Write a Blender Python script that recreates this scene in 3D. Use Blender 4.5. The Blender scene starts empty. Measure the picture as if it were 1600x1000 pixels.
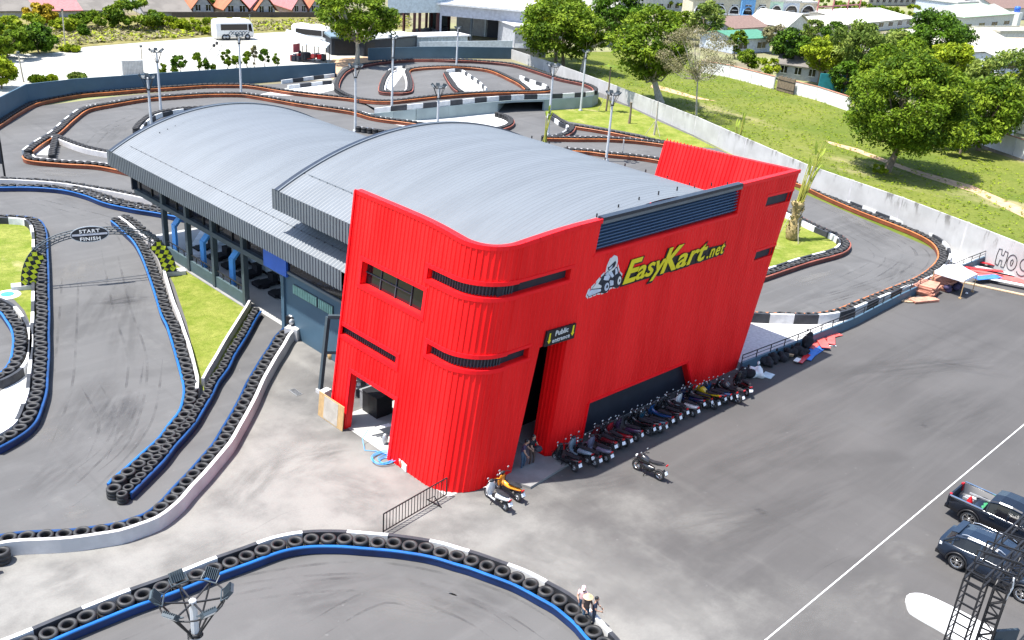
import bpy, bmesh, math, random
import numpy as np
from mathutils import Vector, Matrix, Euler
from mathutils.geometry import tessellate_polygon
random.seed(7); rng = np.random.default_rng(11)
R = math.radians; PI = math.pi
S = bpy.context.scene; COL = S.collection

# ------------------------------------------------------------------ camera (world: X along the facade, Y away along the left face)
f_px = 1488.4; HC = 25.0
_p = R(23.54); _r = R(-4.378); _a = R(-45.774)
_F = np.array([0, np.cos(_p), -np.sin(_p)]); _R0 = np.array([1., 0, 0]); _D0 = np.cross(_F, _R0)
_R = np.cos(_r)*_R0 + np.sin(_r)*_D0; _D = -np.sin(_r)*_R0 + np.cos(_r)*_D0
_M = np.array([[np.cos(_a), -np.sin(_a), 0], [np.sin(_a), np.cos(_a), 0], [0, 0, 1.]])
_F, _R, _D = _M@_F, _M@_R, _M@_D
_C = np.array([0, 0, HC])
def ray(x, y): return _F + _R*(x-800)/f_px + _D*(y-500)/f_px
def G(x, y, z=0.):                      # survey helper: where the plane at height z is seen at photo pixel x,y
    d = ray(x, y); return Vector(_C + d*((z-HC)/d[2]))
def onX(x, y, X):
    d = ray(x, y); return Vector(_C + d*(X/d[0]))
def onY(x, y, Y):
    d = ray(x, y); return Vector(_C + d*(Y/d[1]))
def hgt(xb, yb, xt, yt):
    B = np.array(G(xb, yb)); d = ray(xt, yt)
    A = np.stack([np.array([0, 0, 1.]), -d], 1)
    return float(np.linalg.lstsq(A, _C-B, rcond=None)[0][0])
def smooth(t): t = min(1, max(0, t)); return t*t*(3-2*t)
def deck_h(p): return 1.5*smooth((p[0]-p[1]+31)/17)
def GD(x, y, off=0.):                   # the same on the raised loop of track
    z = 0.
    for _ in range(25):
        P = G(x, y, z+off); z = 0.6*deck_h(P)+0.4*z
    P = G(x, y, z+off); P.z = z; return P
cam = bpy.data.cameras.new('camera'); co = bpy.data.objects.new('camera', cam); COL.objects.link(co)
cam.sensor_width = 36; cam.lens = f_px/1600*36; cam.clip_end = 5000; cam.clip_start = .3
m = Matrix(np.array([_R, -_D, -_F]).T.tolist()).to_4x4(); m.translation = Vector((0, 0, HC)); co.matrix_world = m
S.camera = co

# ------------------------------------------------------------------ light
SUN_DIR = Vector((-.32, .22, 1)).normalized()
w = bpy.data.worlds.new('World'); S.world = w; w.use_nodes = True
nt = w.node_tree; bg = nt.nodes['Background']; sky = nt.nodes.new('ShaderNodeTexSky'); sky.sky_type = 'NISHITA'
sky.sun_disc = False; sky.sun_elevation = math.asin(SUN_DIR.z); sky.sun_rotation = math.atan2(SUN_DIR.x, SUN_DIR.y)
sky.air_density = 1.0; sky.dust_density = 1.2
nt.links.new(sky.outputs[0], bg.inputs[0]); bg.inputs[1].default_value = .15
sl = bpy.data.lights.new('sun', 'SUN'); sl.energy = 5.0; sl.angle = R(.5); sl.color = (1, .965, .91)
so = bpy.data.objects.new('sun', sl); COL.objects.link(so); so.rotation_euler = SUN_DIR.to_track_quat('Z', 'Y').to_euler(); so.location = (0, 0, 60)
S.view_settings.view_transform = 'Standard'; S.view_settings.look = 'None'; S.view_settings.gamma = 1
S.view_settings.exposure = 1.2
S.render.engine = 'CYCLES'

# ------------------------------------------------------------------ materials
def srgb(r, g, b):
    c = [r/255, g/255, b/255]; return tuple(x/12.92 if x <= .04045 else ((x+.055)/1.055)**2.4 for x in c)
def _new(name):
    m = bpy.data.materials.new(name); m.use_nodes = True; nt = m.node_tree
    return m, nt, nt.nodes['Principled BSDF']
def node(nt, t, **k):
    n = nt.nodes.new(t)
    for a, b in k.items(): setattr(n, a, b)
    return n
def noise(nt, vec, scale, detail=4, rough=.55):
    n = node(nt, 'ShaderNodeTexNoise'); n.inputs['Scale'].default_value = scale; n.inputs['Detail'].default_value = detail; n.inputs['Roughness'].default_value = rough
    nt.links.new(vec, n.inputs['Vector']); return n.outputs['Fac']
def ramp(nt, fac, a, b, lo=0., hi=1.):
    r = node(nt, 'ShaderNodeMapRange'); r.interpolation_type = 'SMOOTHSTEP'
    for i, v in zip(('From Min', 'From Max', 'To Min', 'To Max'), (a, b, lo, hi)): r.inputs[i].default_value = v
    nt.links.new(fac, r.inputs['Value']); return r.outputs['Result']
def mix(nt, fac, a, b):
    n = node(nt, 'ShaderNodeMix', data_type='RGBA')
    if isinstance(fac, float): n.inputs[0].default_value = fac
    else: nt.links.new(fac, n.inputs[0])
    for i, c in ((6, a), (7, b)):
        if isinstance(c, tuple): n.inputs[i].default_value = (*c[:3], 1)
        else: nt.links.new(c, n.inputs[i])
    return n.outputs[2]
def mathn(nt, op, a, b):
    n = node(nt, 'ShaderNodeMath', operation=op)
    for i, v in enumerate((a, b)):
        if isinstance(v, (int, float)): n.inputs[i].default_value = v
        else: nt.links.new(v, n.inputs[i])
    return n.outputs[0]
def mapping(nt, vec, scale=(1, 1, 1), rot=0):
    n = node(nt, 'ShaderNodeMapping'); n.inputs['Scale'].default_value = scale; n.inputs['Rotation'].default_value = (0, 0, rot)
    nt.links.new(vec, n.inputs['Vector']); return n.outputs[0]
def bump(nt, bsdf, fac, strength, dist=.02):
    n = node(nt, 'ShaderNodeBump'); n.inputs['Strength'].default_value = strength; n.inputs['Distance'].default_value = dist
    nt.links.new(fac, n.inputs['Height']); nt.links.new(n.outputs[0], bsdf.inputs['Normal'])
def mat(name, col, rough=.6, metal=0., var=.12, scale=2., bmp=0., bscale=30., spec=.4, col2=None, coat=0., streak=None):
    m, nt, b = _new(name); tc = node(nt, 'ShaderNodeTexCoord').outputs['Object']
    v = mapping(nt, tc, streak) if streak else tc
    n = noise(nt, v, scale, 5, .6)
    hi = tuple(min(1, c*(1+var)) for c in col); lo = tuple(c*(1-var) for c in col)
    c = mix(nt, ramp(nt, n, .35, .65), lo, hi if col2 is None else col2)
    nt.links.new(c, b.inputs['Base Color']); b.inputs['Roughness'].default_value = rough; b.inputs['Metallic'].default_value = metal
    b.inputs['Specular IOR Level'].default_value = spec; b.inputs['Coat Weight'].default_value = coat; b.inputs['Coat Roughness'].default_value = .08
    if bmp: bump(nt, b, noise(nt, tc, bscale, 3), bmp)
    return m
def leafmat(name, col, var=.25, trans=.25):
    m, nt, b = _new(name); tc = node(nt, 'ShaderNodeTexCoord').outputs['Object']
    n = noise(nt, tc, 1.3, 3)
    c = mix(nt, ramp(nt, n, .35, .65), tuple(x*(1-var) for x in col), tuple(x*(1+var) for x in col))
    nt.links.new(c, b.inputs['Base Color']); b.inputs['Roughness'].default_value = .6; b.inputs['Specular IOR Level'].default_value = .1
    t = node(nt, 'ShaderNodeBsdfTranslucent'); nt.links.new(c, t.inputs['Color'])
    mx = node(nt, 'ShaderNodeMixShader'); mx.inputs[0].default_value = trans
    nt.links.new(b.outputs[0], mx.inputs[1]); nt.links.new(t.outputs[0], mx.inputs[2])
    nt.links.new(mx.outputs[0], nt.nodes['Material Output'].inputs['Surface']); return m
def asphalt_mat(name, base, pale, apron=False, streak_rot=0., dark=.5):
    m, nt, b = _new(name); tc = node(nt, 'ShaderNodeTexCoord').outputs['Object']
    big = noise(nt, tc, .09, 6, .6); mid = noise(nt, tc, .5, 6, .62); fine = noise(nt, tc, 14, 4, .7)
    sv = mapping(nt, tc, (.05, .9, 1), streak_rot); st = noise(nt, sv, 1.0, 6, .65)
    sv2 = mapping(nt, tc, (.9, .04, 1), streak_rot); st2 = noise(nt, sv2, 1.0, 5, .6)
    lo = tuple(c*.84 for c in base); hi = tuple(c*1.1 for c in base)
    c = mix(nt, ramp(nt, big, .35, .66), lo, hi)
    c = mix(nt, mathn(nt, 'MULTIPLY', ramp(nt, st, .46, .72), .5 if apron else .6), c, tuple(x*1.28 for x in base))
    c = mix(nt, mathn(nt, 'MULTIPLY', ramp(nt, st2, .52, .74), .28 if apron else .45), c, tuple(x*.66 for x in base))
    if apron:
        sx = node(nt, 'ShaderNodeSeparateXYZ'); nt.links.new(tc, sx.inputs[0])
        warp = mathn(nt, 'ADD', sx.outputs['X'], mathn(nt, 'MULTIPLY', mathn(nt, 'SUBTRACT', noise(nt, tc, .12, 6, .65), .5), 30.))
        near = ramp(nt, warp, 33, 20)
        d = mathn(nt, 'MULTIPLY', near, ramp(nt, mid, .2, .62, .35, 1))
        c = mix(nt, d, c, pale)
        # pale wash-out dust fanning over the lot
        fan = mathn(nt, 'MULTIPLY', ramp(nt, noise(nt, mapping(nt, tc, (.25, .06, 1), .5), 1., 6, .6), .55, .72), ramp(nt, sx.outputs['X'], 42, 22))
        c = mix(nt, mathn(nt, 'MULTIPLY', fan, .75), c, tuple(x*1.08 for x in pale))
    else:
        d = mathn(nt, 'MULTIPLY', ramp(nt, mid, .55, .8), .5)
        c = mix(nt, d, c, pale)
    c = mix(nt, mathn(nt, 'MULTIPLY', ramp(nt, noise(nt, tc, .28, 5, .6), .62, .78), dark), c, tuple(x*.55 for x in base))
    c = mix(nt, mathn(nt, 'MULTIPLY', fine, .45), c, tuple(x*.65 for x in base))
    wv = node(nt, 'ShaderNodeTexWave', wave_type='RINGS', bands_direction='Z'); wv.inputs['Scale'].default_value = .035; wv.inputs['Distortion'].default_value = 9.; wv.inputs['Detail'].default_value = 3; wv.inputs['Detail Scale'].default_value = .35
    nt.links.new(mapping(nt, tc, (1, 1, 1), .4), wv.inputs['Vector'])
    sk = mathn(nt, 'MULTIPLY', ramp(nt, wv.outputs['Fac'], .90, .99), ramp(nt, noise(nt, tc, .16, 4, .6), .46, .66)); c = mix(nt, mathn(nt, 'MULTIPLY', sk, .45), c, tuple(x*.6 for x in base))
    sp = ramp(nt, noise(nt, tc, 3.2, 2, .5), .735, .76)
    c = mix(nt, mathn(nt, 'MULTIPLY', sp, .35), c, tuple(x*2 for x in base))
    nt.links.new(c, b.inputs['Base Color']); b.inputs['Roughness'].default_value = .82; b.inputs['Specular IOR Level'].default_value = .25
    bump(nt, b, noise(nt, tc, 45, 3), .25, .01); return m
def stain_mat(name, col, amount, scale=1.2, rot=0):
    m, nt, b = _new(name); tc = node(nt, 'ShaderNodeTexCoord').outputs['Object']
    b.inputs['Base Color'].default_value = (*col, 1); b.inputs['Roughness'].default_value = .85; b.inputs['Specular IOR Level'].default_value = .2
    gr = node(nt, 'ShaderNodeVectorMath', operation='LENGTH'); nt.links.new(tc, gr.inputs[0])
    fall = ramp(nt, gr.outputs['Value'], 1., .25); oi = node(nt, 'ShaderNodeObjectInfo')
    off = node(nt, 'ShaderNodeVectorMath', operation='ADD'); nt.links.new(mapping(nt, tc, (.9, 2.0, 1)), off.inputs[0]); nt.links.new(oi.outputs['Location'], off.inputs[1])
    n = ramp(nt, noise(nt, off.outputs[0], scale, 4, .6), .34, .68)
    tr = node(nt, 'ShaderNodeBsdfTransparent'); mx = node(nt, 'ShaderNodeMixShader'); nt.links.new(mathn(nt, 'MULTIPLY', mathn(nt, 'MULTIPLY', fall, n), amount), mx.inputs[0])
    nt.links.new(tr.outputs[0], mx.inputs[1]); nt.links.new(b.outputs[0], mx.inputs[2]); nt.links.new(mx.outputs[0], nt.nodes['Material Output'].inputs['Surface']); return m
M = {}
M['stain_dark'] = stain_mat('dark rubber stain', (.045, .045, .05), .42)
M['stain_pale'] = stain_mat('pale dust stain', (.19, .184, .174), .4)
M['stain_rubber'] = stain_mat('rubber streak', (.05, .049, .05), .17, 1.6)
M['lot'] = asphalt_mat('lot asphalt', (.080, .0765, .0745), (.235, .228, .21), True, R(35), .14)
M['track'] = asphalt_mat('track asphalt', (.100, .0985, .0975), (.165, .162, .155), False, R(78), .6)
M['fgtrack'] = asphalt_mat('near track asphalt', (.098, .0955, .0935), (.14, .137, .132), False, R(20), .3)
M['gravel'] = mat('pale gravel yard', (.36, .345, .30), .9, var=.12, scale=.25, bmp=.4, bscale=6, col2=(.43, .415, .37))
M['pebble'] = mat('white pebbles', (.46, .46, .45), .9, var=.12, scale=5, bmp=.5, bscale=14)
M['soil'] = mat('dry town soil', (.20, .165, .11), .95, var=.3, scale=.06, col2=(.20, .21, .09))
M['dirt'] = mat('orange dirt', (.42, .27, .16), .95, var=.2, scale=1.2)
def grass_mat(name, a, b_, bare, s1, s2, barefac=.6):
    m, nt, b = _new(name); tc = node(nt, 'ShaderNodeTexCoord').outputs['Object']
    n1 = noise(nt, tc, s1, 6, .65); n2 = noise(nt, tc, s2, 5, .7)
    c = mix(nt, ramp(nt, n1, .32, .66), a, b_); c = mix(nt, mathn(nt, 'MULTIPLY', ramp(nt, n2, .3, .75), .6), c, tuple(x*.62 for x in a))
    n3 = noise(nt, mapping(nt, tc, (1, .45, 1), .6), s1*.8, 6, .6)
    c = mix(nt, mathn(nt, 'MULTIPLY', ramp(nt, n3, .58, .72), barefac), c, bare)
    nt.links.new(c, b.inputs['Base Color']); b.inputs['Roughness'].default_value = .9; b.inputs['Specular IOR Level'].default_value = .15
    bump(nt, b, noise(nt, tc, s2*3, 4, .7), .9, .08); return m
M['lawn'] = grass_mat('mown lawn', (.125, .17, .016), (.235, .245, .055), (.32, .28, .13), .55, 3.2, .75)
M['field'] = grass_mat('rough grass field', (.088, .122, .014), (.155, .168, .032), (.29, .24, .13), .09, 2.0, .85)
M['scrubland'] = grass_mat('dry scrub ground', (.15, .145, .04), (.22, .19, .075), (.32, .26, .15), .05, .9, .8)
M['tyre'] = mat('worn tyre rubber', (.021, .0205, .021), .6, var=.45, scale=1.7, spec=.5)
M['tyredark'] = mat('black tyre rubber', (.022, .022, .024), .7, var=.2, scale=4)
M['blue_rail'] = mat('blue belt in painted shade', (.006, .022, .085), .45, var=.25, scale=.7, spec=.4)  # blue belt sides, their shade put into the navy colour
M['blue_lip'] = mat('blue plastic rail lip', (.010, .105, .34), .35, var=.15, scale=.7, spec=.6)
M['navy_lip'] = mat('navy plastic rail lip', (.008, .045, .15), .4, var=.2, scale=.7)
M['orange_lip'] = mat('orange rail lip', (.42, .14, .045), .45, var=.25, scale=.5)
M['maroon_lip'] = mat('light maroon rail lip', (.24, .075, .05), .5, var=.25, scale=.5)
M['orange_rail'] = mat('orange belt in painted shade', (.17, .045, .022), .5, var=.3, scale=.5)  # lower side of the orange rail, shade put into the brown
M['brown_rail'] = mat('maroon rail', (.085, .026, .022), .55, var=.3, scale=.5)
M['kerb_white'] = mat('white kerb paint', (.56, .56, .55), .6, var=.12, scale=1.5)
M['kerb_black'] = mat('black kerb paint', (.03, .032, .038), .6, var=.25, scale=1.5)
M['retain'] = mat('pale grey green retaining wall', (.24, .29, .29), .7, var=.08, scale=.5)
M['render_white'] = mat('bright rendered wall', (.66, .64, .63), .8, var=.08, scale=.6)
M['white_wall'] = mat('whitewashed concrete', (.46, .445, .44), .8, var=.1, scale=.8)
M['red'] = mat('red profiled steel', (.82, .004, .006), .5, var=.10, scale=.7, spec=.25, streak=(1, 1, .12), col2=(.87, .012, .013))
M['red_trim'] = mat('red flashing', (.82, .006, .012), .45, var=.04, scale=1, spec=.25)
M['roof'] = mat('grey blue roof sheet', (.122, .135, .149), .5, metal=.0, var=.06, scale=.5, streak=(.12, 1.6, 1), spec=.35)
M['fascia'] = mat('grey fascia sheet', (.115, .13, .145), .45, metal=.0, var=.05, scale=1)
M['dark_trim'] = mat('dark navy flashing', (.016, .022, .035), .4, var=.1)
M['louvre'] = mat('blue grey louvre', (.075, .125, .205), .45, metal=.1, var=.05)
M['glass'] = mat('dark window glass', (.008, .008, .011), .08, var=.2, scale=.8, spec=.45)
M['navy'] = mat('dark navy wall', (.018, .021, .032), .6, var=.1)
M['bluewall'] = mat('slate blue painted wall', (.05, .095, .135), .55, var=.06, scale=.6)
M['slate'] = mat('dark slate steel', (.045, .062, .075), .5, var=.08)
M['slategreen'] = mat('slate green panel', (.055, .085, .095), .6, var=.08)
M['bluepanel'] = mat('bright blue panel', (.03, .11, .46), .45, var=.05)
M['bluebar'] = mat('light blue frame paint', (.11, .38, .80), .45, var=.06)
M['black'] = mat('black steel', (.012, .012, .014), .5, var=.15)
M['blackmat'] = mat('black cloth', (.011, .011, .015), .85, var=.3, scale=5)
M['white'] = mat('white paint', (.62, .62, .61), .5, var=.04)
M['steel'] = mat('galvanised steel', (.42, .43, .44), .4, metal=.6, var=.12)
M['pole'] = mat('white lamp pole', (.5, .51, .52), .45, var=.06)
M['concrete'] = mat('grey concrete', (.2, .195, .19), .85, var=.12, scale=.8, bmp=.2)
M['floor'] = mat('smooth pit floor', (.34, .34, .325), .6, var=.08, scale=.4)
M['yellow'] = mat('sign yellow', (.70, .58, .012), .45, var=.04)
M['lime'] = mat('lime flag cloth', (.52, .62, .03), .7, var=.08)
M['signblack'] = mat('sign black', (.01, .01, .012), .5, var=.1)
M['ply'] = mat('plywood', (.40, .26, .12), .7, var=.15, scale=3, streak=(1, 6, 1))
M['wood'] = mat('weathered timber', (.42, .30, .19), .8, var=.25, scale=4, streak=(8, 1, 1))
M['brick'] = mat('terracotta boards', (.42, .19, .13), .8, var=.2, scale=3)
M['orange'] = mat('orange plastic', (.80, .24, .02), .4, var=.08)
M['chrome'] = mat('bright metal', (.7, .7, .7), .18, metal=1, var=.05)
M['lens_red'] = mat('red lamp lens', (.42, .01, .015), .2, var=.05, spec=.6)
M['lens'] = mat('clear lamp lens', (.75, .77, .78), .12, var=.05, spec=.7)
M['plate'] = mat('white number plate', (.72, .73, .75), .4, var=.05)
M['skin'] = mat('skin', (.38, .22, .15), .55, var=.05)
M['bark'] = mat('bark', (.17, .13, .09), .9, var=.3, scale=3, streak=(4, 4, .6), bmp=.5)
M['palebark'] = mat('pale bark', (.40, .36, .29), .9, var=.25, scale=3, streak=(4, 4, .6))

# ------------------------------------------------------------------ mesh builder
class MB:
    def __init__(s): s.v = []; s.f = []; s.m = []; s.s = []
    def add(s, vs, fs, m=0, sm=False):
        o = len(s.v); s.v += [tuple(v) for v in vs]
        for f in fs: s.f.append(tuple(i+o for i in f)); s.m.append(m); s.s.append(sm)
        return s
    def box(s, c, size, rz=0, m=0, rot=None):
        x, y, z = (q/2 for q in size); r = rot if rot is not None else Matrix.Rotation(rz, 3, 'Z'); c = Vector(c)
        vs = [c + r@Vector((a*x, b*y, d*z)) for d in (-1, 1) for b in (-1, 1) for a in (-1, 1)]
        return s.add(vs, [(0, 2, 3, 1), (4, 5, 7, 6), (0, 1, 5, 4), (2, 6, 7, 3), (0, 4, 6, 2), (1, 3, 7, 5)], m)
    def mm(s, a, b, m=0): return s.box([(p+q)/2 for p, q in zip(a, b)], [abs(q-p) for p, q in zip(a, b)], 0, m)
    def bar(s, a, b, w, h=None, m=0):
        a = Vector(a); b = Vector(b); d = b-a; L = d.length
        if L < 1e-6: return s
        d.normalize(); up = Vector((0, 0, 1)) if abs(d.z) < .95 else Vector((0, 1, 0))
        y = up.cross(d).normalized(); z = d.cross(y)
        return s.box((a+b)/2, (L, w, h or w), 0, m, Matrix((d, y, z)).transposed())
    def tube(s, pts, r, n=8, m=0, closed=False, sm=True):
        pts = [Vector(p) for p in pts]; N = len(pts); rr = r if isinstance(r, (list, tuple)) else [r]*N; vs = []
        up = None
        for i, p in enumerate(pts):
            a = pts[(i-1) % N] if (closed or i) else p; b = pts[(i+1) % N] if (closed or i < N-1) else p
            d = (b-a).normalized()
            if up is None: up = Vector((0, 0, 1)) if abs(d.z) < .9 else Vector((1, 0, 0))
            x = d.cross(up)
            if x.length < 1e-4: x = d.cross(Vector((0, 1, .3)))
            x.normalize(); up = x.cross(d).normalized()
            vs += [p + rr[i]*(math.cos(t)*x+math.sin(t)*up) for t in (2*PI*k/n for k in range(n))]
        fs = []
        for i in range(N if closed else N-1):
            j = (i+1) % N
            fs += [(i*n+k, i*n+(k+1) % n, j*n+(k+1) % n, j*n+k) for k in range(n)]
        s.add(vs, fs, m, sm)
        if not closed:
            s.add(vs[:n], [tuple(range(n))[::-1]], m); s.add(vs[-n:], [tuple(range(n))], m)
        return s
    def lathe(s, prof, c=(0, 0, 0), n=24, m=0, sm=True, ax='Z', closed=False):
        vs = []; c = Vector(c)
        for k in range(n):
            t = 2*PI*k/n; ct, st = math.cos(t), math.sin(t)
            for r, z in prof:
                vs.append(c+(Vector((r*ct, r*st, z)) if ax == 'Z' else Vector((r*ct, z, r*st)) if ax == 'Y' else Vector((z, r*ct, r*st))))
        P = len(prof); fs = []
        for k in range(n):
            j = (k+1) % n
            for i in range(P if closed else P-1):
                q = (i+1) % P; fs.append((k*P+i, j*P+i, j*P+q, k*P+q))
        return s.add(vs, fs, m, sm)
    def prism(s, poly, z0, z1, m=0, top=None):
        n = len(poly); vs = [(p[0], p[1], z0) for p in poly]+[(p[0], p[1], z1) for p in poly]
        s.add(vs, [tuple(range(n))[::-1]]+[(i, (i+1) % n, n+(i+1) % n, n+i) for i in range(n)], m)
        return s.add(vs, [tuple(range(n, 2*n))], m if top is None else top)
    def loft(s, secs, m=0, sm=True, cap=True, closed=True):
        n = len(secs[0]); vs = [v for q in secs for v in q]; fs = []
        for i in range(len(secs)-1):
            for k in range(n if closed else n-1):
                fs.append((i*n+k, i*n+(k+1) % n, (i+1)*n+(k+1) % n, (i+1)*n+k))
        s.add(vs, fs, m, sm)
        if cap and closed: s.add(secs[0], [tuple(range(n))[::-1]], m); s.add(secs[-1], [tuple(range(n))], m)
        return s
    def ell(s, c, r, nu=12, nv=8, m=0, rot=None):
        vs = []; c = Vector(c)
        for j in range(nv+1):
            ph = PI*j/nv
            for i in range(nu):
                t = 2*PI*i/nu; v = Vector((r[0]*math.sin(ph)*math.cos(t), r[1]*math.sin(ph)*math.sin(t), r[2]*math.cos(ph)))
                vs.append(c+(rot@v if rot is not None else v))
        return s.add(vs, [(j*nu+i, (j+1)*nu+i, (j+1)*nu+(i+1) % nu, j*nu+(i+1) % nu) for j in range(nv) for i in range(nu)], m, True)
    def sweep(s, path, prof, m=0, closed=False, sm=False, mats=None):
        """profile (side, up) swept along a level path; side is to the left of travel"""
        N = len(path); P = len(prof); vs = []
        for i, p in enumerate(path):
            a = path[(i-1) % N] if (closed or i) else p; b = path[(i+1) % N] if (closed or i < N-1) else p
            d = Vector((b[0]-a[0], b[1]-a[1])); d = d.normalized() if d.length else Vector((1, 0)); n_ = Vector((-d.y, d.x))
            vs += [(p[0]+n_.x*q[0], p[1]+n_.y*q[0], p[2]+q[1]) for q in prof]
        for i in range(N if closed else N-1):
            j = (i+1) % N
            s.add([], [], 0)
            o = len(s.v)
            mm_ = mats(i) if mats else m
            s.add(vs[i*P:i*P+P]+vs[j*P:j*P+P], [(k, (k+1) % P, P+(k+1) % P, P+k) for k in range(P)], mm_, sm)
        if not closed:
            s.add(vs[:P], [tuple(range(P))], mats(0) if mats else m); s.add(vs[-P:], [tuple(range(P))[::-1]], mats(N-2) if mats else m)
        return s
    def build(s, name, mats, parent=None, local=False):
        me = bpy.data.meshes.new(name); v = s.v
        if parent is not None and not local:
            l = parent.matrix_world_loc if hasattr(parent, 'matrix_world_loc') else wloc(parent); v = [(a-l.x, b-l.y, c-l.z) for a, b, c in v]
        me.from_pydata(v, [], s.f)
        for q in (mats if isinstance(mats, (list, tuple)) else [mats]): me.materials.append(M[q] if isinstance(q, str) else q)
        me.polygons.foreach_set('material_index', s.m); me.polygons.foreach_set('use_smooth', s.s); me.update()
        if len(s.f) < 60000 and not getattr(s, 'raw', False):
            bm = bmesh.new(); bm.from_mesh(me); bmesh.ops.recalc_face_normals(bm, faces=bm.faces); bm.to_mesh(me); bm.free()
        o = bpy.data.objects.new(name, me); COL.objects.link(o)
        if parent is not None: o.parent = parent
        return o
def wloc(o):
    l = Vector(o.location)
    while o.parent: o = o.parent; l = l+Vector(o.location)
    return l
def tag(o, label=None, cat=None, group=None, kind=None):
    for k, v in (('label', label), ('category', cat), ('group', group), ('kind', kind)):
        if v: o[k] = v
    return o
def empty(name, loc, label, cat, group=None, rz=0):
    o = bpy.data.objects.new(name, None); COL.objects.link(o); o.location = loc; o.rotation_euler = (0, 0, rz); o.empty_display_size = .3
    return tag(o, label, cat, group)
KIDS = {}
def dup(root, loc, rz, label, group=None):
    kids = {}
    for o in COL.objects:
        if o.parent: kids.setdefault(o.parent.name, []).append(o)
    def rec(o, parent):
        c = o.copy(); COL.objects.link(c)
        if parent is not None: c.parent = parent
        for k in kids.get(o.name, []): rec(k, c)
        return c
    r = rec(root, None); r.location = loc; r.rotation_euler = (0, 0, rz); r['label'] = label
    if group: r['group'] = group
    return r
def sheet(name, poly, z, mt, kind='structure', label=None, cat=None):
    me = bpy.data.meshes.new(name); n = len(poly); vs = [Vector((p[0], p[1], 0)) for p in poly]
    tr = tessellate_polygon([vs]); fs = []
    for t in tr:
        a, b, c = (vs[i] for i in t); fs.append(t if (b-a).cross(c-a).z > 0 else t[::-1])
    me.from_pydata([(p.x, p.y, z) for p in vs], [], fs); me.materials.append(M[mt]); me.update()
    o = bpy.data.objects.new(name, me); COL.objects.link(o); return tag(o, label, cat, None, kind)
def curve(pts, step, closed=False):
    """Catmull-Rom through points, resampled at equal steps"""
    P = [Vector(p) for p in pts]; n = len(P); out = []
    for i in range(n if closed else n-1):
        a, b, c, d = (P[(i+k) % n] if closed else P[min(max(i+k, 0), n-1)] for k in (-1, 0, 1, 2))
        k = max(4, int((c-b).length/step*4))
        for j in range(k):
            t = j/k; out.append(.5*((2*b)+(c-a)*t+(2*a-5*b+4*c-d)*t*t+(3*b-a-3*c+d)*t**3))
    out.append(P[0] if closed else P[-1])
    res = [out[0]]; acc = 0.
    for i in range(1, len(out)):
        a = out[i-1]; b = out[i]; L = (b-a).length
        while L > 1e-9 and acc+L >= step:
            t = (step-acc)/L; a = a.lerp(b, t); res.append(a.copy()); L = (b-a).length; acc = 0.
        acc += L
    return res
def text_mb(mb, body, size, fn, shear=0., off=0., m=0, sx=1., spacing=1., depth=.02, align='LEFT'):
    cu = bpy.data.curves.new('lettering', 'FONT'); cu.body = body; cu.size = size; cu.shear = shear; cu.offset = off; cu.space_character = spacing; cu.extrude = depth; cu.align_x = align; cu.resolution_u = 3
    o = bpy.data.objects.new('lettering', cu); COL.objects.link(o)
    me = bpy.data.meshes.new_from_object(o)
    mb.add([fn(v.co.x*sx, v.co.y, v.co.z) for v in me.vertices], [tuple(p.vertices) for p in me.polygons], m)
    xs = [v.co.x*sx for v in me.vertices]
    bpy.data.objects.remove(o); bpy.data.curves.remove(cu); bpy.data.meshes.remove(me)
    return (min(xs), max(xs)) if xs else (0, 0)
# ================================================================== ground sheets
def gp(*px): return [G(x, y) for x, y in px]
sheet('ground', [(-400, -300), (1500, -300), (1500, 1500), (-400, 1500)], -.05, 'soil')
sheet('gravel_yard', gp((-60, 165), (-60, 86), (80, 83), (135, 73), (300, 60), (400, 52), (500, 47), (560, 47), (615, 62), (700, 62), (850, 66), (850, 82), (800, 84), (560, 106), (525, 125), (400, 125), (45, 148), (0, 165)), -.035, 'gravel')
sheet('scrub_ground', gp((-80, 86), (-80, 24), (250, 23), (500, 21), (640, 18), (640, 45), (560, 46), (500, 46), (400, 51), (300, 59), (135, 72), (80, 82)), -.03, 'scrubland')
sheet('grass_field', gp((835, 100), (840, 82), (1000, 80), (1108, 97), (1205, 122), (1322, 172), (1480, 215), (1700, 285), (1800, 560), (1600, 470), (1255, 310), (1085, 222), (930, 150)), -.02, 'field')
lot = sheet('parking_lot', [(-30, -40), (130, -40), (130, 26), (85, 25.4), (46.9, 26.4), (47, 37), (28.4, 50), (26, 48), (-30, 48)], -.004, 'lot')
sheet('kart_track', [(28.4, 44.5)]+gp((447, 514), (430, 545), (396, 600), (347, 695), (287, 765), (212, 822), (117, 842), (0, 852), (-200, 880), (-260, 300), (-60, 205), (0, 197), (45, 168), (170, 152), (300, 140), (520, 125), (535, 105), (570, 99), (800, 97), (840, 108), (935, 142), (1085, 212), (1255, 302), (1450, 385), (1500, 418))+[(80, 25.75), (46.9, 26.4), (30, 36)], 0., 'track')
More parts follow.
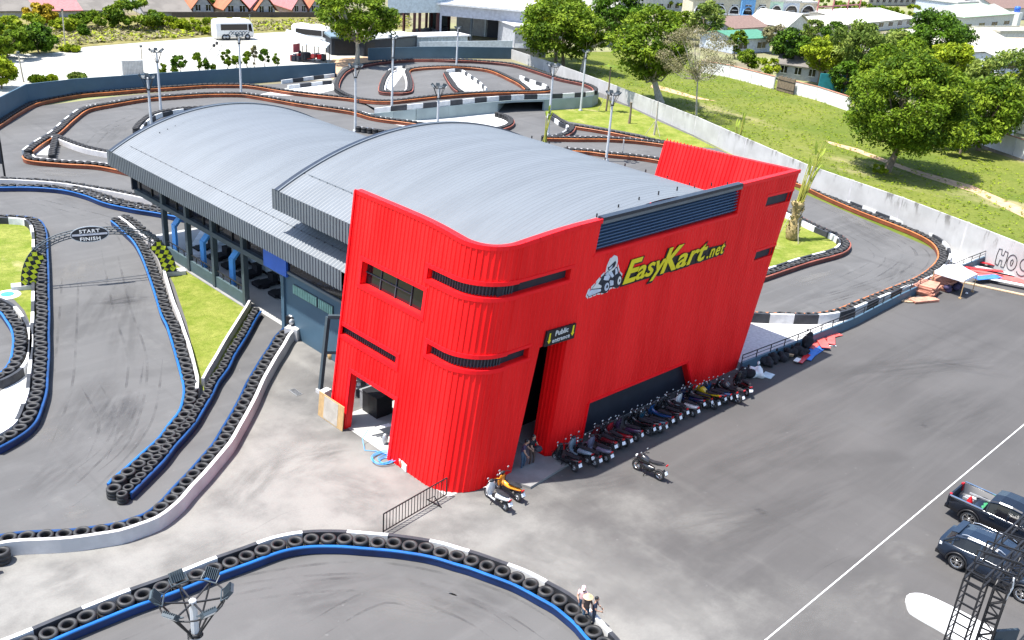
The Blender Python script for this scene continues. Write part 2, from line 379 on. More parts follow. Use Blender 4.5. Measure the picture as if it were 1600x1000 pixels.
# the raised loop of track at the back
DK = gp((535, 147), (527, 142), (525, 135), (530, 120), (540, 110), (562, 102), (600, 97), (642, 94), (700, 93.5), (750, 95.5), (800, 100), (837, 110), (875, 122), (912, 130))
DK = [Vector((p.x, p.y)) for p in [GD(*q) for q in ((540, 148), (527, 142), (525, 135), (530, 120), (540, 110), (562, 102), (600, 97), (642, 94), (700, 93.5), (750, 95.5), (800, 100), (837, 110), (875, 122), (912, 130), (932, 138), (934, 146), (925, 150), (900, 152.5), (862, 154.5), (832, 155.5), (800, 156.5), (750, 160.5), (700, 165.5), (650, 170.5), (615, 174), (590, 171), (560, 156))]]
def inside(p, poly):
    c = False; j = len(poly)-1
    for i in range(len(poly)):
        a, b = poly[i], poly[j]
        if (a[1] > p[1]) != (b[1] > p[1]) and p[0] < (b[0]-a[0])*(p[1]-a[1])/(b[1]-a[1])+a[0]: c = not c
        j = i
    return c
dm = bmesh.new(); vv = [dm.verts.new((p.x, p.y, 0)) for p in DK]; 
for t in tessellate_polygon([[Vector((p.x, p.y, 0)) for p in DK]]): dm.faces.new([vv[i] for i in t])
for k in range(5):
    bmesh.ops.subdivide_edges(dm, edges=[e for e in dm.edges if e.calc_length() > 2.], cuts=1); bmesh.ops.triangulate(dm, faces=dm.faces)
for v in dm.verts: v.co.z = deck_h(v.co)+.006
bmesh.ops.recalc_face_normals(dm, faces=dm.faces)
me = bpy.data.meshes.new('raised_track'); dm.to_mesh(me); me.materials.append(M['track']); o = bpy.data.objects.new('raised_track', me); COL.objects.link(o); tag(o, kind='structure')
if me.polygons[0].normal.z < 0: me.flip_normals()
# foreground loop, lawns, pebble beds, apron strips
sheet('foreground_track', gp((-40, 1025), (30, 1012), (91, 988), (211, 942), (297, 914), (375, 880), (477, 852), (530, 850), (607, 856), (681, 868), (752, 890), (824, 920), (889, 958), (925, 993), (965, 1040), (900, 1300), (300, 1400), (-200, 1300)), .002, 'fgtrack')
sheet('lawn', gp((857, 172), (880, 163), (905, 158), (937, 152), (985, 168), (1030, 190), (1078, 211), (1120, 232), (1060, 228), (1000, 210), (925, 196), (888, 190), (868, 181)), .012, 'lawn', 'stuff', 'yellow green lawn between the raised track and the long concrete wall', 'lawn')
sheet('lawn', gp((1232, 330), (1248, 340), (1287, 360), (1308, 370), (1316, 380), (1300, 390), (1262, 400), (1200, 424), (1170, 440), (1150, 400)), .012, 'lawn', 'stuff', 'yellow green lawn in the hairpin right of the red building', 'lawn')
sheet('lawn', gp((-60, 352), (0, 350), (45, 350), (57, 358), (60, 390), (58, 450), (57, 500), (47, 505), (38, 485), (22, 468), (0, 460), (-60, 450)), .012, 'lawn', 'stuff', 'yellow green lawn left of the start line, beside the tyre wall', 'lawn')
sheet('lawn', gp((262, 394), (385, 472), (400, 484), (318, 612), (309, 590), (303, 555), (292, 505), (272, 445), (255, 412)), .012, 'lawn', 'stuff', 'triangular yellow green lawn between the start line and the pit gallery', 'lawn')
sheet('pebble_bed', gp((-60, 640), (0, 612), (30, 592), (45, 570), (48, 530), (46, 505), (58, 500), (57, 560), (54, 600), (44, 640), (20, 672), (-10, 690), (-60, 720)), .01, 'pebble')
sheet('pebble_bed', gp((590, 188), (620, 180), (700, 174), (760, 168), (777, 175), (797, 186), (795, 193), (770, 200), (720, 205), (640, 200)), .01, 'pebble')
for q in (((612, 113), (604, 125), (600, 138), (612, 142), (636, 141), (640, 133), (634, 112), (636, 108), (622, 108)), ((700, 114), (712, 130), (720, 143), (755, 143), (752, 135), (735, 122), (718, 113)), ((812, 124), (826, 140), (856, 142), (845, 134))):
    P = [GD(*p) for p in q]; sheet('pebble_bed', P, 0, 'pebble').data.transform(Matrix.Translation((0, 0, sum(p.z for p in P)/len(P)+.03)))
sheet('pebble_bed', gp((405, 148), (455, 136), (520, 130), (524, 140), (500, 146), (470, 150)), .01, 'pebble')
sheet('pebble_bed', gp((48, 241), (56, 232), (82, 214), (86, 214), (80, 243)), .01, 'pebble')
sheet('pebble_bed', gp((1100, 520), (1180, 498), (1300, 498), (1400, 462), (1470, 420), (1500, 408), (1520, 411), (1400, 463), (1340, 494), (1290, 514), (1200, 552), (1160, 570)), .006, 'pebble')
sheet('pebble_bed', gp((1470, 385), (1560, 415), (1540, 412), (1500, 420), (1475, 425), (1478, 405)), .01, 'pebble')
sheet('dirt_patch', gp((520, 125), (540, 104), (600, 95), (640, 93), (600, 90), (560, 88), (520, 92), (505, 108)), -.02, 'dirt')
# dirt path over the field
sheet('dirt_path', gp((1020, 131), (1050, 139), (1085, 150), (1120, 158), (1085, 154), (1050, 145), (1015, 136)), -.012, 'dirt')
sheet('dirt_path', gp((1285, 218), (1340, 232), (1420, 262), (1520, 290), (1600, 325), (1600, 340), (1520, 300), (1430, 272), (1340, 238), (1300, 226)), -.012, 'dirt')
# painted lines
a, b = G(1150, 1036), G(1640, 630)
sheet('painted_line', [(21.0, 12.45), (80, 12.42), (80, 12.48), (21.0, 12.51)], .0005, 'white')
a, b = G(80, 448), G(232, 429); d = (b-a).normalized()*.07; n_ = Vector((-d.y, d.x, 0))
sheet('start_line', [a-n_, b-n_, b+n_, a+n_], .005, 'kerb_black')
stain_me = {}
def stain(a, b, w_, kind):
    a, b = G(*a), G(*b); c = (a+b)/2; d = b-a
    if kind not in stain_me:
        me = bpy.data.meshes.new('ground_stain'); me.from_pydata([(-1, -1, 0), (1, -1, 0), (1, 1, 0), (-1, 1, 0)], [], [(0, 1, 2, 3)]); me.materials.append(M[kind]); stain_me[kind] = me
    o = bpy.data.objects.new('ground_stain', stain_me[kind]); COL.objects.link(o); stain.n += 1
    o.location = (c.x, c.y, .007+.0006*stain.n); o.rotation_euler = (0, 0, math.atan2(d.y, d.x)); o.scale = (d.length/2, w_/2, 1); o['kind'] = 'structure'
stain.n = 0
for a_, b_, w_, k_ in (((150, 690), (205, 605), 3.2, 'stain_dark'), ((130, 478), (250, 462), 2.2, 'stain_dark'), ((165, 720), (235, 650), 2.6, 'stain_rubber'), ((100, 560), (190, 420), 4.5, 'stain_rubber'), ((190, 600), (210, 420), 3.5, 'stain_rubber'), ((60, 740), (180, 560), 4, 'stain_rubber'), ((20, 800), (150, 690), 3, 'stain_rubber'),
  ((90, 810), (150, 795), 1.8, 'stain_pale'), ((30, 700), (90, 660), 3, 'stain_pale'), ((110, 450), (130, 400), 4, 'stain_pale'), ((420, 620), (480, 560), 4, 'stain_pale'), ((380, 760), (560, 680), 5, 'stain_pale'), ((220, 900), (420, 830), 4, 'stain_pale'), ((30, 930), (160, 880), 4, 'stain_pale'), ((480, 740), (640, 790), 4, 'stain_pale'), ((340, 820), (440, 700), 3, 'stain_rubber'), ((440, 720), (560, 700), 1.6, 'stain_rubber'),
  ((850, 840), (1010, 930), 5, 'stain_pale'), ((940, 880), (1120, 990), 5, 'stain_pale'), ((1330, 960), (1420, 900), 4, 'stain_pale'), ((1200, 985), (1330, 930), 4, 'stain_pale'), ((1020, 830), (1200, 800), 3.2, 'stain_pale'), ((760, 850), (900, 900), 4, 'stain_pale'), ((1380, 880), (1450, 850), 3, 'stain_pale'),
  ((1150, 700), (1600, 480), 7, 'stain_rubber'), ((1300, 590), (1580, 560), 3, 'stain_rubber'), ((1000, 790), (1350, 640), 5, 'stain_rubber'), ((1420, 560), (1600, 590), 2.2, 'stain_rubber'), ((1050, 880), (1400, 730), 4, 'stain_rubber'), ((1350, 700), (1600, 600), 5, 'stain_rubber'), ((1180, 802), (1196, 797), .8, 'stain_dark'), ((1440, 668), (1448, 664), .5, 'stain_dark'), ((880, 770), (1010, 740), 2.2, 'stain_rubber'),
  ((1290, 330), (1420, 400), 3, 'stain_rubber'), ((1420, 400), (1380, 450), 3.4, 'stain_rubber'), ((1390, 440), (1230, 475), 3.4, 'stain_rubber'), ((1320, 420), (1220, 450), 2.6, 'stain_pale'), ((1290, 320), (1390, 370), 2.4, 'stain_pale'),
  ((540, 930), (760, 960), 3, 'stain_pale'), ((660, 960), (720, 940), 1.2, 'stain_pale'), ((400, 960), (640, 900), 3.2, 'stain_rubber'), ((640, 900), (840, 980), 3, 'stain_rubber'), ((180, 160), (60, 200), 4, 'stain_rubber'), ((200, 190), (160, 225), 4, 'stain_rubber'), ((60, 300), (190, 330), 4, 'stain_rubber'), ((20, 265), (160, 275), 4, 'stain_pale'), ((650, 120), (690, 140), 4, 'stain_pale')): stain(a_, b_, w_, k_)
def marks(pts, w_, off=0.):
    P = curve([G(*p) for p in pts], .5); q = MB(); q.raw = True; marks.n += 1; z = .004+.0003*marks.n
    for s_ in ((-off, off) if off else (0,)):
        vs = []
        for i, p in enumerate(P):
            d = (P[min(i+1, len(P)-1)]-P[max(i-1, 0)]).normalized(); n_ = Vector((-d.y, d.x, 0)); t = min(1, min(i, len(P)-1-i)/6+.15)
            vs += [p+n_*(s_-w_*t/2)+Vector((0, 0, z)), p+n_*(s_+w_*t/2)+Vector((0, 0, z))]
        q.add(vs, [(2*i, 2*i+2, 2*i+3, 2*i+1) for i in range(len(P)-1)])
    tag(q.build('tyre_mark', 'tyremark'), kind='structure')
marks.n = 0
def tyremark_mat():
    m, nt, b = _new('tyre mark'); tc = node(nt, 'ShaderNodeTexCoord').outputs['Object']; b.inputs['Base Color'].default_value = (.035, .034, .036, 1); b.inputs['Roughness'].default_value = .8
    tr = node(nt, 'ShaderNodeBsdfTransparent'); mx = node(nt, 'ShaderNodeMixShader'); nt.links.new(mathn(nt, 'MULTIPLY', ramp(nt, noise(nt, tc, .55, 5, .65), .40, .72), .3), mx.inputs[0])
    nt.links.new(tr.outputs[0], mx.inputs[1]); nt.links.new(b.outputs[0], mx.inputs[2]); nt.links.new(mx.outputs[0], nt.nodes['Material Output'].inputs['Surface']); return m
M['tyremark'] = tyremark_mat()
for pts, w_, o_ in ((((110, 430), (105, 520), (95, 610), (60, 700)), .14, .5), (((170, 390), (190, 480), (215, 570), (190, 680), (130, 740)), .14, .5), (((140, 600), (170, 660), (150, 720)), .16, .45), (((80, 800), (150, 745), (220, 660), (240, 560)), .13, .5), (((40, 310), (120, 330), (180, 350), (210, 400)), .13, .5),
  (((1265, 310), (1350, 350), (1430, 385), (1440, 410), (1400, 435), (1290, 470)), .15, .5), (((1300, 330), (1390, 370), (1420, 400), (1370, 440), (1240, 480)), .13, .5), (((1290, 345), (1360, 385), (1370, 410), (1300, 445)), .13, .45),
  (((60, 1000), (300, 930), (560, 890), (760, 930), (880, 1000)), .15, .5), (((150, 1000), (360, 930), (580, 910), (720, 950), (800, 1000)), .14, .5), (((480, 990), (600, 930), (700, 960)), .13, .45), 
  (((80, 175), (200, 152), (340, 143), (470, 154)), .2, .5), (((130, 240), (170, 200), (230, 175)), .18, .5), (((640, 140), (690, 130), (700, 110)), .2, .5)): marks(pts, w_, o_)
# hairline cracks in the concrete
for pts in (((560, 700), (530, 640), (470, 600)), ((300, 850), (380, 835), (450, 800), (520, 790)), ((1230, 930), (1300, 880), (1390, 850))): marks(pts, .03)
def drain(px, py):
    p = G(px, py); q = MB(); q.box((p.x, p.y, .012), (.35, .8, .024))
    for k in range(7): q.box((p.x, p.y-.33+k*.11, .028), (.3, .05, .012), 0, 1)
    return tag(q.build('drain_cover', ['steel', 'black']), 'grey drain cover set in the pale concrete left of the red building', 'drain')
drain(462, 613)

# ================================================================== tyre barriers
def tyre_mb(q=None, c=(0, 0, 0), n=18, tilt=None, lean=False):
    q = q or MB()
    pr = [(.19, .0), (.185, .42), (.19, .53), (.215, .585), (.265, .605), (.312, .59), (.335, .545), (.338, .47), (.318, .415), (.30, .405)]
    if not lean: pr += [(.318, .39), (.338, .35), (.338, .25), (.318, .21), (.30, .2), (.318, .19), (.338, .15), (.334, .05), (.31, .0)]
    else: pr += [(.33, .3), (.33, 0)]
    return q.lathe(pr, c, n, 0)
tyre_mesh = None
def barrier(label, pts, belt=None, belt_side=1, wall=None, wall_side=-1, single=True, raised=False, closed=False, step=.68, wall_h=.55, group='tyre barriers lining the kart track', second=0, size=1., navy=False):
    step *= size
    """stacks of tyres bolted in a row to a plastic rail (belt) with a painted kerb wall behind"""
    global tyre_mesh
    W = [GD(x, y, .53) if raised else G(x, y, .53) for x, y in pts]
    if not raised:
        for p in W: p.z = 0
    path = curve(W, step, closed)
    if closed: path = path[:-1]
    root = empty('tyre_barrier', path[0], label, 'tyre barrier', group)
    rows = [0]+([second] if second else [])
    rng2 = random.Random(len(pts)*17+int(path[0].x*10)); many = MB(); cnt = 0
    for off in rows:
        for i, p in enumerate(path):
            a = path[max(i-1, 0)]; b = path[min(i+1, len(path)-1)]; d = (b-a).normalized(); n_ = Vector((-d.y, d.x, 0))
            c = p+n_*(off+rng2.uniform(-.03, .03))
            if single and cnt < 100:
                if tyre_mesh is None:
                    o = tyre_mb().build('tyre_stack', 'tyre'); tyre_mesh = o.data; bpy.data.objects.remove(o)
                o = bpy.data.objects.new('tyre_stack', tyre_mesh); COL.objects.link(o); o.parent = root; o.location = c-path[0]
                o.rotation_euler = (rng2.uniform(-.06, .06), rng2.uniform(-.06, .06), rng2.uniform(0, 6)); o.scale = (size*rng2.uniform(.95, 1.03), size*rng2.uniform(.95, 1.03), .88*rng2.uniform(.93, 1.05)); cnt += 1
            else: tyre_mb(many, c, 10, None, True)
    if many.f: tag(many.build('tyre_stack', 'tyredark', root), kind='stuff')
    fine = curve(path+([path[0]] if closed else []), .34)
    def offs(q):
        out = []
        for i, p in enumerate(fine):
            a = fine[max(i-1, 0)]; b = fine[min(i+1, len(fine)-1)]; d = (b-a).normalized(); out.append(p+Vector((-d.y, d.x, 0))*q)
        return out
    if belt:
        for bs in ((belt_side,) if belt_side else (1, -1)):
            q = MB(); oo = offs(bs*(.33*size+.055)); q.sweep(oo, [(-.03, .03), (.03, .03), (.035, .325), (-.035, .325)]); q.build('belt', belt, root)  # belt side: shade put into a darker copy of the rail colour
            q = MB(); q.sweep(oo, [(-.05, .327), (.05, .327), (.075, .35), (.075, .39), (.045, .42), (-.04, .42), (-.065, .39)]); q.build('rail', {'blue_rail': 'navy_lip' if navy else 'blue_lip', 'orange_rail': 'orange_lip', 'brown_rail': 'maroon_lip'}[belt], root)
    if wall:
        for ws in ((wall_side,) if wall_side else (1, -1)):
            q = MB(); base = ws*(.50 if wall_side else .45)
            pr = [(-.11, 0), (.11, 0), (.09, wall_h*.92), (-.09, wall_h*.92)]
            q.sweep(offs(base), pr, mats=(lambda i: (i//5) % 2) if wall == 'bw' else (lambda i: 0))
            q.build('kerb_wall', ['kerb_white', 'kerb_black'] if wall == 'bw' else ['white_wall', 'kerb_black'], root)
    return root
def kerb(label, pts, h=.55, raised=True, per=4, w=.11, mats=('kerb_white', 'kerb_black')):
    W = [GD(x, y) if raised else G(x, y) for x, y in pts]; path = curve(W, .4); q = MB()
    q.sweep(path, [(-w, 0), (w, 0), (w*.85, h), (-w*.85, h)], mats=lambda i: (i//per) % 2)
    q2 = q.build('kerb_wall', list(mats)); return tag(q2, label, 'kerb wall', 'painted kerb walls along the track')

barrier('tyre barrier with bright blue rail sweeping across the foreground loop',
  [(-25, 1026), (30, 1005), (61, 992), (91, 979), (122, 966), (152, 954), (182, 942), (211, 931), (240, 921), (270, 910), (297, 900), (322, 889), (349, 879), (375, 870), (397, 862), (427, 851), (451, 845), (477, 841), (504, 840), (530, 840), (556, 842), (581, 844), (607, 846), (632, 849), (657, 853), (681, 857), (705, 865), (729, 871), (752, 879), (777, 888), (802, 897), (824, 907), (847, 920), (869, 931), (889, 946), (909, 962), (925, 981), (942, 998), (962, 1025)], 'blue_rail', -1, 'bw', 1)
barrier('tyre barrier with a plain white wall curving along the pit exit lane',
  [(452, 511), (440, 523), (430, 540), (418, 558), (408, 575), (397, 594), (385, 620), (372, 644), (358, 668), (345, 690), (329, 709), (310, 731), (299, 743), (287, 755), (277, 766), (265, 780), (251, 792), (234, 804), (212, 812), (189, 820), (165, 824), (141, 828), (117, 831), (93, 833), (67, 834), (42, 835), (17, 837), (0, 841), (-40, 848)], 'blue_rail', -1, 'white', 1, wall_h=.7, navy=True)
barrier('short tyre barrier end with a curved black kerb at the left edge', [(-60, 880), (-28, 872), (2, 860)], None, 1, 'bw', -1)
barrier('long tyre barrier with blue rail on the right side of the start straight',
  [(181, 341), (190, 348), (203, 360), (217, 374), (230, 397), (240, 422), (250, 450), (262, 487), (270, 502), (280, 532), (287, 555), (296, 587), (299, 605), (297, 622), (291, 640), (275, 660), (259, 682), (235, 704), (210, 727), (196, 739), (181, 752), (176, 763)], 'blue_rail', -1)
barrier('row of smaller tyres with dark blue rail along the pit side of the hairpin barrier',
  [(400, 482), (394, 491), (385, 507), (374, 526), (359, 549), (348, 571), (333, 591), (323, 611), (309, 634), (297, 654), (279, 675), (264, 691), (247, 713), (229, 731), (217, 743), (203, 756), (193, 766), (184, 772)], 'blue_rail', 1, size=.74, navy=True)
kerb('white kerb wall between the start straight tyres and the triangular lawn', [(238, 384), (250, 410), (259, 440), (271, 480), (279, 500), (289, 530), (297, 553), (305, 585), (309, 603), (308, 622)], .5, False, 5, .1, ('white_wall', 'white_wall'))
kerb('white kerb wall on the pit side of the triangular lawn', [(391, 478), (386, 488), (368, 517), (352, 543), (338, 568), (326, 588), (316, 607)], .5, False, 5, .09, ('white_wall', 'white_wall'))
barrier('short double tyre row pointing at the start arch, white wall behind it', [(196, 336), (209, 345), (222, 356), (236, 367), (246, 376)], None, 1, 'white', -1)
barrier('tyre barrier with blue rail down the left side of the start straight',
  [(-60, 338), (0, 336), (25, 337), (45, 339), (57, 346), (63, 362), (64, 385), (65, 420), (65, 445), (65, 475), (65, 495), (64, 515), (64, 537), (63, 562), (61, 585), (59, 609), (52, 632), (45, 650), (37, 661), (25, 671), (10, 680), (-5, 688), (-40, 705)], 'blue_rail', 1, 'bw', -1, navy=True)
barrier('inner tyre barrier bending round the loop at the left edge', [(-50, 462), (-15, 468), (8, 480), (20, 495), (28, 508), (32, 525), (31, 542), (27, 560), (17, 574), (4, 583), (-30, 597)], 'blue_rail', -1, 'bw', 1)
barrier('tyre barrier with blue rail passing behind the start arch', [(-50, 287), (0, 288), (50, 288), (100, 292), (138, 301), (170, 313), (212, 322), (250, 328), (290, 336), (330, 345)], 'blue_rail', -1)
barrier('middle tyre row between the two rows behind the start arch', [(118, 291), (140, 296), (162, 304), (190, 312), (225, 319), (265, 326), (300, 333)], None, 1, 'bw', -1, wall_h=.5)
barrier('upper tyre row above the blue railed barrier behind the start arch', [(-50, 277), (0, 277), (50, 279), (100, 283), (145, 290), (200, 300), (255, 312)], None, 1, 'white', -1)
barrier('tyre barrier with orange rail and checkered wall around the right hand bend',
  [(1236, 281), (1255, 286), (1300, 307), (1350, 328), (1400, 347), (1437, 362), (1462, 376), (1473, 390), (1473, 404), (1460, 419), (1437, 434), (1400, 449), (1350, 469), (1312, 484), (1275, 490), (1237, 490), (1200, 489), (1160, 487)], 'orange_rail', -1, 'bw', 1, wall_h=.75)
barrier('tyre barrier with maroon rail round the hairpin lawn beside the red building',
  [(1225, 327), (1246, 336), (1265, 346), (1287, 356), (1310, 366), (1322, 377), (1317, 387), (1300, 394), (1262, 404), (1225, 416), (1195, 426), (1150, 440)], 'brown_rail', 1, 'bw', -1)
# far side
barrier('long tyre barrier with maroon rail following the blue boundary wall',
  [(-60, 222), (-20, 201), (0, 189), (25, 173), (50, 160), (82, 152), (125, 145), (175, 141), (225, 137), (275, 134), (325, 131), (375, 131), (400, 133), (450, 141), (500, 147), (550, 152), (587, 156), (615, 156), (650, 152), (700, 147), (750, 143.5), (800, 142), (845, 141), (858, 139)], 'orange_rail', -1, None, 1, single=False, raised=True)
barrier('long checkered kerb tyre barrier between the two back straights',
  [(44, 234), (60, 222), (87, 205), (112, 183), (135, 168), (175, 160), (225, 152), (275, 148), (325, 145), (375, 145), (400, 148), (475, 161), (550, 172), (587, 182), (640, 189), (665, 193)], 'orange_rail', -1, 'bw', 1, single=False)
barrier('tyre barrier with orange rail closing the triangular island behind the grey roof', [(42, 241), (50, 247), (100, 252), (150, 255), (190, 262), (230, 271)], 'orange_rail', -1, 'white', 1, single=False)
barrier('double tyre row running from the island to the grey roof', [(88, 211), (110, 220), (140, 230), (175, 237), (190, 240)], None, 1, 'white', -1, single=False)
barrier('short cross row of tyres on the triangular island', [(88, 212), (84, 225), (80, 243)], None, 1, None, single=False)
barrier('short curved checkered barrier behind the two leftmost lamp posts', [(212, 200), (220, 190), (237, 178), (260, 172), (287, 168), (330, 166)], None, 1, 'bw', -1, single=False)
barrier('dark tyre barrier around the outside of the raised back loop',
  [(562, 154), (540, 146), (527, 138), (526, 130), (531, 119), (541, 109), (562, 101), (600, 95), (642, 92), (700, 92), (750, 94), (800, 99), (837, 109), (875, 121), (912, 129), (929, 136), (931, 142)], 'brown_rail', -1, None, 1, single=False, raised=True)
barrier('tyre barrier with maroon rail around the narrow pebble island of the back loop', [(636, 111), (640, 122), (641, 133), (638, 141), (620, 143), (601, 142), (596, 138), (600, 124), (608, 112), (618, 107)], 'brown_rail', 1, 'white', -1, single=False, raised=True)
barrier('tyre barrier arching over the middle of the back loop', [(636, 111), (640, 107), (662, 104), (700, 102.5), (737, 104), (770, 109), (800, 122), (815, 130), (826, 139)], 'orange_rail', -1, None, 1, single=False, raised=True)
barrier('tyre barrier along the left edge of the wedge shaped pebble island', [(697, 113), (703, 124), (711, 135), (722, 143)], 'brown_rail', -1, None, 1, single=False, raised=True)
kerb('checkered kerb along the top of the wedge shaped pebble island', [(698, 114), (718, 113), (732, 121), (748, 132), (760, 143)], .5)
kerb('checkered kerb by the narrow pebble island of the back loop', [(602, 126), (608, 114), (618, 109), (634, 108)], .5)
kerb('checkered kerb on the pointed island at the right of the back loop', [(812, 123), (830, 130), (848, 136), (857, 141)], .5)
kerb('checkered kerb on top of the raised track retaining wall', [(585, 177), (615, 173.5), (650, 170), (700, 165), (750, 160), (800, 156), (832, 155), (862, 154), (900, 152), (925, 149.5), (931, 145)], .62, True, 5)
kerb('checkered kerb in front of the blue boundary wall', [(440, 131), (470, 127), (500, 123), (527, 120)], .5, False, 5)
kerb('checkered kerb beside the small pebble bed at the back', [(450, 139), (475, 136), (500, 133), (520, 131)], .5, False, 5)
barrier('dark curved tyre barrier at the mouth of the underpass', [(777, 176), (792, 181), (799, 188), (793, 195), (775, 200), (745, 203)], 'brown_rail', 1, None, 1, single=False)
barrier('curved end of a tyre barrier beside the palm in front of the lawn', [(860, 176), (872, 184), (884, 192), (894, 196), (890, 204), (878, 210), (862, 212)], 'brown_rail', 1, 'bw', -1, single=False)
barrier('tyre barrier with orange rail along the lower edge of the far lawn', [(892, 194), (925, 199), (960, 205), (1000, 213), (1050, 223), (1100, 233)], 'orange_rail', -1, None, 1, single=False)
barrier('tyre barrier with maroon rail next below the far lawn', [(850, 213), (900, 214), (950, 214.5), (1000, 218), (1060, 226)], 'orange_rail', -1, 'white', 1, single=False)
barrier('tyre barrier with orange rail just behind the vaulted roof', [(885, 232), (920, 234), (950, 238), (1000, 243), (1037, 249), (1080, 260)], 'orange_rail', -1, 'white', 1, single=False)
barrier('checkered kerb barrier disappearing behind the vaulted roof', [(560, 199), (600, 204), (640, 209), (680, 214)], None, 1, 'bw', 1, single=False)
# retaining wall of the raised track, with the underpass mouth
q = MB(); pts = [(560, 176), (585, 177), (615, 173.8), (650, 170.3), (700, 165.3), (750, 160.5), (777, 158.3)]
def wallstrip(q, pts, z0f, z1f, t=.15):
    P = [GD(*p) for p in pts]
    for a, b in zip(P[:-1], P[1:]):
        d = (b-a); d.z = 0; d.normalize(); n_ = Vector((d.y, -d.x, 0))*t
        vs = [(p.x+s*n_.x, p.y+s*n_.y, z) for p in (a, b) for s in (0, 1) for z in (z0f(p), z1f(p))]
        q.add(vs, [(0, 1, 5, 4), (2, 6, 7, 3), (1, 3, 7, 5), (0, 4, 6, 2), (0, 2, 3, 1), (4, 5, 7, 6)])
wallstrip(q, pts, lambda p: -.02, lambda p: deck_h(p))
wallstrip(q, [(850, 155), (862, 154.3), (900, 152.3), (925, 150), (934, 145), (932, 139)], lambda p: -.02, lambda p: deck_h(p))
wallstrip(q, [(777, 158.3), (800, 156.4), (832, 155.4), (850, 155)], lambda p: 1.22, lambda p: 1.5)
for x, y in ((777, 158.3), (850, 155)):
    a = GD(x, y); q.bar((a.x, a.y, .75), (a.x+9, a.y+7, .75), .2, 1.45)
for x, y in ((700, 176), (733, 174), (762, 172)):
    a = G(x, y); q.bar((a.x, a.y, .4), (a.x+.9, a.y+.9, .4), .18, .8)
tag(q.build('retaining_wall', 'retain'), 'grey green retaining wall under the checkered kerb with a dark underpass', 'wall')
# boundary walls
def wallrun(name, label, pts, h, mt, cap=None, post=None, t=.16, step=None):
    P = [G(*p) for p in pts]; q = MB(); c = MB(); ps = MB()
    path = P
    hs = h if isinstance(h, (list, tuple)) else [h]*len(P)
    for i in range(len(P)-1):
        a, b = path[i], path[i+1]; d = (b-a).normalized(); n_ = Vector((d.y, -d.x, 0))*t/2
        vs = [(p.x+s*n_.x, p.y+s*n_.y, z) for p, hh in ((a, hs[i]), (b, hs[i+1])) for s in (-1, 1) for z in (-.05, hh)]
        q.add(vs, [(0, 1, 5, 4), (2, 6, 7, 3), (1, 3, 7, 5), (0, 4, 6, 2), (0, 2, 3, 1), (4, 5, 7, 6)])
        if cap: c.bar(a+Vector((0, 0, hs[i]+.05)), b+Vector((0, 0, hs[i+1]+.05)), t+.1, .1)
        if post:
            L = (b-a).length; k = max(1, int(L/post))
            for j in range(k+(1 if i == len(P)-2 else 0)):
                p = a.lerp(b, j/k); hh = hs[i]+(hs[i+1]-hs[i])*j/k; ps.bar((p.x, p.y, 0), (p.x, p.y, hh+.03), t+.05)
    root = empty(name, P[0], label, 'wall')
    q.build('wall_panel', mt, root)
    if cap: c.build('coping', cap, root)
    if post: tag(ps.build('post', 'white_wall' if mt != 'bluewall' else 'bluewall', root))
    return root
def dirtywall(name):
    m, nt, b = _new(name); tc = node(nt, 'ShaderNodeTexCoord').outputs['Object']
    n1 = noise(nt, mapping(nt, tc, (1, 1, .25)), .9, 6, .7); n2 = noise(nt, tc, .5, 5)
    sx = node(nt, 'ShaderNodeSeparateXYZ'); nt.links.new(tc, sx.inputs[0])
    top = ramp(nt, sx.outputs['Z'], 1.4, 2.75)
    c = mix(nt, ramp(nt, n2, .3, .7), (.34, .335, .325), (.42, .415, .405))
    f = mathn(nt, 'MULTIPLY', ramp(nt, n1, .50, .62), mathn(nt, 'ADD', mathn(nt, 'MULTIPLY', top, .75), .08))
    c = mix(nt, f, c, (.10, .095, .08)); nt.links.new(c, b.inputs['Base Color']); b.inputs['Roughness'].default_value = .9; return m
M['dirtywall'] = dirtywall('stained concrete wall')
wallrun('boundary_wall', 'long stained concrete boundary wall between the track and the grass field', [(797, 91), (850, 110), (935, 143), (1085, 211), (1255, 296), (1400, 353), (1500, 396), (1620, 448), (1700, 486), (1980, 612)], [1.6, 1.7, 1.8, 2.3, 2.6, 2.75, 2.8, 2.8, 2.8, 2.8], 'dirtywall', None, 5)
wallrun('boundary_wall', 'slate blue boundary wall along the far left of the track', [(-40, 215), (0, 193), (45, 166), (120, 152), (250, 140), (375, 131), (524, 119)], [2.6, 2.6, 2.5, 2.2, 2.1, 2.1, 1.9], 'bluewall')
wallrun('boundary_wall', 'slate blue boundary wall behind the raised back loop', [(575, 94), (660, 91), (700, 90.5), (800, 91.5)], 1.9, 'bluewall')
wallrun('boundary_wall', 'white rendered wall with red coping at the far side of the field', [(1095, 113), (1140, 121), (1208, 139)], 2.0, 'render_white', 'brick', 5)
wallrun('boundary_wall', 'white rendered wall right of the brown gate behind the field', [(1240, 147), (1275, 156), (1325, 173)], 2.0, 'render_white', 'brick', 5)
wallrun('boundary_wall', 'white wall at the right edge behind the large tree', [(1470, 208), (1530, 224), (1640, 262)], 2.2, 'render_white', 'brick', 6)
wallrun('boundary_wall', 'low grey block wall by the warehouse annexe', [(800, 88), (852, 90)], 1.5, 'concrete')
a, b = G(1213, 141), G(1239, 148); gt = empty('gate', a, 'weathered brown timber gate in the white wall', 'gate'); q = MB(); n = 12
for k in range(n):
    p = a.lerp(b, (k+.5)/n); q.bar((p.x, p.y, .05), (p.x, p.y, 2.3+.08*(k % 3)), .25)
q.build('board_panel', 'bark', gt); q = MB()
for z in (.5, 1.8): q.bar(a+Vector((-.15, -.15, z)), b+Vector((-.15, -.15, z)), .1)
q.build('cross_rail', 'black', gt)
